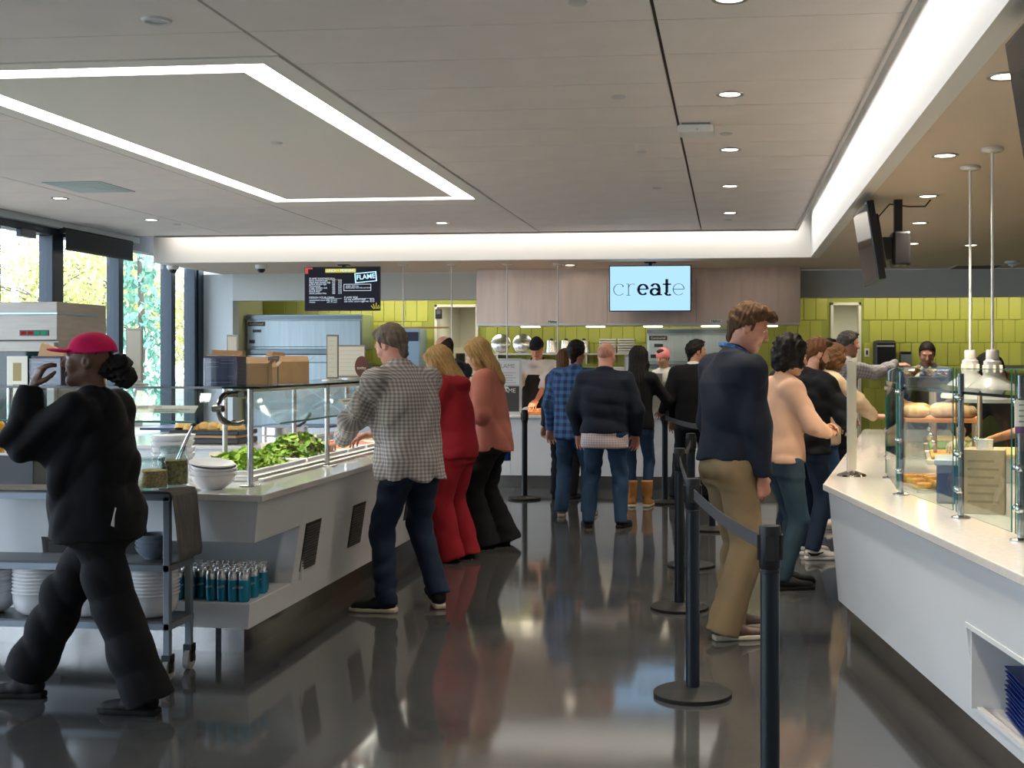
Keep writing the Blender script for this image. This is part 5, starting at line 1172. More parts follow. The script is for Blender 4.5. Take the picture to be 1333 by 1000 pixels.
# kraft box, cup, blue bins
t = thing('takeout_carton', 'tall printed kraft carton with a white cup on the counter', 'cardboard box', (1.11, 5.52, ZT), R(-14))
MB().box(-0.09, 0.085, -0.07, 0.07, 0, 0.28).build('carton', mat('printed_kraft', (0.36, 0.29, 0.20), 0.8, var=0.15, vscale=20), t, bevel=0.004)
for k in range(6): MB().box(-0.07, 0.06 - 0.02 * (k % 2), -0.0715, -0.07, 0.05 + 0.035 * k, 0.06 + 0.035 * k).build('print_line', mat('kraft_print', (0.24, 0.19, 0.13), 0.8), t)
t = thing('paper_cup', 'white paper cup lid on top of the kraft carton', 'cup', (1.11, 5.52, ZT + 0.281)); MB().lathe([(0, 0), (0.032, 0), (0.034, 0.035), (0.036, 0.04), (0, 0.042)], 20, cap=False).build('lid', M_porc, t, smooth=True); MB().lathe([(0.0365, 0.0), (0.0365, 0.006), (0.03, 0.006)], 20, cap=False).build('rim', M_porc, t, smooth=True)
M_bin = mat('navy_bin', (0.015, 0.04, 0.13), 0.4)
for i, (x, y, z, w, l) in enumerate(((1.10, 5.98, ZT, 0.12, 'navy plastic bin beside the pizza tray'), (1.30, 5.12, ZT, 0.0, ''), (1.36, 5.30, ZT, 0.12, 'dark blue padded bin behind the kraft carton'))):
    if not l: continue
    t = thing('storage_bin', l, 'bin', (x, y, z), R(-10))
    MB().box(-w, w, -0.17, 0.17, 0, 0.20 + 0.1 * (i == 2)).build('bin', M_bin if i == 0 else mat('slate_blue_bin', (0.03, 0.06, 0.09), 0.6), t, bevel=0.012); MB().box(-w - 0.01, w + 0.01, -0.18, 0.18, 0.18 + 0.1 * (i == 2), 0.205 + 0.1 * (i == 2)).build('rim', mat('bin_rim', (0.30, 0.36, 0.45), 0.4), t, bevel=0.004)
t = thing('cutting_board', 'pale cutting board under the gloved hands', 'cutting board', (1.50, 7.12, ZT), R(-5)); MB().box(-0.10, 0.12, -0.22, 0.22, 0, 0.14).build('riser', M_lam, t, bevel=0.004); MB().box(-0.13, 0.17, -0.30, 0.30, 0.14, 0.16).build('board', mat('straw_board', (0.62, 0.52, 0.26), 0.6), t, bevel=0.004)
t = thing('price_card', 'white price card with a purple foot on the near glass post', 'sign', (1.075, 4.60, 1.33), R(8))
c_ = MB().box(-0.05, 0.075, -0.008, -0.004, -0.06, 0.06).build('card', MATS['paper_white'], t); MB().box(-0.05, 0.075, -0.0095, -0.008, -0.06, -0.035).build('purple_band', mat('purple_band', (0.13, 0.06, 0.19), 0.5), c_)
for k in range(4): MB().box(-0.035, 0.06 - 0.02 * (k % 2), -0.0095, -0.008, 0.04 - 0.02 * k, 0.046 - 0.02 * k).build('print_line', M_gray, c_)
# warming trays of the far run
for i in range(1, 4):
    p = (farpts[i] + farpts[i + 1]) / 2 + Vector((0.42, 0))
    t = thing('hot_food_pan', 'steel pan of ' + ['red salsa and peppers', 'golden noodles', 'green beans', 'roast meat'][i] + ' in the far hot case', 'food pan', (p.x, p.y, ZT), R(-8), 'pans in the hot case')
    MB().box(-0.2, 0.2, -0.33, 0.33, 0, 0.03).build('pan', M_steel, t, bevel=0.006)
    o = MB().box(-0.17, 0.17, -0.3, 0.3, 0.03, 0.055).build('food', [foodm['t'], M_pz, mat('green_beans', (0.12, 0.24, 0.03), 0.5, var=0.4, vscale=40, bump=0.8, bscale=60), foodm['m']][i], t, bevel=0.012); o['kind'] = 'stuff'

# ================================================================ STANCHIONS
M_st = mat('stanchion_black', (0.007, 0.012, 0.019), 0.36, spec=0.3)
M_sb = mat('stanchion_base', (0.014, 0.015, 0.016), 0.6, spec=0.3)
M_belt = mat('retractable_belt', (0.060, 0.060, 0.066), 0.85, bump=0.1, bscale=400)
st0 = None
def stanchion(x, y, label, rz=0.0):
    global st0
    if st0 is None:
        t = thing('stanchion', label, 'stanchion', (x, y, 0), rz, 'queue stanchions')
        MB().lathe([(0.178, 0.0), (0.180, 0.004), (0.180, 0.018), (0.172, 0.023), (0.05, 0.040), (0.034, 0.042)], 40).build('base', M_sb, t, smooth=True)
        MB().cyl((0, 0, 0.04), (0, 0, 0.86), 0.0315, 24).build('post', M_st, t, smooth=True)
        MB().lathe([(0.0325, 0.855), (0.036, 0.86), (0.036, 0.985), (0.034, 0.995), (0.0, 0.998)], 24, cap=False).build('head', M_blackm, t, smooth=True)
        for k in range(4):
            M = Matrix.Rotation(R(90 * k), 4, 'Z'); MB().box(-0.015, 0.015, 0.034, 0.042, 0.885, 0.965, M).build('belt_clip', M_black, t)
        MB().lathe([(0.0315, 0.84), (0.0335, 0.842), (0.0335, 0.85), (0.0315, 0.852)], 24, cap=False).build('collar', M_chrome if False else M_blackm, t)
        st0 = t; return t
    return dup(st0, (x, y, 0), rz, label)
S = [(0.13, 4.05, 'black queue stanchion at the open end of the belt line'), (-0.17, 5.65, 'black queue stanchion beside the khaki trousers holding the grey belt'), (-0.31, 7.62, 'black queue stanchion hidden behind the one holding the grey belt'), (-0.29, 9.20, 'black queue stanchion third along the belt line toward the kitchen'), (-0.16, 11.2, 'black queue stanchion behind the khaki trousers'),
     (-2.27, 13.5, 'black queue stanchion standing alone beside the pink sweater'), (-0.70, 13.3, 'black queue stanchion between the brown boots and the dark suit')]
for x, y, l in S: stanchion(x, y, l)
def belt(a, b_, label, z=0.925, sag=0.02, end=1.0):
    a = Vector((*a, z)); b_ = Vector((*b_, z)); d = (b_ - a); L = d.length; d.normalize(); n = Vector((-d.y, d.x, 0)) * 0.0012; vs = []; fs = []; N = 12
    for i in range(N + 1):
        t_ = 0.042 + (L - 0.084) * i / N * end; p = a + d * t_; q = -sag * math.sin(PI * i / N)
        for s_ in (-1, 1):
            for h_ in (-0.025, 0.025): vs.append(p + n * s_ + Vector((0, 0, q + h_)))
    for i in range(N):
        o = i * 4; fs += [(o, o + 1, o + 5, o + 4), (o + 2, o + 6, o + 7, o + 3), (o, o + 4, o + 6, o + 2), (o + 1, o + 3, o + 7, o + 5)]
    fs += [(0, 2, 3, 1), (N * 4, N * 4 + 1, N * 4 + 3, N * 4 + 2)]
    o = MB().add(vs, fs).build('barrier_belt', M_belt); tag(o, label, 'barrier belt', 'queue belts')
belt(S[1][:2], S[0][:2], 'grey retractable belt stretched across the khaki trousers')
belt(S[2][:2], S[1][:2], 'grey belt between the second and third posts of the line')
belt(S[3][:2], S[2][:2], 'grey belt between the posts nearer the kitchen')
belt(S[6][:2], S[4][:2], 'grey belt passing before the dark suit')
# ================================================================ PEOPLE
class Field:
    """Distance field on a grid, meshed with surface nets."""
    def __init__(s, lo, hi, res):
        s.lo = np.array(lo, float); s.res = res
        s.n = np.maximum(np.ceil((np.array(hi) - s.lo) / res).astype(int) + 1, 4)
        s.f = np.full(tuple(s.n), 0.5, np.float32)
    def sub(s, lo, hi, pad):
        a = np.clip(np.floor((np.array(lo) - pad - s.lo) / s.res).astype(int), 0, s.n - 1)
        b = np.clip(np.ceil((np.array(hi) + pad - s.lo) / s.res).astype(int) + 1, a + 1, s.n)
        ax = [s.lo[i] + s.res * np.arange(a[i], b[i]) for i in range(3)]
        X, Y, Z = np.meshgrid(*ax, indexing='ij', sparse=True)
        return (slice(a[0], b[0]), slice(a[1], b[1]), slice(a[2], b[2])), X, Y, Z
    def put(s, sl, d, k, neg=False):
        c = s.f[sl]
        if neg:
            d = -d
            if k > 0: h = np.maximum(k - np.abs(c - d), 0) / k; s.f[sl] = np.maximum(c, d) + h * h * k * 0.25
            else: s.f[sl] = np.maximum(c, d)
        elif k > 0:
            h = np.maximum(k - np.abs(c - d), 0) / k; s.f[sl] = np.minimum(c, d) - h * h * k * 0.25
        else: s.f[sl] = np.minimum(c, d)
    def cone(s, a, b, ra, rb, k=0.03, clip_a=None, clip_b=None, neg=False, flat=None):
        a = np.array(a, float); b = np.array(b, float); m = max(ra, rb)
        sl, X, Y, Z = s.sub(np.minimum(a, b) - m, np.maximum(a, b) + m, 0.03 + k)
        ba = b - a; L2 = max(ba @ ba, 1e-9); px, py, pz = X - a[0], Y - a[1], Z - a[2]
        t = np.clip((px * ba[0] + py * ba[1] + pz * ba[2]) / L2, 0, 1)
        qx, qy, qz = px - t * ba[0], py - t * ba[1], pz - t * ba[2]
        if flat is not None:   # (unit axis, factor): squeeze along an axis
            ax, fc = flat; ax = np.array(ax); dd = qx * ax[0] + qy * ax[1] + qz * ax[2]; e = (1 / fc - 1)
            qx = qx + ax[0] * dd * e; qy = qy + ax[1] * dd * e; qz = qz + ax[2] * dd * e
        d = np.sqrt(qx * qx + qy * qy + qz * qz) - (ra + (rb - ra) * t)
        L = math.sqrt(L2); u = (px * ba[0] + py * ba[1] + pz * ba[2]) / L
        if clip_b is not None: d = np.maximum(d, u - L - clip_b)
        if clip_a is not None: d = np.maximum(d, -u - clip_a)
        s.put(sl, d, k, neg)
    def ell(s, c, r, k=0.03, neg=False):
        c = np.array(c, float); r = np.array(r, float)
        sl, X, Y, Z = s.sub(c - r, c + r, 0.03 + k)
        x, y, z = (X - c[0]), (Y - c[1]), (Z - c[2])
        k0 = np.sqrt((x / r[0]) ** 2 + (y / r[1]) ** 2 + (z / r[2]) ** 2); k1 = np.sqrt((x / r[0] ** 2) ** 2 + (y / r[1] ** 2) ** 2 + (z / r[2] ** 2) ** 2)
        s.put(sl, k0 * (k0 - 1) / np.maximum(k1, 1e-6), k, neg)
    def loft(s, zs, cx, cy, rx, ry, k=0.03, p=2.4, top=None, bot=None):
        lo = (min(np.array(cx) - rx), min(np.array(cy) - ry), zs[0]); hi = (max(np.array(cx) + rx), max(np.array(cy) + ry), zs[-1])
        sl, X, Y, Z = s.sub(lo, hi, 0.05 + k)
        # smooth interpolation of the sections
        zz = Z; I = lambda v: np.interp(zz, zs, v)
        RX, RY = I(rx), I(ry)
        q = (np.abs((X - I(cx)) / RX) ** p + np.abs((Y - I(cy)) / RY) ** p) ** (1 / p)
        d = (q - 1) * np.minimum(RX, RY)
        d = np.maximum(d, Z - zs[-1]); d = np.maximum(d, zs[0] - Z)
        s.put(sl, d, k)
    def wrinkle(s, amp, seed, freq=26.0, zs=1.0, fold=True):
        r = np.random.RandomState(seed); ax = [s.lo[i] + s.res * np.arange(s.n[i]) for i in range(3)]
        X, Y, Z = np.meshgrid(*ax, indexing='ij', sparse=True); acc = 0
        for i in range(5):
            v = r.normal(size=3); v /= np.linalg.norm(v); v[2] = v[2] * zs + 0.45 * (1 if i % 2 else -1); f = freq * r.uniform(0.5, 1.5)
            w = np.sin(f * 0.35 * (X * v[1] + Y * v[2] - Z * v[0]) + r.uniform(0, 6))
            ph = f * (X * v[0] + Y * v[1] + Z * v[2]) + w * 1.5 + r.uniform(0, 6)
            m = 0.5 + 0.5 * np.sin(5.0 * (X * v[2] - Y * v[0] + Z * v[1] * 1.4) + r.uniform(0, 6))
            acc = acc + (m * (1.3 - 2.0 * np.abs(np.sin(ph * 0.6))) if fold else np.sin(ph))
        s.f += (amp / 1.7 * acc).astype(np.float32)
    def mesh(s, smooth=1):
        f = s.f; n = s.n
        S = f < 0
        c = np.zeros(tuple(n - 1), np.int8)
        for dx in (0, 1):
            for dy in (0, 1):
                for dz in (0, 1): c += S[dx:n[0] - 1 + dx, dy:n[1] - 1 + dy, dz:n[2] - 1 + dz]
        act = (c > 0) & (c < 8); idx = np.argwhere(act)
        if len(idx) == 0: return np.zeros((0, 3)), np.zeros((0, 4), int)
        I = -np.ones(tuple(n - 1), np.int64); I[act] = np.arange(len(idx))
        pos = np.zeros((len(idx), 3)); cnt = np.zeros(len(idx))
        corners = [(dx, dy, dz) for dx in (0, 1) for dy in (0, 1) for dz in (0, 1)]
        for a in corners:
            for ax in range(3):
                if a[ax] == 1: continue
                b = list(a); b[ax] = 1
                fa = f[idx[:, 0] + a[0], idx[:, 1] + a[1], idx[:, 2] + a[2]]; fb = f[idx[:, 0] + b[0], idx[:, 1] + b[1], idx[:, 2] + b[2]]
                m = (fa < 0) != (fb < 0); t = np.where(m, fa / np.where(m, fa - fb, 1), 0)
                P = np.tile(np.array(a, float), (len(idx), 1)); P[:, ax] += t
                pos[m] += P[m]; cnt[m] += 1
        V = s.lo + s.res * (idx + pos / cnt[:, None])
        Q = []
        for ax in range(3):
            u, w = (ax + 1) % 3, (ax + 2) % 3
            s0 = [slice(1, -1)] * 3; s0[ax] = slice(0, n[ax] - 1); s1 = list(s0); s1[ax] = slice(1, n[ax])
            A, B = S[tuple(s0)], S[tuple(s1)]; e = np.argwhere(A != B)
            if len(e) == 0: continue
            flip = A[tuple(e.T)]
            base = e.copy(); base[:, u] += 1; base[:, w] += 1
            def g(du, dw): q = base.copy(); q[:, u] += du; q[:, w] += dw; return I[tuple(q.T)]
            q = np.stack([g(-1, -1), g(0, -1), g(0, 0), g(-1, 0)], 1); q[~flip] = q[~flip][:, ::-1]; Q.append(q)
        Q = np.concatenate(Q); Q = Q[(Q >= 0).all(1)]
        for _ in range(smooth):
            acc = np.zeros_like(V); ct = np.zeros(len(V))
            for i in range(4):
                np.add.at(acc, Q[:, i], V[Q[:, (i + 1) % 4]] + V[Q[:, (i + 3) % 4]]); np.add.at(ct, Q[:, i], 2)
            V = V * 0.5 + 0.5 * acc / np.maximum(ct, 1)[:, None]
        return V, Q

def np_mesh(name, chunks, mats, parent, attr=None):
    """chunks: list of (verts, quads, material index or per-face array)"""
    Vs = []; Fs = []; Ms = []; o = 0
    for (V, Q, m) in chunks:
        if len(V) == 0: continue
        Vs.append(V); Fs.append(Q + o); o += len(V); Ms.append(np.full(len(Q), m, np.int32) if np.isscalar(m) else m)
    V = np.concatenate(Vs); Q = np.concatenate(Fs); Mi = np.concatenate(Ms)
    me = bpy.data.meshes.new(name); me.vertices.add(len(V)); me.vertices.foreach_set('co', V.astype(np.float32).ravel())
    me.loops.add(len(Q) * 4); me.loops.foreach_set('vertex_index', Q.astype(np.int32).ravel())
    me.polygons.add(len(Q)); me.polygons.foreach_set('loop_start', np.arange(0, len(Q) * 4, 4, dtype=np.int32))
    for mm in (mats if isinstance(mats, (list, tuple)) else [mats]): me.materials.append(mm)
    me.polygons.foreach_set('material_index', Mi); me.polygons.foreach_set('use_smooth', np.ones(len(Q), bool))
    if attr is not None:
        at = me.attributes.new('weave', 'FLOAT_VECTOR', 'POINT'); at.data.foreach_set('vector', attr.astype(np.float32).ravel())
    me.update(calc_edges=True); me.validate()
    ob = bpy.data.objects.new(name, me); COL.objects.link(ob); ob.parent = parent
    return ob

def ik(a, b, l1, l2, pole):
    a = np.array(a, float); b = np.array(b, float); d = b - a; L = np.linalg.norm(d); mx = (l1 + l2) * 0.999
    if L > mx: b = a + d / L * mx; d = b - a; L = mx
    x = (l1 * l1 - l2 * l2 + L * L) / (2 * L); h = math.sqrt(max(l1 * l1 - x * x, 0)); u = d / L
    p = np.array(pole, float); p = p - (p @ u) * u; p /= max(np.linalg.norm(p), 1e-6)
    return a + u * x + p * h, b
def rotm(pitch, yaw, roll=0): return np.array(Euler((R(pitch), R(roll), R(yaw)), 'XYZ').to_matrix()) if False else np.array((Matrix.Rotation(R(yaw), 3, 'Z') @ Matrix.Rotation(R(pitch), 3, 'X') @ Matrix.Rotation(R(roll), 3, 'Y')))

SK = {k: mat('skin_' + k, c, 0.5, sss=0.08, var=0.06, vscale=25) for k, c in dict(fair=(0.56, 0.31, 0.22), rosy=(0.58, 0.27, 0.19), tan=(0.42, 0.21, 0.13), brown=(0.14, 0.065, 0.038), glove=(0.50, 0.47, 0.36)).items()}
M_lip = mat('lip', (0.38, 0.12, 0.10), 0.45); M_eyew = mat('eye_white', (0.72, 0.70, 0.66), 0.2); M_iris = mat('iris_dark', (0.03, 0.02, 0.015), 0.1)
def hairmat(n, c): return mat('hair_' + n, c, 0.62, spec=0.2, var=0.22, vscale=40, stretch=(2, 2, 0.5), bump=0.35, bscale=160)
HM = {k: hairmat(k, c) for k, c in dict(brown=(0.085, 0.042, 0.018), dark=(0.010, 0.008, 0.007), blonde=(0.36, 0.22, 0.085), grey=(0.13, 0.10, 0.075), auburn=(0.11, 0.048, 0.02), stubble=(0.44, 0.22, 0.155), salt=(0.075, 0.065, 0.06), chestnut=(0.10, 0.045, 0.016)).items()}
def fabric(n, c, var=0.08, rough=0.85, sheen=0.0): return mat('cloth_' + n, c, rough, var=var, vscale=5, bump=0.10, bscale=260, sheen=sheen, spec=0.25)

def plaid(name, base, dark, pale, pitch=0.024):
    if name in MATS: return MATS[name]
    m = bpy.data.materials.new(name); m.use_nodes = True; nt = m.node_tree; b = nt.nodes['Principled BSDF']; b.inputs['Roughness'].default_value = 0.85
    at = nt.nodes.new('ShaderNodeAttribute'); at.attribute_name = 'weave'; sp = nt.nodes.new('ShaderNodeSeparateXYZ'); nt.links.new(at.outputs['Vector'], sp.inputs[0])
    def band(out, ph, duty):
        a = nt.nodes.new('ShaderNodeMath'); a.operation = 'MULTIPLY_ADD'; a.inputs[1].default_value = 1.0 / pitch; a.inputs[2].default_value = ph; nt.links.new(out, a.inputs[0])
        f = nt.nodes.new('ShaderNodeMath'); f.operation = 'FRACT'; nt.links.new(a.outputs[0], f.inputs[0])
        g = nt.nodes.new('ShaderNodeMath'); g.operation = 'LESS_THAN'; g.inputs[1].default_value = duty; nt.links.new(f.outputs[0], g.inputs[0]); return g.outputs[0]
    u, v = band(sp.outputs[0], 0.1, 0.5), band(sp.outputs[1], 0.2, 0.5)
    s_ = nt.nodes.new('ShaderNodeMath'); s_.operation = 'ADD'; nt.links.new(u, s_.inputs[0]); nt.links.new(v, s_.inputs[1])
    d = nt.nodes.new('ShaderNodeMath'); d.operation = 'MULTIPLY'; d.inputs[1].default_value = 0.5; nt.links.new(s_.outputs[0], d.inputs[0])
    r = nt.nodes.new('ShaderNodeValToRGB'); e = r.color_ramp.elements; e[0].position = 0.0; e[0].color = pale + (1,); e[1].position = 1.0; e[1].color = dark + (1,)
    n = r.color_ramp.elements.new(0.5); n.color = base + (1,)
    nt.links.new(d.outputs[0], r.inputs['Fac']); nt.links.new(r.outputs['Color'], b.inputs['Base Color'])
    MATS[name] = m; return m

def head_field(F, neck, nr, sex):
    f = sex == 'f'; kx = 0.95 if f else 1.0
    F.ell((0, -0.015, 0.030), (0.076 * kx, 0.097, 0.092), 0.02)
    F.ell((0, 0.024, -0.032), (0.060 * kx, 0.070, 0.084), 0.035)
    for s in (-1, 1):
        F.cone((s * 0.046 * kx, -0.008, -0.058), (0, 0.066, -0.100), 0.018, 0.020 if not f else 0.016, 0.03)
        F.ell((s * 0.038, 0.062, -0.024), (0.024, 0.022, 0.024), 0.02)
    F.cone((-0.034, 0.080, 0.030), (0.034, 0.080, 0.030), 0.012, 0.012, 0.015)
    F.cone((0, 0.086, 0.020), (0, 0.110, -0.022), 0.008, 0.0125, 0.012)
    for s in (-1, 1):
        F.ell((s * 0.010, 0.101, -0.026), (0.009, 0.011, 0.008), 0.006)
        F.ell((s * 0.031, 0.101, 0.012), (0.016, 0.014, 0.011), 0.012, neg=True)
    F.cone((-0.017, 0.090, -0.060), (0.017, 0.090, -0.060), 0.0065, 0.0065, 0.006)
    F.cone((-0.014, 0.089, -0.071), (0.014, 0.089, -0.071), 0.0075, 0.0075, 0.006)
    for s in (-1, 1):
        F.ell((s * 0.076 * kx, -0.010, -0.004), (0.011, 0.021, 0.032), 0.008)
        F.ell((s * 0.086 * kx, -0.006, -0.002), (0.006, 0.011, 0.018), 0.004, neg=True)
    F.cone(neck, (0, -0.022, -0.055), nr * 1.08, nr, 0.03)

def hair_field(style, res, seed, neck):
    F = Field((-0.20, -0.24, -0.52 if 'long' in style else -0.32 if style in ('bob', 'shoulder') else -0.16), (0.20, 0.17, 0.22), res)
    o = 0.010
    cap = lambda off, k=0.0: F.ell((0, -0.017, 0.032), (0.077 + off, 0.099 + off, 0.093 + off), k)
    def cut(p0, n):    # remove the half space on the side of n
        ax = [F.lo[i] + F.res * np.arange(F.n[i]) for i in range(3)]; X, Y, Z = np.meshgrid(*ax, indexing='ij', sparse=True)
        n = np.array(n, float); n /= np.linalg.norm(n); F.f[:] = np.maximum(F.f, (X - p0[0]) * n[0] + (Y - p0[1]) * n[1] + (Z - p0[2]) * n[2])
    line = ((0, 0.070, 0.078), (0, 0.64, -0.77))
    if style in ('short', 'quiff', 'fade', 'crop'):
        cap(0.012 if style != 'crop' else 0.007); cut((0, 0.072, 0.080), (0, 0.66, -0.75)) ; cut((0, -0.05, -0.075), (0, -0.1, -1))
        for s in (-1, 1): F.cone((s * 0.076, 0.018, 0.03), (s * 0.073, 0.016, -0.008), 0.007, 0.005, 0.01)
        if style == 'quiff':
            F.ell((0, 0.045, 0.110), (0.060, 0.062, 0.030), 0.03); F.ell((0.0, 0.092, 0.095), (0.045, 0.028, 0.022), 0.02); F.ell((0, -0.02, 0.112), (0.062, 0.075, 0.025), 0.02)
        if style == 'short': F.ell((0, 0.02, 0.112), (0.058, 0.07, 0.022), 0.02)
        if style == 'fade': F.ell((0, 0.025, 0.108), (0.062, 0.085, 0.028), 0.02)
        F.cone((0, -0.092, 0.02), (0, -0.070, -0.092), 0.036, 0.030, 0.03, flat=None)
    elif style == 'balding':
        cap(0.005); cut((0, 0.02, -0.01), (0, 1, -0.15)); cut((0, -0.05, 0.055), (0, 0.75, 1)); cut((0, -0.05, -0.07), (0, 0, -1))
        F.cone((0, -0.094, 0.02), (0, -0.078, -0.07), 0.03, 0.028, 0.02)
    elif style == 'bald':
        cap(0.0015); cut((0, 0.0, -0.01), (0, 1, -0.15)); cut((0, -0.05, 0.035), (0, 0.75, 1)); cut((0, -0.05, -0.06), (0, 0, -1))
    elif style in ('long', 'longdark'):
        cap(0.016); cut((0, 0.066, 0.085), (0, 0.86, -0.50))
        w = 0.088 if style == 'long' else 0.098; L = -0.27 if style == 'long' else -0.47
        F.cone((0, -0.045, 0.03), (0, -0.075, L * 0.55), w, w * 0.98, 0.04, flat=((0, 1, 0), 0.72)); F.cone((0, -0.075, L * 0.5), (0, -0.10, L), w, w * 0.7, 0.04, flat=((0, 1, 0), 0.45))
        for s in (-1, 1): F.cone((s * 0.062, 0.045, 0.075), (s * 0.086, 0.018, -0.06), 0.024, 0.026, 0.03); F.cone((s * 0.086, 0.018, -0.06), (s * 0.085, 0.0, L * 0.85), 0.026, 0.018, 0.03)
    elif style in ('bob', 'shoulder'):
        L = -0.16 if style == 'bob' else -0.235
        cap(0.017); cut((0, 0.066, 0.085), (0, 0.86, -0.50)); F.cone((0, -0.045, 0.02), (0, -0.07, L), 0.092, 0.085, 0.04, clip_b=0.0, flat=((0, 1, 0), 0.8))
        for s in (-1, 1): F.cone((s * 0.060, 0.050, 0.080), (s * 0.086, 0.025, -0.03), 0.026, 0.028, 0.03); F.cone((s * 0.086, 0.025, -0.03), (s * 0.086, 0.025, L * 0.95), 0.028, 0.024, 0.03)
    elif style == 'curly':
        F.ell((0, -0.035, 0.045), (0.112, 0.122, 0.118), 0.02); F.ell((0, -0.06, -0.05), (0.10, 0.085, 0.085), 0.04); cut((0, 0.074, 0.06), (0, 0.93, -0.36))
        for s in (-1, 1): F.ell((s * 0.085, 0.025, -0.01), (0.035, 0.05, 0.07), 0.03)
    elif style == 'wavy':
        cap(0.022); cut((0, 0.068, 0.08), (0, 0.86, -0.5)); F.ell((0, -0.055, -0.045), (0.10, 0.08, 0.10), 0.04)
        for s in (-1, 1): F.ell((s * 0.082, 0.02, -0.02), (0.032, 0.05, 0.085), 0.03)
    elif style == 'ponytail':
        cap(-0.010); cut((0, 0.045, 0.02), (0, 0.75, -0.3)); F.ell((0, -0.085, -0.03), (0.055, 0.04, 0.05), 0.03); F.ell((0, -0.145, -0.02), (0.052, 0.055, 0.052), 0.03); F.ell((0, -0.175, -0.06), (0.045, 0.045, 0.055), 0.03)
    ax = [F.lo[i] + F.res * np.arange(F.n[i]) for i in range(3)]; X, Y, Z = np.meshgrid(*ax, indexing='ij', sparse=True)
    ang = np.arctan2(X, -(Y + 0.02)); r = np.random.RandomState(seed)
    if style in ('curly', 'wavy', 'ponytail'):
        F.wrinkle(0.007, seed, 95, 1, False); F.wrinkle(0.003, seed + 1, 190, 1, False)
    elif style not in ('bald',):
        a = 0.0012 if style in ('short', 'fade', 'crop', 'balding', 'quiff') else 0.0042
        F.f += (a * (np.sin(ang * 23 + Z * 18 + r.uniform(0, 6)) + 0.7 * np.sin(ang * 41 - Z * 25 + 1.3) + 0.6 * np.sin(Y * 160 + ang * 7))).astype(np.float32)
        if style in ('quiff', 'short', 'fade'): F.wrinkle(0.0025, seed, 150, 1, False)
    # brows
    for s in (-1, 1): F.cone((s * 0.016, 0.0925, 0.031), (s * 0.046, 0.083, 0.034), 0.0045, 0.0035, 0.0)
    return F

def hand_chunk(w, d, n, side, curl, spread=1.0, res=0.0045, scale=1.0, thumb=0.5):
    """w wrist point, d direction of the hand, n normal of the back of the hand; side +1 right / -1 left"""
    d = d / np.linalg.norm(d); n = n - (n @ d) * d; n /= np.linalg.norm(n); x = np.cross(d, n)      # x points to +side of the hand
    F = Field((-0.10, -0.05, -0.13), (0.10, 0.21, 0.06), res); s = -side    # thumb side sign along x
    F.cone((0, -0.035, 0), (0, 0.02, 0), 0.024, 0.026, 0.02, flat=((0, 0, 1), 0.75))
    F.cone((-0.018, 0.03, 0), (-0.024, 0.082, 0), 0.023, 0.019, 0.015, flat=((0, 0, 1), 0.62)); F.cone((0.018, 0.03, 0), (0.024, 0.082, 0), 0.023, 0.019, 0.015, flat=((0, 0, 1), 0.62))
    F.cone((0, 0.02, 0), (0, 0.085, 0), 0.026, 0.021, 0.015, flat=((0, 0, 1), 0.6))
    Ls = [0.070, 0.080, 0.075, 0.058]
    for i in range(4):
        fx_ = s * (0.034 - 0.0225 * i) * spread; p = np.array((fx_, 0.088 - 0.004 * abs(i - 1.3), 0.0)); ang = 0.12 + curl * 0.5; L = Ls[i]
        sw = s * (0.10 - 0.07 * i) * spread
        for q, (fr, r0, r1) in enumerate(((0.45, 0.0098, 0.0090), (0.30, 0.0090, 0.0082), (0.25, 0.0082, 0.0070))):
            v = np.array((math.sin(sw), math.cos(ang) * math.cos(sw), -math.sin(ang))); e = p + v * L * fr * 1.05; F.cone(p, e, r0, r1, 0.004 if q else 0.012); p = e; ang += curl * (0.85 if q == 0 else 0.6)
    p = np.array((s * 0.030, 0.022, -0.006)); 
    for (dx, dy, dz, L, r0, r1) in ((0.75, 0.65, -0.25 - thumb * 0.4, 0.042, 0.015, 0.0115), (0.35 - thumb * 0.4, 0.9, -0.25 - thumb * 0.5, 0.032, 0.0115, 0.010), (0.1 - thumb * 0.5, 0.95, -0.25 - thumb * 0.4, 0.026, 0.010, 0.0085)):
        v = np.array((s * dx, dy, dz)); v /= np.linalg.norm(v); e = p + v * L; F.cone(p, e, r0, r1, 0.010); p = e
    V, Q = F.mesh(1); M = np.stack([x, d, n], 1)
    return (V * scale) @ M.T + w, Q

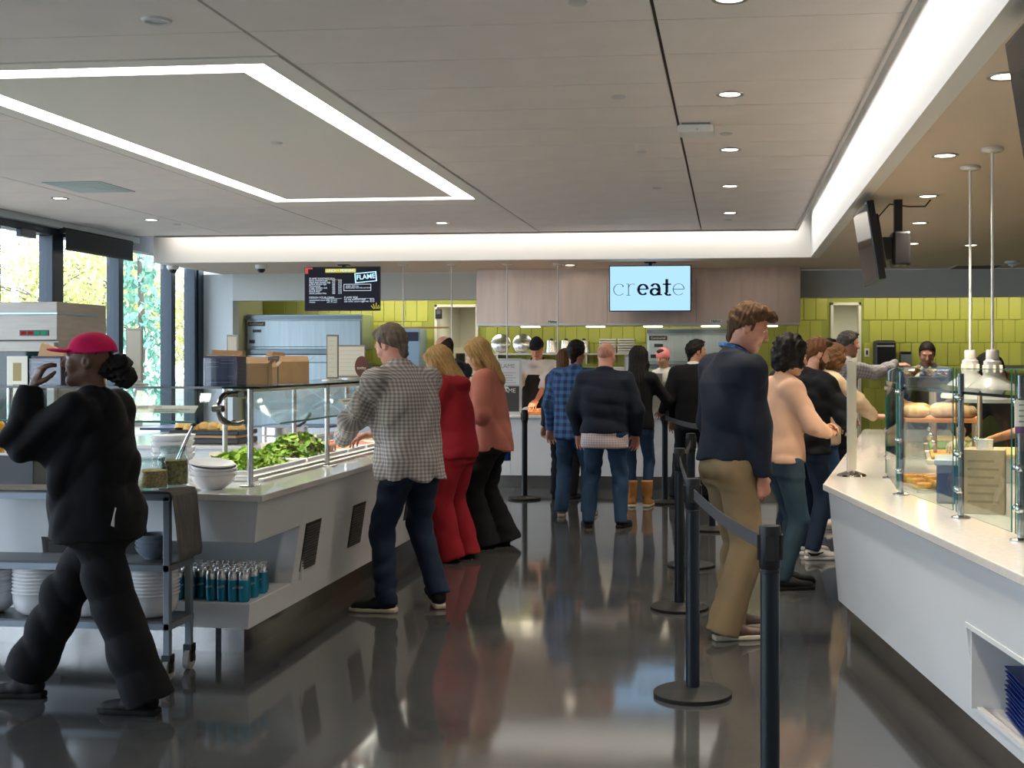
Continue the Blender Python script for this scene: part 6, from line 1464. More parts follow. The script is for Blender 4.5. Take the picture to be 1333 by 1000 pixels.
def person(label, loc, rz, h=1.72, sex='m', w=1.0, belly=0.0, feet=((-0.10, 0, 8), (0.10, 0, -8)), heel=(0, 0), lean=0.02, hunch=0.0, head=(0, 0, 0), arms=None, skin='fair',
           top=None, pants=None, shoes=None, hair=('short', 'brown'), near=1, extra=None, group=None, twist=0.0, hips=0.0):
    global SEED
    SEED += 17; s = h / 1.75; res = {2: 0.0085, 1: 0.011, 0: 0.014}[near]; hres = {2: 0.0045, 1: 0.0058, 0: 0.0075}[near]
    P = thing('person', label, 'person', (loc[0], loc[1], 0), rz, group)
    fem = sex == 'f'
    # --- joints
    hipz, shz, nkz = 0.90 * s, 1.42 * s, 1.475 * s
    ln = lambda z: hips + lean * max(0, (z / s - 0.95)) / 0.5 * s + hunch * max(0, (z / s - 1.25)) / 0.25 * s
    shx = (0.185 if not fem else 0.160) * s * (0.6 + 0.4 * w)
    sh = {}; tw = R(twist)
    for i, sd in ((0, -1), (1, 1)): sh[i] = np.array((sd * shx * math.cos(tw), ln(shz) - 0.01 + sd * shx * math.sin(tw), shz - 0.02 * s))
    hip = {i: np.array((sd * 0.090 * s, hips, hipz)) for i, sd in ((0, -1), (1, 1))}
    ank, knee = {}, {}
    for i in (0, 1):
        fx_, fy_, fyaw = feet[i]; k = heel[i]
        ya = R(fyaw); back = np.array((math.sin(-ya) * 0.0, 0, 0))
        ank[i] = np.array((fx_, fy_, 0.085 * s + k)); knee[i], ank[i] = ik(hip[i], ank[i], 0.425 * s, 0.415 * s, (0.15 * (-1 if i == 0 else 1), 1, 0))
    elb, wr = {}, {}; A = arms or [dict(w=(-0.25, 0.05, 0.86)), dict(w=(0.25, 0.05, 0.86))]
    for i in (0, 1):
        a = A[i]; t = np.array(a['w'], float) * np.array((1, 1, s)); elb[i], wr[i] = ik(sh[i], t, 0.295 * s, 0.255 * s, a.get('pole', (0.5 * (-1 if i == 0 else 1), -1, -0.2)))
    # --- torso sections
    if not fem: Z_ = [0.80, 0.92, 1.06, 1.20, 1.32, 1.41, 1.47, 1.50]; RX_ = [0.150, 0.170, 0.155, 0.168, 0.180, 0.165, 0.085, 0.062]; RY_ = [0.095, 0.118, 0.108, 0.120, 0.122, 0.095, 0.068, 0.060]
    else: Z_ = [0.80, 0.92, 1.06, 1.20, 1.30, 1.41, 1.47, 1.50]; RX_ = [0.155, 0.172, 0.132, 0.142, 0.150, 0.142, 0.070, 0.052]; RY_ = [0.105, 0.122, 0.095, 0.110, 0.118, 0.082, 0.058, 0.050]
    Zs = [z * s for z in Z_]; ww = [w, w, w, w, 0.4 + 0.6 * w, 0.5 + 0.5 * w, 1, 1]
    RXs = [r * s * q for r, q in zip(RX_, ww)]; RYs = [r * s * q for r, q in zip(RY_, ww)]; CY = [ln(z) for z in Zs]
    CY2 = [c + b * belly for c, b in zip(CY, [0.2, 0.6, 1.0, 0.7, 0.2, 0, 0, 0])]; RYs = [r + b * belly for r, b in zip(RYs, [0.1, 0.5, 1.0, 0.7, 0.2, 0, 0, 0])]
    if fem: CY2 = [c + q * s for c, q in zip(CY2, [0, -0.01, 0, 0.006, 0.018, 0, 0, 0])]
    zero = [0] * len(Zs)
    wf = 0.55 + 0.45 * w
    allp = np.array([*sh.values(), *elb.values(), *wr.values(), *hip.values(), *knee.values(), *ank.values(), (0, ln(nkz), 1.55 * s)]); lo, hi = allp.min(0) - 0.30, allp.max(0) + 0.22; lo[2] = -0.05
    # --- body (skin)
    Fb = Field(lo, hi, 0.016); zb = [0.87 * s] + Zs[1:]; Ib = lambda a: [float(np.interp(z, Zs, a)) for z in zb]; Fb.loft(zb, zero, Ib(CY2), [r - 0.014 for r in Ib(RXs)], [r - 0.014 for r in Ib(RYs)])
    for i in (0, 1):
        Fb.cone((0, ln(1.44 * s), 1.43 * s), sh[i], 0.052 * s, 0.045 * s); Fb.cone(sh[i], elb[i], 0.044 * s * wf, 0.037 * s * wf); Fb.cone(elb[i], wr[i], 0.040 * s * wf, 0.027 * s)
        Fb.cone(hip[i], knee[i], 0.072 * s * wf, 0.045 * s); Fb.cone(knee[i], ank[i], 0.045 * s, 0.032 * s); ya = R(feet[i][2]); Fb.cone(ank[i], ank[i] + np.array((-math.sin(ya), math.cos(ya), -0.45)) * 0.10 * s, 0.034 * s, 0.026 * s)
    chunks = [Fb.mesh(1) + (0,)]
    # --- head
    hs = s ** 0.4 * (0.97 if fem else 1.0); Rh = rotm(head[0], head[1], head[2] if len(head) > 2 else 0)
    nk = np.array((0, ln(nkz) + 0.0, nkz - 0.02 * s)); pv = np.array((0, ln(nkz) + 0.012 + 0.0, 1.535 * s)); hc = pv + Rh @ np.array((0, 0.028, 0.098)) * hs
    neck_l = (Rh.T @ (nk - hc)) / hs
    Fh = Field((-0.12, min(-0.15, neck_l[1] - 0.09), min(-0.25, neck_l[2] - 0.03)), (0.12, max(0.15, neck_l[1] + 0.08), 0.16), hres); head_field(Fh, tuple(neck_l), 0.058 * (0.82 if fem else 1.0) * (0.7 + 0.3 * w), sex)
    Vh, Qh = Fh.mesh(1); c = Vh[Qh].mean(1); lipm = (np.abs(c[:, 0]) < 0.020) & (c[:, 1] > 0.088) & (c[:, 2] > -0.077) & (c[:, 2] < -0.054)
    chunks.append((Vh * hs @ Rh.T + hc, Qh, np.where(lipm, 1, 0).astype(np.int32)))
    gl = None
    for i in (0, 1):
        a = A[i]
        if a.get('nohand'): continue
        d = np.array(a['dir'], float) if 'dir' in a else (wr[i] - elb[i]); n = np.array(a.get('n', (0.3 * (-1 if i == 0 else 1), 0.2, 1.0)), float)
        V, Q = hand_chunk(wr[i] + d / np.linalg.norm(d) * 0.018, d, n, 1 if i else -1, a.get('curl', 0.6), a.get('spread', 1.0), hres if near else 0.006, s * (0.93 if fem else 1.02), a.get('thumb', 0.5))
        chunks.append((V, Q, 2 if a.get('glove') else 0))
    np_mesh('body', chunks, [SK[skin], M_lip if skin != 'brown' else SK['brown'], SK['glove']], P)
    for sd in (-1, 1):
        e = Rh @ (np.array((sd * 0.031, 0.0755, 0.012)) * hs) + hc
        M = Matrix.Translation(Vector(e)) @ Matrix(Rh.tolist()).to_4x4()
        mb = MB(); mb.lathe([(0.0001, -0.0125), (0.0088, -0.0088), (0.0125, 0), (0.0088, 0.0088), (0.0055, 0.0113)], 12, M @ Matrix.Rotation(R(-90), 4, 'X'), False); mb.m(1); mb.lathe([(0.0055, 0.0113), (0.0001, 0.0127)], 12, M @ Matrix.Rotation(R(-90), 4, 'X'), False); mb.build('eye', [M_eyew, M_iris], P, smooth=True)
    # --- hair
    if hair:
        Fr = hair_field(hair[0], hres * (1.0 if near else 0.9), SEED, neck_l); V, Q = Fr.mesh(1); np_mesh('hair', [(V * hs @ Rh.T + hc, Q, 0)], HM[hair[1]], P)
        if len(hair) > 2 and hair[2] == 'beard':
            F = Field((-0.10, -0.06, -0.17), (0.10, 0.14, 0.03), hres); F.ell((0, 0.028, -0.070), (0.063, 0.068, 0.062), 0.0)
            for sd in (-1, 1): F.cone((sd * 0.064, 0.0, -0.01), (sd * 0.05, 0.02, -0.06), 0.013, 0.02, 0.02)
            F.ell((0, 0.075, -0.010), (0.036, 0.06, 0.042), 0.01, neg=True); F.ell((0, 0.10, -0.065), (0.022, 0.02, 0.013), 0.006, neg=True); F.wrinkle(0.002, 3, 200); V, Q = F.mesh(1); np_mesh('beard', [(V * hs @ Rh.T + hc, Q, 0)], HM[hair[1]], P)
    # --- trousers
    if pants:
        o = pants.get('off', 0.012); fl = pants.get('flare', 0.0); hemz = pants.get('hem', 0.045); wd = pants.get('width', 1.0); loose = pants.get('loose', 0.0)
        F = Field(lo, hi, res); k = [0, 1, 2]; zz = [0.79 * s, 0.90 * s, (max([t_['hem'] for t_ in (top if isinstance(top, (list, tuple)) else [top]) if t_ and 'hem' in t_ and t_['hem'] < 1.0] or [0.9]) + 0.03) * s]; zz[1] = min(zz[1], zz[2] - 0.02); kI = lambda a: [float(np.interp(z, Zs, a)) for z in zz]
        F.loft(zz, [0] * 3, kI(CY2), [r + q for r, q in zip(kI(RXs), (o, o * 0.9, 0.004))], [r + q for r, q in zip(kI(RYs), (o + 0.004, o, 0.006))], 0.03)
        for i in (0, 1):
            F.cone(hip[i] - np.array((0, 0.012, 0.02)), knee[i], (0.088 * wf + o) * s * wd, (0.058 * wf + o + loose) * s * wd, 0.045)
            dn = ank[i] - knee[i]; L = np.linalg.norm(dn); e = ank[i] + dn / L * max(0, (0.085 - hemz)) * s
            F.cone(knee[i], e, (0.058 * wf + o + loose) * s * wd, (0.046 + o + loose + fl) * s * wd, 0.02, clip_b=0.0)
        F.wrinkle(pants.get('wr', 0.006) * 1.05, SEED + 3, 27, 1.6); V, Q = F.mesh(1); np_mesh(pants.get('name', 'trousers'), [(V, Q, 0)], pants['mat'], P)
        if pants.get('belt'): pass
    # --- upper garment(s)
    def upper(t):
        o = t.get('off', 0.016); hem = t.get('hem', 0.86); F = Field(lo, hi, res); fl = t.get('flare', 0.0); sl = t.get('sleeve', 1.0); so = t.get('sloff', 0.006)
        zz = [hem * s] + [z for z in Zs if z > hem * s + 0.02 and z <= 1.48 * s]; I = lambda a: [float(np.interp(max(z, 0.925 * s) if hem < 0.95 else z, Zs, a)) for z in zz]
        rx = [r + o + (fl * max(0, (1.25 * s - z) / 0.4)) for r, z in zip(I(RXs), zz)]; ry = [r + o + 0.006 + (fl * max(0, (1.25 * s - z) / 0.4)) for r, z in zip(I(RYs), zz)]
        # hanging cloth does not follow the waist inwards
        m = max(rx[0], 0); 
        for q, z in enumerate(zz):
            if z < 1.25 * s: rx[q] = max(rx[q], t.get('drape', 0.0) * max(rx)); ry[q] = max(ry[q], t.get('drape', 0.0) * max(ry) * 0.98)
        F.loft(zz, [0] * len(zz), I(CY2), rx, ry, 0.03)
        sm = {}
        for i in (0, 1):
            F.cone((0, ln(1.44 * s) - 0.005, 1.435 * s), sh[i], (0.062 + o * 0.6) * s, (0.054 + o * 0.7) * s, 0.04)
            if sl > 0.05:
                F.cone(sh[i], elb[i] if sl >= 0.5 else sh[i] + (elb[i] - sh[i]) * sl * 2, (0.054 * wf + o * 0.9) * s, (0.044 * wf + o * 0.8 + so) * s, 0.05, clip_b=None if sl >= 0.5 else 0.0)
            if sl > 0.5:
                e = elb[i] + (wr[i] - elb[i]) * (sl - 0.5) * 2; F.cone(elb[i], e, (0.044 * wf + o * 0.8 + so) * s, (0.031 + o * 0.6 + so * 0.6) * s, 0.02, clip_b=0.012)
                if t.get('cuff'): F.cone(e - (wr[i] - elb[i]) * 0.12, e, (0.033 + o * 0.7 + so) * s, (0.034 + o * 0.7 + so) * s, 0.005, clip_b=0.014, clip_a=0.0)
        c = t.get('collar', 'crew'); nb = np.array((0, ln(1.45 * s) - 0.004, 1.45 * s)); nd = (pv - nb) / np.linalg.norm(pv - nb); nr = 0.058 * (0.82 if fem else 1.0) * (0.7 + 0.3 * w)
        ch = {'crew': 0.028, 'shirt': 0.066, 'turtle': 0.075, 'hood': 0.03, 'suit': 0.038, 'none': 0.0}[c] * s
        if ch: F.cone(nb, nb + nd * ch, nr * 1.18 + 0.016, nr + 0.012, 0.015 if c == 'crew' else 0.012, clip_b=0.0)
        if c == 'hood':
            F.ell((0, ln(1.45 * s) - 0.09, 1.435 * s), (0.125, 0.075, 0.08), 0.02)
            for sd in (-1, 1): F.cone((sd * 0.085, ln(1.45 * s) - 0.05, 1.455 * s), (sd * 0.055, ln(1.45 * s) + 0.07, 1.43 * s), 0.034, 0.022, 0.03)
        F.wrinkle(t.get('wr', 0.006) * 1.7, SEED + 5, t.get('wf', 27), 0.8)
        if c == 'none' or t.get('open'): pass
        # keep head room
        V, Q = F.mesh(1); at = None
        if t.get('weave'):
            at = np.zeros((len(V), 3)); ta = np.arctan2(V[:, 0], -(V[:, 1] - np.interp(V[:, 2], Zs, CY2))); at[:, 0] = ta * (np.interp(V[:, 2], Zs, RXs) * 0.9); at[:, 1] = V[:, 2]
            rxv = np.interp(V[:, 2], Zs, RXs) + o; best = np.abs(V[:, 0]) / rxv
            for i in (0, 1):
                for (p0, p1, off_) in ((sh[i], elb[i], 0), (elb[i], wr[i], 0.295 * s)):
                    d = p1 - p0; L = np.linalg.norm(d); u = d / L; tt = np.clip((V - p0) @ u, 0, L); q = V - p0 - tt[:, None] * u; dist = np.linalg.norm(q, axis=1)
                    a1 = np.cross(u, (0.3, 1, 0.2)); a1 /= np.linalg.norm(a1); a2 = np.cross(u, a1); m_ = (dist < 0.085 * s) & ((np.abs(V[:, 0]) > shx * 0.98) | (off_ > 0) | (V[:, 1] > ln(1.2) + 0.14)) 
                    at[m_, 0] = np.arctan2(q[m_] @ a1, q[m_] @ a2) * 0.055; at[m_, 1] = tt[m_] + off_
        return np_mesh(t.get('name', 'shirt'), [(V, Q, 0)], t['mat'], P, at)
    for t in (top if isinstance(top, (list, tuple)) else [top]):
        if t: upper(t)
    # --- shoes
    if shoes:
        for i in (0, 1):
            kind = shoes.get('kind', 'sneaker'); F = Field((-0.08, -0.14, -0.01), (0.08, 0.24, 0.34 if kind == 'boot' else 0.16), 0.0065 if near else 0.009); z0 = 0.022
            F.cone((0, -0.055, 0.055), (0, 0.03, 0.05), 0.038, 0.040, 0.03); F.cone((0, 0.02, 0.045), (0.0, 0.15, 0.028), 0.042, 0.036, 0.03, flat=((0, 0, 1), 0.8)); F.cone((0, 0.10, 0.03), (0.0, 0.165, 0.026), 0.040, 0.028, 0.02, flat=((0, 0, 1), 0.7))
            if kind == 'boot': F.cone((0, -0.03, 0.05), (0, -0.045, 0.29), 0.046, 0.066, 0.03, clip_b=0.0); F.wrinkle(0.004, SEED, 30)
            else: F.cone((0, -0.04, 0.05), (0, -0.025, 0.105), 0.043, 0.042, 0.02, clip_b=0.0)
            ax = [F.lo[q] + F.res * np.arange(F.n[q]) for q in range(3)]; X, Y, Z = np.meshgrid(*ax, indexing='ij', sparse=True); F.f[:] = np.maximum(F.f, z0 - Z)
            V, Q = F.mesh(1); G = Field((-0.08, -0.14, -0.015), (0.08, 0.24, 0.06), 0.0065); sl, X, Y, Z = G.sub((-0.08, -0.14, -0.01), (0.08, 0.24, 0.05), 0)
            rad = np.interp(Y, [-0.10, -0.06, 0.0, 0.09, 0.15, 0.20], [0.030, 0.040, 0.038, 0.047, 0.042, 0.022]); dd = np.maximum(np.abs(X) - rad, np.maximum(-0.098 - Y, Y - 0.198)); G.f[sl] = np.maximum(np.maximum(dd, Z - 0.026 - 0.004 * (Y < 0)), 0.0 - Z).astype(np.float32)
            V2, Q2 = G.mesh(1); ks = s * shoes.get('scale', 1.0); ya = feet[i][2]; Rf = rotm(-shoes.get('pitch', (0, 0))[i], ya); hz = heel[i]
            base = np.array((ank[i][0], ank[i][1], 0.0)); 
            if hz > 0: base[2] = hz - 0.02
            fw = Rf @ np.array((0, 0.035, 0)) * 0; f_ = lambda V: (V * ks - np.array((0, -0.035 * ks, 0)) * 1.0) @ Rf.T + base
            o = np_mesh('shoe' if kind != 'boot' else 'boot', [(f_(V), Q, 0)], shoes['mat'], P); np_mesh('sole', [(f_(V2), Q2, 0)], shoes['sole'], o)
    if extra: extra(P, dict(s=s, hs=hs, hc=hc, Rh=Rh, sh=sh, elb=elb, wr=wr, ln=ln, lo=lo, hi=hi, Zs=Zs, RXs=RXs, RYs=RYs, CY=CY2, res=res, hres=hres, pv=pv))
    return P
SEED = 100
# ================================================================ OUTSIDE
lawn = MB().box(-90, WX - 0.2, -30, 120, -0.35, -0.15).build('lawn', mat('lawn', (0.22, 0.21, 0.17), 0.9, var=0.4, vscale=0.6)); struct(lawn); lawn.name = 'floor_lawn'
def tree(x, y, h, crown, cols, label, n=2600, shape='round', trunk=0.12, lsz=0.16, sparse=1.0):
    t = thing('conifer' if shape == 'cone' else 'tree', label, 'tree', (x, y, -0.15), 0, 'trees outside the windows')
    mb = MB().tube([(0, 0, 0), (0.1, 0.05, h * 0.35), (0.0, 0.1, h * 0.65), (0.05, 0, h * 0.95)], [trunk, trunk * 0.8, trunk * 0.5, trunk * 0.12], 7)
    tips = []
    for k in range(26 if shape == 'round' else 0):
        a = random.uniform(0, 6.28); z0 = h * random.uniform(0.28, 0.8); L = crown * random.uniform(0.5, 1.0)
        tip = Vector((L * math.cos(a), L * math.sin(a), z0 + L * random.uniform(0.3, 0.9))); tips.append(tip)
        mb.tube([(0.05, 0.05, z0), tip * 0.5 + Vector((0, 0, z0 * 0.5 + 0.1)), tip], [trunk * 0.35, trunk * 0.2, trunk * 0.05], 5)
    mb.build('trunk', mat('bark', (0.14, 0.11, 0.09), 0.9), t)
    lf = MB(); ms = [mat('leaf_%02d_%02d_%02d' % tuple(int(c * 99) for c in c_), c_, 0.7, var=0.25, vscale=4) for c_ in cols]
    for i in range(n):
        if shape == 'cone':
            z = h * (0.08 + 0.92 * random.random() ** 1.3); r = crown * (1 - z / h) * random.uniform(0.35, 1.0) + 0.05; a = random.uniform(0, 6.28)
            p = Vector((r * math.cos(a), r * math.sin(a), z - 0.25 * r))
        else:
            c0 = random.choice(tips); p = c0 + Vector((random.gauss(0, 1), random.gauss(0, 1), random.gauss(0, 0.8))) * crown * 0.26
        M = Matrix.Translation(p) @ Euler((random.uniform(0, 3), random.uniform(0, 3), random.uniform(0, 6.3))).to_matrix().to_4x4(); s = lsz * random.uniform(0.6, 1.4)
        lf.m(random.randrange(len(ms))); lf.add([M @ Vector(q) for q in ((-s, 0, 0), (0, -s * 0.55, 0.1 * s), (s, 0, 0), (0, s * 0.55, 0.1 * s))], [(0, 1, 2, 3)])
    o = lf.build('foliage', ms, t); o['kind'] = 'stuff'
YE = [(0.52, 0.50, 0.16), (0.62, 0.55, 0.20), (0.40, 0.46, 0.14)]; GR = [(0.26, 0.40, 0.18), (0.32, 0.44, 0.20)]; PI_ = [(0.52, 0.42, 0.34), (0.6, 0.5, 0.38)]; CO = [(0.14, 0.34, 0.24), (0.22, 0.44, 0.32)]
tree(-22, 37.5, 5.0, 2.0, YE, 'yellow green autumn tree filling the tall window', 3600, lsz=0.085); tree(-31.5, 42, 5.8, 2.3, YE, 'bushy yellow autumn tree behind the refrigerator', 3600, lsz=0.095)
tree(-24.5, 46, 6.0, 2.4, YE, 'broad yellow tree far back between the mullions', 3600, lsz=0.10); tree(-29.5, 51, 8.5, 2.6, PI_, 'bare pinkish tree with thin branches against the sky', 900, lsz=0.07, trunk=0.10)
tree(-36, 56, 9.5, 3.0, PI_, 'tall bare tree seen through the glazed door', 1000, lsz=0.07, trunk=0.10)
tree(-15.3, 30.5, 6.6, 1.15, CO, 'tall blue green conifer beside the end mullion', 1500, 'cone', lsz=0.11); tree(-16.2, 26.4, 2.2, 0.7, CO, 'small young conifer in front of the solar lamp', 1500, 'cone', lsz=0.08)
tree(-24.0, 55, 8.5, 2.6, PI_, 'bare tree standing behind the conifer', 1000, lsz=0.08, trunk=0.10); tree(-18.2, 41, 4.0, 1.7, YE, 'low yellow shrub tree between the conifers', 2600, lsz=0.085); tree(-31, 61, 7, 2.8, YE, 'distant yellow tree crown', 3000, lsz=0.11)
t = thing('solar_lamp', 'white post lamp with a slanted solar panel outside the window', 'street lamp', (-17.3, 28.2, -0.15))
MB().cyl((0, 0, 0), (0, 0, 3.6), 0.05, 10).build('pole', M_white, t, smooth=True)
MB().box(-0.32, 0.32, -0.35, 0.35, -0.02, 0.02, Matrix.Translation((0.1, 0, 2.2)) @ Matrix.Rotation(R(38), 4, 'X')).build('solar_panel', mat('solar_blue', (0.45, 0.62, 0.75), 0.2), t)
MB().lathe([(0, 0.1), (0.09, 0.06), (0.11, 0), (0.09, -0.06), (0, -0.1)], 14, Matrix.Translation((-0.25, 0, 3.65)), False).build('lamp_head', M_white, t, smooth=True); MB().tube([(0, 0, 3.55), (-0.12, 0, 3.7), (-0.25, 0, 3.65)], 0.03).build('arm', M_white, t)
def head_mesh(P, J, name, F, mt, smooth=1):
    V, Q = F.mesh(smooth); return np_mesh(name, [(V * J['hs'] @ J['Rh'].T + J['hc'], Q, 0)], mt, P)
def half(F, p0, n):
    ax = [F.lo[i] + F.res * np.arange(F.n[i]) for i in range(3)]; X, Y, Z = np.meshgrid(*ax, indexing='ij', sparse=True); n = np.array(n, float); n /= np.linalg.norm(n)
    F.f[:] = np.maximum(F.f, (X - p0[0]) * n[0] + (Y - p0[1]) * n[1] + (Z - p0[2]) * n[2])
def ballcap(color, tall=0.0):
    def fn(P, J):
        F = Field((-0.13, -0.16, -0.02), (0.13, 0.24, 0.20), J['hres']); F.ell((0, -0.015, 0.035), (0.090, 0.111, 0.108 + tall), 0.0); half(F, (0, 0.0, 0.040), (0, -0.12, -1)); F.wrinkle(0.0015, 5, 60)
        c = head_mesh(P, J, 'cap', F, color)
        G = Field((-0.13, 0.03, -0.02), (0.13, 0.22, 0.12), J['hres']); G.ell((0, 0.085, 0.048), (0.078, 0.105, 0.012), 0.0); half(G, (0, 0.075, 0.05), (0, -1, 0)); head_mesh(c, J, 'brim', G, color)
    return fn
M_navyk = fabric('navy_knit', (0.010, 0.014, 0.026)); M_blk = fabric('black', (0.0045, 0.005, 0.0065)); M_blk2 = fabric('black_trouser', (0.005, 0.0055, 0.007)); M_denim = fabric('dark_denim', (0.012, 0.022, 0.045), 0.2)
M_denim2 = fabric('blue_denim', (0.025, 0.060, 0.125), 0.25); M_khaki = fabric('khaki', (0.20, 0.145, 0.080), 0.08); M_red = fabric('red_fleece', (0.27, 0.010, 0.018), 0.06); M_pink = fabric('dusty_pink_knit', (0.47, 0.17, 0.125), 0.06)
M_cream = fabric('cream_knit', (0.50, 0.38, 0.25), 0.06); M_beige = fabric('beige_knit', (0.53, 0.33, 0.23), 0.06); M_greysh = fabric('grey_overshirt', (0.22, 0.215, 0.21), 0.1); M_slate = fabric('slate_hoodie', (0.020, 0.026, 0.038)); M_wshirt = fabric('white_jacket', (0.62, 0.60, 0.58), 0.04)
M_shoeb = mat('black_shoe', (0.004, 0.004, 0.0045), 0.7, spec=0.3); M_soleb = mat('black_sole', (0.01, 0.01, 0.01), 0.8, spec=0.2); M_solew = mat('cream_sole', (0.50, 0.44, 0.34), 0.6); M_shoew = mat('white_leather', (0.60, 0.55, 0.48), 0.45); M_brownl = mat('brown_leather', (0.06, 0.032, 0.02), 0.4); M_tanb = mat('tan_suede', (0.36, 0.16, 0.035), 0.85, var=0.15, vscale=10)
M_hotpink = fabric('hot_pink_cap', (0.62, 0.010, 0.10), 0.06); M_capk = fabric('black_cap', (0.012, 0.013, 0.016)); M_net = fabric('pink_headcover', (0.62, 0.20, 0.22), 0.1)
PL_grey = plaid('grey_plaid', (0.30, 0.275, 0.265), (0.175, 0.16, 0.16), (0.47, 0.44, 0.42), 0.023); PL_blue = plaid('blue_plaid', (0.022, 0.065, 0.17), (0.007, 0.02, 0.065), (0.045, 0.12, 0.26), 0.07); PL_tail = plaid('pale_plaid', (0.50, 0.42, 0.42), (0.36, 0.30, 0.36), (0.60, 0.54, 0.50), 0.022); PL_tw = plaid('grey_check', (0.25, 0.25, 0.26), (0.17, 0.17, 0.19), (0.34, 0.34, 0.34), 0.03)
BS = dict(mat=M_shoeb, sole=M_soleb)

# 1 worker with the pink cap, walking past the cart
def pinkcap(P, J):
    F = Field((-0.13, -0.16, -0.06), (0.13, 0.24, 0.20), J['hres']); F.ell((0, -0.02, 0.040), (0.091, 0.112, 0.100), 0.0); half(F, (0, 0.04, 0.035), (0, -0.10, -1)); F.wrinkle(0.002, 5, 40); c = head_mesh(P, J, 'cap', F, M_hotpink)
    G = Field((-0.13, 0.03, -0.03), (0.13, 0.22, 0.12), J['hres']); G.ell((0, 0.09, 0.042), (0.074, 0.095, 0.011), 0.0); half(G, (0, 0.075, 0.05), (0, -1, 0)); head_mesh(c, J, 'brim', G, M_hotpink)
    V = J['wr'][1]
    b = MB().lathe([(0, 0), (0.03, 0), (0.032, 0.09), (0.022, 0.11), (0, 0.11)], 16, Matrix.Translation(Vector(V) + Vector((0.01, 0.10, -0.08))) @ Matrix.Rotation(R(15), 4, 'X'), False)
    t = b.build('glove_bundle', mat('pale_glove', (0.55, 0.52, 0.48), 0.6), P, smooth=True)
    tg = MB().box(-0.03, 0.03, -0.002, 0.002, -0.05, 0.03, Matrix.Translation((-0.12, -0.145, 0.86)) @ Matrix.Rotation(R(25), 4, 'Y')).build('towel_corner', MATS['paper_white'], P)
person('walking cafe worker in black with a hot pink cap touching its brim', (-2.78, 5.20), R(88), 1.64, 'f', 1.20, 0.03, feet=((-0.09, -0.27, 0), (0.09, 0.42, 4)), heel=(0.0, 0.02), lean=0.02, hunch=0.01, head=(4, 20, 0), skin='brown', near=2,
       arms=[dict(w=(-0.13, 0.25, 1.50), pole=(-0.35, 0.25, -1.0), dir=(0.35, -0.25, 1), n=(-0.8, 0.6, 0.1), curl=0.6), dict(w=(0.27, 0.22, 0.86), curl=0.9)],
       top=dict(mat=M_blk, off=0.030, hem=0.80, collar='crew', drape=0.93, sloff=0.016, wr=0.008, name='sweatshirt'), pants=dict(mat=M_blk2, off=0.02, loose=0.018, flare=0.03, wr=0.010, hem=0.03), shoes=dict(BS, pitch=(0, 0)), hair=('ponytail', 'dark'), extra=pinkcap)
# 2 plaid shirt man at the salad bar
person('grey haired man in a grey plaid shirt reaching over the salad counter', (-1.95, 7.40), R(52), 1.77, 'm', 1.06, 0.02, feet=((-0.14, 0.06, 34), (0.16, -0.06, -22)), heel=(0, 0.035), lean=0.09, hunch=0.02, head=(-24, 14, 0), skin='rosy', near=2,
       arms=[dict(w=(-0.20, 0.43, 1.03), dir=(0.1, 1, -0.25), n=(-0.5, 0.1, 1), curl=0.35, pole=(-1, -0.5, -0.6)), dict(w=(0.04, 0.46, 1.05), dir=(-0.5, 1, -0.2), n=(0.3, 0, 1), curl=0.7, pole=(1, -0.4, -0.5))],
       top=dict(mat=PL_grey, off=0.026, hem=0.80, collar='shirt', drape=0.90, weave=True, wr=0.008, sleeve=0.93, cuff=True, name='shirt', flare=0.008), pants=dict(mat=M_denim, off=0.012, wr=0.007, loose=0.006, name='jeans'), shoes=dict(mat=M_shoeb, sole=M_solew, pitch=(0, -12)), hair=('short', 'grey'))
# 3 woman in red
person('blonde woman in a red hooded tracksuit leaning over the salad counter', (-2.10, 9.33), R(78), 1.66, 'f', 1.0, feet=((-0.10, 0.0, 15), (0.10, -0.04, 0)), lean=0.04, hunch=0.035, head=(-30, 8, 0), skin='fair', near=1,
       arms=[dict(w=(-0.16, 0.36, 1.06), pole=(-1, -0.5, -0.7), curl=0.6), dict(w=(0.10, 0.36, 0.98), dir=(-0.5, 1, 0.1), pole=(1, -0.3, -0.8), curl=0.7)],
       top=dict(mat=M_red, off=0.030, hem=0.83, collar='hood', drape=0.92, wr=0.007, sloff=0.014, name='hoodie'), pants=dict(mat=M_red, off=0.022, loose=0.018, flare=0.022, hem=0.02, wr=0.008), shoes=BS, hair=('shoulder', 'blonde'))
# 4 man in slate hoodie beyond
person('balding man in a slate hoodie beyond the woman in red', (X_at(589, 12.45), 12.45), R(55), 1.80, 'm', 1.0, feet=((-0.1, 0, 10), (0.1, 0, -5)), lean=0.06, head=(-14, 10, 0), skin='tan', near=0,
       arms=[dict(w=(-0.2, 0.35, 1.08)), dict(w=(0.12, 0.38, 1.08), pole=(1, -0.4, -0.6))], top=dict(mat=M_slate, off=0.024, hem=0.84, collar='hood', drape=0.9, name='hoodie'), pants=dict(mat=M_denim, off=0.012, name='jeans'), shoes=dict(mat=M_shoeb, sole=M_solew), hair=('balding', 'dark'))
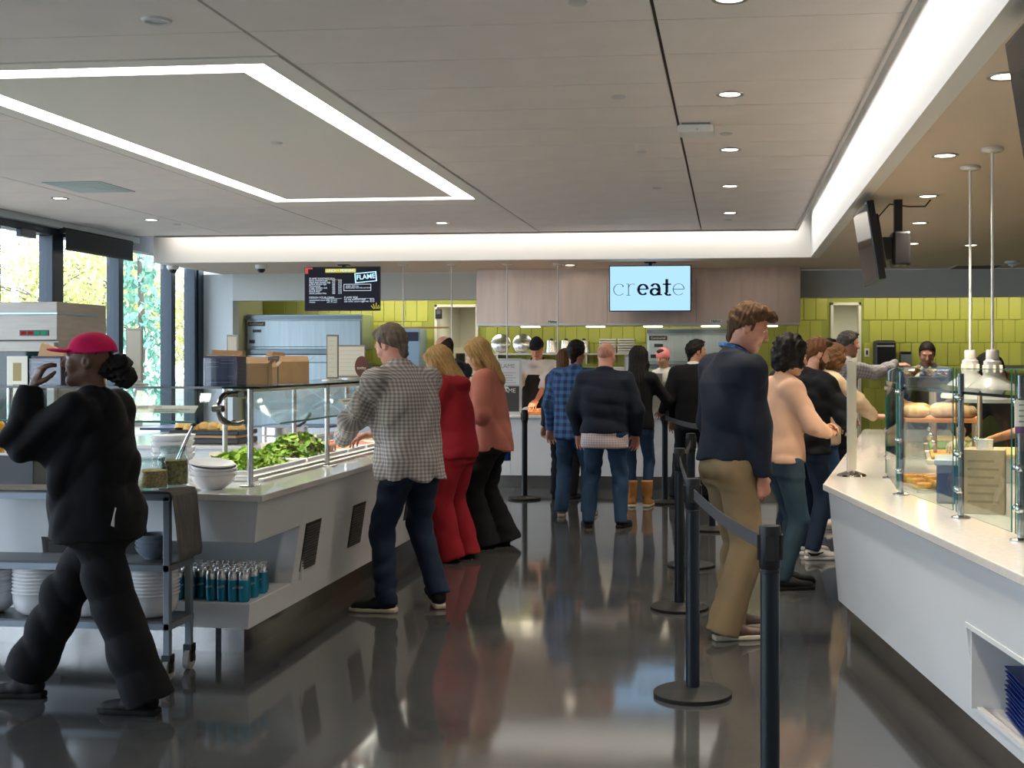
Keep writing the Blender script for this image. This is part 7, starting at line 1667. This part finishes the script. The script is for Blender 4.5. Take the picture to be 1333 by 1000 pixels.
# 5 woman in dusty pink
person('blonde woman in a dusty pink sweater and black flared trousers', (-1.96, 10.05), R(86), 1.73, 'f', 1.0, feet=((-0.09, 0.08, 8), (0.10, -0.06, 0)), lean=0.05, head=(-26, 4, 0), skin='fair', near=1,
       arms=[dict(w=(-0.17, 0.27, 1.10), pole=(-0.5, -0.8, -1.0), dir=(0.2, 1, 0.0), n=(-1, 0, 0.3), curl=0.6), dict(w=(0.10, 0.32, 1.12), pole=(1, -0.4, -0.6), dir=(-0.2, 1, 0), n=(0.7, 0, 0.6), curl=0.6)],
       top=dict(mat=M_pink, off=0.026, hem=0.80, collar='crew', drape=0.93, wr=0.006, sloff=0.012, sleeve=0.97, name='sweater'), pants=dict(mat=M_blk2, off=0.010, loose=0.008, flare=0.085, hem=0.015, wr=0.006), shoes=BS, hair=('long', 'blonde'))
# 6 cook behind the counter
def apron(mt):
    def fn(P, J):
        s = J['s']; F = Field(J['lo'], J['hi'], J['res']); Z = [0.55, 0.80, 0.92, 1.06, 1.20, 1.30]; zz = [z * s for z in Z]; I = lambda a: [float(np.interp(z, J['Zs'], a)) for z in zz]
        F.loft(zz, [0] * 6, I(J['CY']), [r + 0.034 for r in I(J['RXs'])], [r + 0.040 for r in I(J['RYs'])], 0.0)
        ax = [F.lo[i] + F.res * np.arange(F.n[i]) for i in range(3)]; X, Y, Z_ = np.meshgrid(*ax, indexing='ij', sparse=True)
        lim = np.interp(Z_, [0, 1.05 * s, 1.30 * s], [0.30, 0.24, 0.10]); F.f[:] = np.maximum(F.f, np.abs(X) - lim); F.f[:] = np.maximum(F.f, 0.02 - Y); F.wrinkle(0.003, 9, 22); V, Q = F.mesh(1); a = np_mesh('apron', [(V, Q, 0)], mt, P)
        for sd in (-1, 1): MB().tube([(sd * 0.09, J['ln'](1.3 * s) + 0.15, 1.295 * s), (sd * 0.085, J['ln'](1.40 * s) + 0.11, 1.42 * s), (sd * 0.075, J['ln'](1.47 * s) + 0.01, 1.50 * s), (sd * 0.03, J['ln'](1.47 * s) - 0.065, 1.485 * s)], 0.010).build('neck_strap', mt, a)
    return fn
def chefx(P, J): ballcap(M_capk, 0.01)(P, J); apron(M_blk)(P, J)
person('cook in white with a black apron and cap bending over the kitchen counter', (X_at(703, 15.72), 15.72), R(176), 1.84, 'm', 1.12, 0.03, lean=0.10, hunch=0.03, head=(-22, 4, 0), skin='rosy', near=1,
       arms=[dict(w=(-0.06, 0.50, 0.98), pole=(-1, -0.2, -0.2), dir=(0.2, 1, -0.5), n=(0, 0.6, 1), curl=0.6), dict(w=(0.26, 0.50, 0.96), pole=(1, -0.2, -0.3), dir=(-0.2, 0.6, -1), n=(0.3, 1, 0.6), curl=0.5)],
       top=dict(mat=M_wshirt, off=0.022, hem=0.80, collar='shirt', drape=0.9, sleeve=0.62, wr=0.006, name='chef_jacket'), pants=dict(mat=M_blk2), shoes=BS, hair=('crop', 'brown'), extra=chefx)
# 7, 8 queue at the kitchen counter
person('dark haired man in a blue plaid shirt waiting at the kitchen counter', (-1.53, 12.05), R(-6), 1.73, 'm', 1.0, 0.01, feet=((-0.13, 0, 12), (0.13, 0.02, -8)), lean=0.02, head=(-6, -10, 0), skin='tan', near=1,
       arms=[dict(w=(-0.27, 0.10, 0.88)), dict(w=(0.25, 0.10, 0.88))], top=dict(mat=PL_blue, off=0.026, hem=0.78, collar='shirt', drape=0.93, weave=True, wr=0.008, name='shirt'), pants=dict(mat=M_denim2, off=0.014, loose=0.008, name='jeans'), shoes=dict(mat=mat('grey_sneaker', (0.16, 0.19, 0.23), 0.5), sole=M_solew), hair=('fade', 'dark'))
person('bald man in a navy pullover with a pale shirt tail hanging out', (-1.15, 11.28), R(-4), 1.70, 'm', 1.22, 0.05, feet=((-0.15, 0, 14), (0.15, 0.01, -14)), lean=0.02, head=(-5, -16, 0), skin='rosy', near=1,
       arms=[dict(w=(-0.27, 0.14, 0.89), pole=(-1, -0.8, 0)), dict(w=(0.27, 0.14, 0.89), pole=(1, -0.8, 0))],
       top=[dict(mat=M_navyk, off=0.026, hem=0.90, collar='shirt', drape=0.92, wr=0.007, sloff=0.012, name='pullover'), dict(mat=PL_tail, off=0.016, hem=0.76, collar='none', sleeve=0.0, weave=True, drape=0.9, wr=0.006, name='shirt_tail')], pants=dict(mat=M_denim2, off=0.014, loose=0.006, width=0.94, name='jeans'), shoes=BS, hair=('bald', 'stubble'))
# 9 woman with long black hair
person('woman with long black hair, blue jeans and tan boots', (-0.97, 12.92), R(-6), 1.68, 'f', 1.0, feet=((-0.06, 0.0, 20), (0.10, 0.03, -4)), lean=0.02, head=(-10, -4, 0), skin='tan', near=1,
       arms=[dict(w=(-0.10, 0.28, 1.02), pole=(-1, -0.5, -0.3)), dict(w=(0.22, 0.30, 1.05), pole=(1, -0.5, -0.5), curl=0.8)], top=dict(mat=M_blk, off=0.018, hem=0.86, collar='crew', drape=0.84, name='blouse'), pants=dict(mat=M_denim2, off=0.005, width=0.97, hem=0.2, name='jeans'), shoes=dict(kind='boot', mat=M_tanb, sole=M_solew), hair=('longdark', 'dark'))
# 10 suit
person('dark haired man in a black suit glancing aside at the kitchen counter', (-0.40, 13.50), R(-8), 1.76, 'm', 1.0, feet=((-0.17, -0.10, 16), (0.14, 0.05, -6)), lean=0.02, head=(-4, -58, 0), skin='tan', near=1,
       arms=[dict(w=(-0.26, 0.06, 0.90)), dict(w=(0.25, 0.10, 0.92))], top=[dict(mat=M_blk, off=0.026, hem=0.78, collar='suit', drape=0.93, wr=0.005, name='suit_jacket'), dict(mat=M_wshirt, off=0.006, hem=1.2, collar='shirt', sleeve=0.0, name='shirt_collar')], pants=dict(mat=M_blk2, off=0.014, loose=0.01, flare=0.012), shoes=BS, hair=('short', 'dark'))
# 11 worker with pink head cover
def net(P, J): 
    F = Field((-0.13, -0.16, -0.06), (0.13, 0.15, 0.20), J['hres']); F.ell((0, -0.02, 0.045), (0.094, 0.115, 0.100), 0.0); half(F, (0, 0.04, 0.01), (0, 0.15, -1)); F.wrinkle(0.004, 5, 60); head_mesh(P, J, 'head_cover', F, M_net)
person('kitchen worker in a pink head cover behind the woman with black hair', (X_at(867, 16.5), 16.5), R(150), 1.70, 'f', 1.0, head=(-14, 0, 0), skin='tan', near=0, top=dict(mat=M_wshirt, off=0.02, hem=0.8, name='tunic'), pants=dict(mat=M_blk2), shoes=BS, hair=('short', 'dark'), extra=net)
# 12 tall man in the foreground
def lanyard(P, J):
    s = J['s']; y = J['ln'](1.47 * s)
    pts = [(-0.085, y + 0.07, 1.40 * s), (-0.088, y + 0.03, 1.475 * s), (-0.073, y - 0.045, 1.512 * s), (-0.03, y - 0.092, 1.525 * s), (0.03, y - 0.092, 1.525 * s), (0.073, y - 0.045, 1.512 * s), (0.088, y + 0.03, 1.475 * s), (0.085, y + 0.07, 1.40 * s)]
    vs = []; fs = []
    for (x, yy, z) in pts:
        for (a, b_) in ((0, -0.009), (0, 0.009), (1, 0.009), (1, -0.009)): n = Vector((x, yy - y, 0)).normalized() * 0.002 * a; vs.append((x + n.x, yy + n.y, z + b_))
    for i in range(len(pts) - 1):
        for k in range(4): fs.append((i * 4 + k, i * 4 + (k + 1) % 4, i * 4 + 4 + (k + 1) % 4, i * 4 + 4 + k))
    MB().add(vs, fs).build('lanyard', mat('blue_lanyard', (0.05, 0.20, 0.55), 0.5, var=0.8, vscale=30), P)
person('tall young man in a navy sweater and khaki trousers with a blue lanyard', (-0.03, 6.92), R(-60), 1.87, 'm', 0.98, feet=((-0.11, 0.10, -4), (0.11, -0.06, -12)), lean=0.0, hunch=0.045, head=(-24, -32, 0), skin='rosy', near=2, hips=0.03,
       arms=[dict(w=(-0.20, 0.16, 0.90), pole=(-1, -0.6, 0)), dict(w=(0.215, 0.115, 0.845), pole=(0.8, -1, 0), dir=(-0.25, 0.25, -1), n=(1, 0.2, 0), curl=0.5)],
       top=dict(mat=M_navyk, off=0.024, hem=0.92, collar='shirt', drape=0.88, wr=0.008, sloff=0.012, name='sweater'), pants=dict(mat=M_khaki, off=0.016, loose=0.016, flare=0.012, wr=0.009, hem=0.03), shoes=dict(mat=M_brownl, sole=M_solew), hair=('quiff', 'brown'), extra=lanyard)
# 13-18 queue along the angled counter
def tights(P, J): pass
person('woman with black curly hair in a beige sweater folding her hands', (0.36, 8.42), R(-66), 1.69, 'f', 1.02, feet=((-0.09, 0.06, 0), (0.09, -0.05, -8)), lean=0.0, head=(-16, -14, 0), skin='tan', near=1,
       arms=[dict(w=(-0.05, 0.29, 1.10), pole=(-1, -0.4, -0.6), dir=(0.6, 0.8, 0.2), n=(-0.3, 0.6, 0.8), curl=0.7), dict(w=(0.07, 0.30, 1.08), pole=(1, -0.5, -0.6), dir=(-0.6, 0.8, 0.25), n=(0.4, 0.5, 0.8), curl=0.7)],
       top=dict(mat=M_beige, off=0.016, hem=0.88, collar='turtle', drape=0.84, wr=0.004, name='sweater'), pants=dict(mat=fabric('teal_denim', (0.028, 0.055, 0.075), 0.2), off=0.010, hem=0.06, name='jeans'), shoes=BS, hair=('curly', 'dark'))
person('brown haired man with a white collar behind the black hoodie', (0.50, 10.75), R(-60), 1.72, 'm', 1.0, head=(-8, 0, 0), skin='rosy', near=0, top=[dict(mat=M_navyk, off=0.022, hem=0.86, collar='crew', name='pullover'), dict(mat=M_wshirt, off=0.006, hem=1.2, collar='shirt', sleeve=0.0, name='shirt_collar')], pants=dict(mat=M_denim, off=0.012, name='jeans'), shoes=dict(mat=M_brownl, sole=M_soleb), hair=('crop', 'auburn'))
def swoosh(P, J):
    # dark tick mark on the outer side of the sneaker
    f = MB(); M = Matrix.Translation((0.10, -0.04, 0)) @ Matrix.Rotation(R(-30), 4, 'Z')
    pts = [(0.052, -0.045, 0.062, 0.004), (0.056, -0.02, 0.046, 0.011), (0.058, 0.02, 0.046, 0.010), (0.054, 0.075, 0.064, 0.003)]; vs = []
    for (x, y, z, w) in pts:
        for dx in (-0.012, 0.0): vs += [M @ Vector((x + dx, y, z - w)), M @ Vector((x + dx, y, z + w))]
    fs = []
    for i in range(3):
        a = i * 4; b_ = a + 4; fs += [(a, b_, b_ + 1, a + 1), (a + 2, a + 3, b_ + 3, b_ + 2), (a, a + 2, b_ + 2, b_), (a + 1, b_ + 1, b_ + 3, a + 3)]
    fs += [(0, 1, 3, 2), (12, 14, 15, 13)]
    f.add(vs, fs).build('shoe_emblem', M_shoeb, P)
person('bearded young man in a black hoodie, dark jeans and white sneakers', (0.60, 9.72), R(-50), 1.71, 'm', 1.02, feet=((-0.10, 0.10, 0), (0.10, -0.04, -30)), lean=0.01, hunch=0.02, head=(-14, -20, 0), skin='fair', near=1,
       arms=[dict(w=(-0.18, 0.24, 1.0)), dict(w=(0.16, 0.30, 1.05), pole=(1, -0.5, -0.5))], top=dict(mat=M_blk, off=0.030, hem=0.84, collar='hood', drape=0.93, wr=0.007, sloff=0.016, name='hoodie'), pants=dict(mat=M_denim, off=0.010, loose=0.004, hem=0.07, name='jeans'), shoes=dict(mat=M_shoew, sole=mat('white_sole', (0.62, 0.60, 0.56), 0.5)), hair=('fade', 'auburn', 'beard'), extra=swoosh)
person('woman with wavy brown hair in a cream sweater reaching to the counter', (0.86, 11.5), R(-72), 1.69, 'f', 1.02, feet=((-0.09, 0.05, 0), (0.09, -0.05, -8)), lean=0.05, head=(-18, 0, 0), skin='fair', near=1,
       arms=[dict(w=(-0.16, 0.28, 1.05)), dict(w=(0.12, 0.46, 1.06), pole=(1, -0.6, -0.8), dir=(0, 1, 0), curl=0.5)], top=dict(mat=M_cream, off=0.028, hem=0.80, collar='crew', drape=0.93, sloff=0.016, name='sweater'), pants=dict(mat=M_denim2, off=0.008, hem=0.07, name='jeans'), shoes=dict(mat=M_shoew, sole=M_solew), hair=('wavy', 'chestnut'))
person('tall man in a grey checked overshirt stretching an arm over the glass', (X_at(1090, 12.75), 12.75), R(-82), 1.84, 'm', 1.0, lean=0.06, head=(-8, 6, 0), skin='tan', near=1,
       arms=[dict(w=(-0.2, 0.20, 1.05)), dict(w=(0.05, 0.58, 1.42), pole=(0.8, 0, -1), dir=(0, 1, 0.08), curl=0.5)], top=dict(mat=PL_tw, off=0.026, hem=0.82, collar='shirt', drape=0.92, weave=True, name='overshirt'), pants=dict(mat=M_blk2), shoes=BS, hair=('short', 'salt'))
person('dark haired person whose crown shows behind the grey checked overshirt', (X_at(1073, 13.6), 13.6), R(-60), 1.77, 'm', 1.0, head=(-8, 0, 0), skin='tan', near=0, top=dict(mat=M_blk, name='jacket'), pants=dict(mat=M_blk2), shoes=BS, hair=('short', 'dark'))
# 19, 20 staff behind the angled counter
person('short haired server in a grey polo looking down behind the bread', (X_at(1207, 13.4), 13.4), R(168), 1.75, 'm', 1.05, lean=0.06, head=(-24, 6, 0), skin='tan', near=1,
       arms=[dict(w=(-0.2, 0.3, 1.1)), dict(w=(0.2, 0.3, 1.1))], top=dict(mat=fabric('grey_polo', (0.20, 0.215, 0.21), 0.06), off=0.02, hem=0.82, collar='shirt', sleeve=0.45, name='polo'), pants=dict(mat=M_blk2), shoes=BS, hair=('crop', 'dark'), extra=apron(M_blk))
person('server in black with a cap bowing over the counter in pale gloves', (1.98, 8.25), R(122), 1.60, 'm', 1.05, lean=0.26, hunch=0.13, head=(-44, 0, 0), skin='tan', near=1, hips=-0.06,
       arms=[dict(w=(-0.16, 0.56, 1.14), pole=(-1, -0.2, -0.2), dir=(0.1, 1, -0.25), n=(-0.2, 0.2, 1), curl=0.55, glove=True), dict(w=(0.06, 0.58, 1.13), pole=(1, -0.2, -0.2), dir=(-0.3, 1, -0.2), n=(0.3, 0.1, 1), curl=0.6, glove=True)],
       top=dict(mat=M_blk, off=0.024, hem=0.82, collar='crew', sleeve=0.55, name='shirt'), pants=dict(mat=M_blk2), shoes=BS, hair=('crop', 'dark'), extra=ballcap(M_capk))
# 21 person mostly hidden in the queue
person('brown haired person hidden behind the blue plaid shirt', (X_at(734, 13.6), 13.6), R(-10), 1.66, 'f', 1.0, head=(-6, 0, 0), skin='fair', near=0, top=dict(mat=M_slate, name='jacket'), pants=dict(mat=M_blk2), shoes=BS, hair=('shoulder', 'chestnut'))
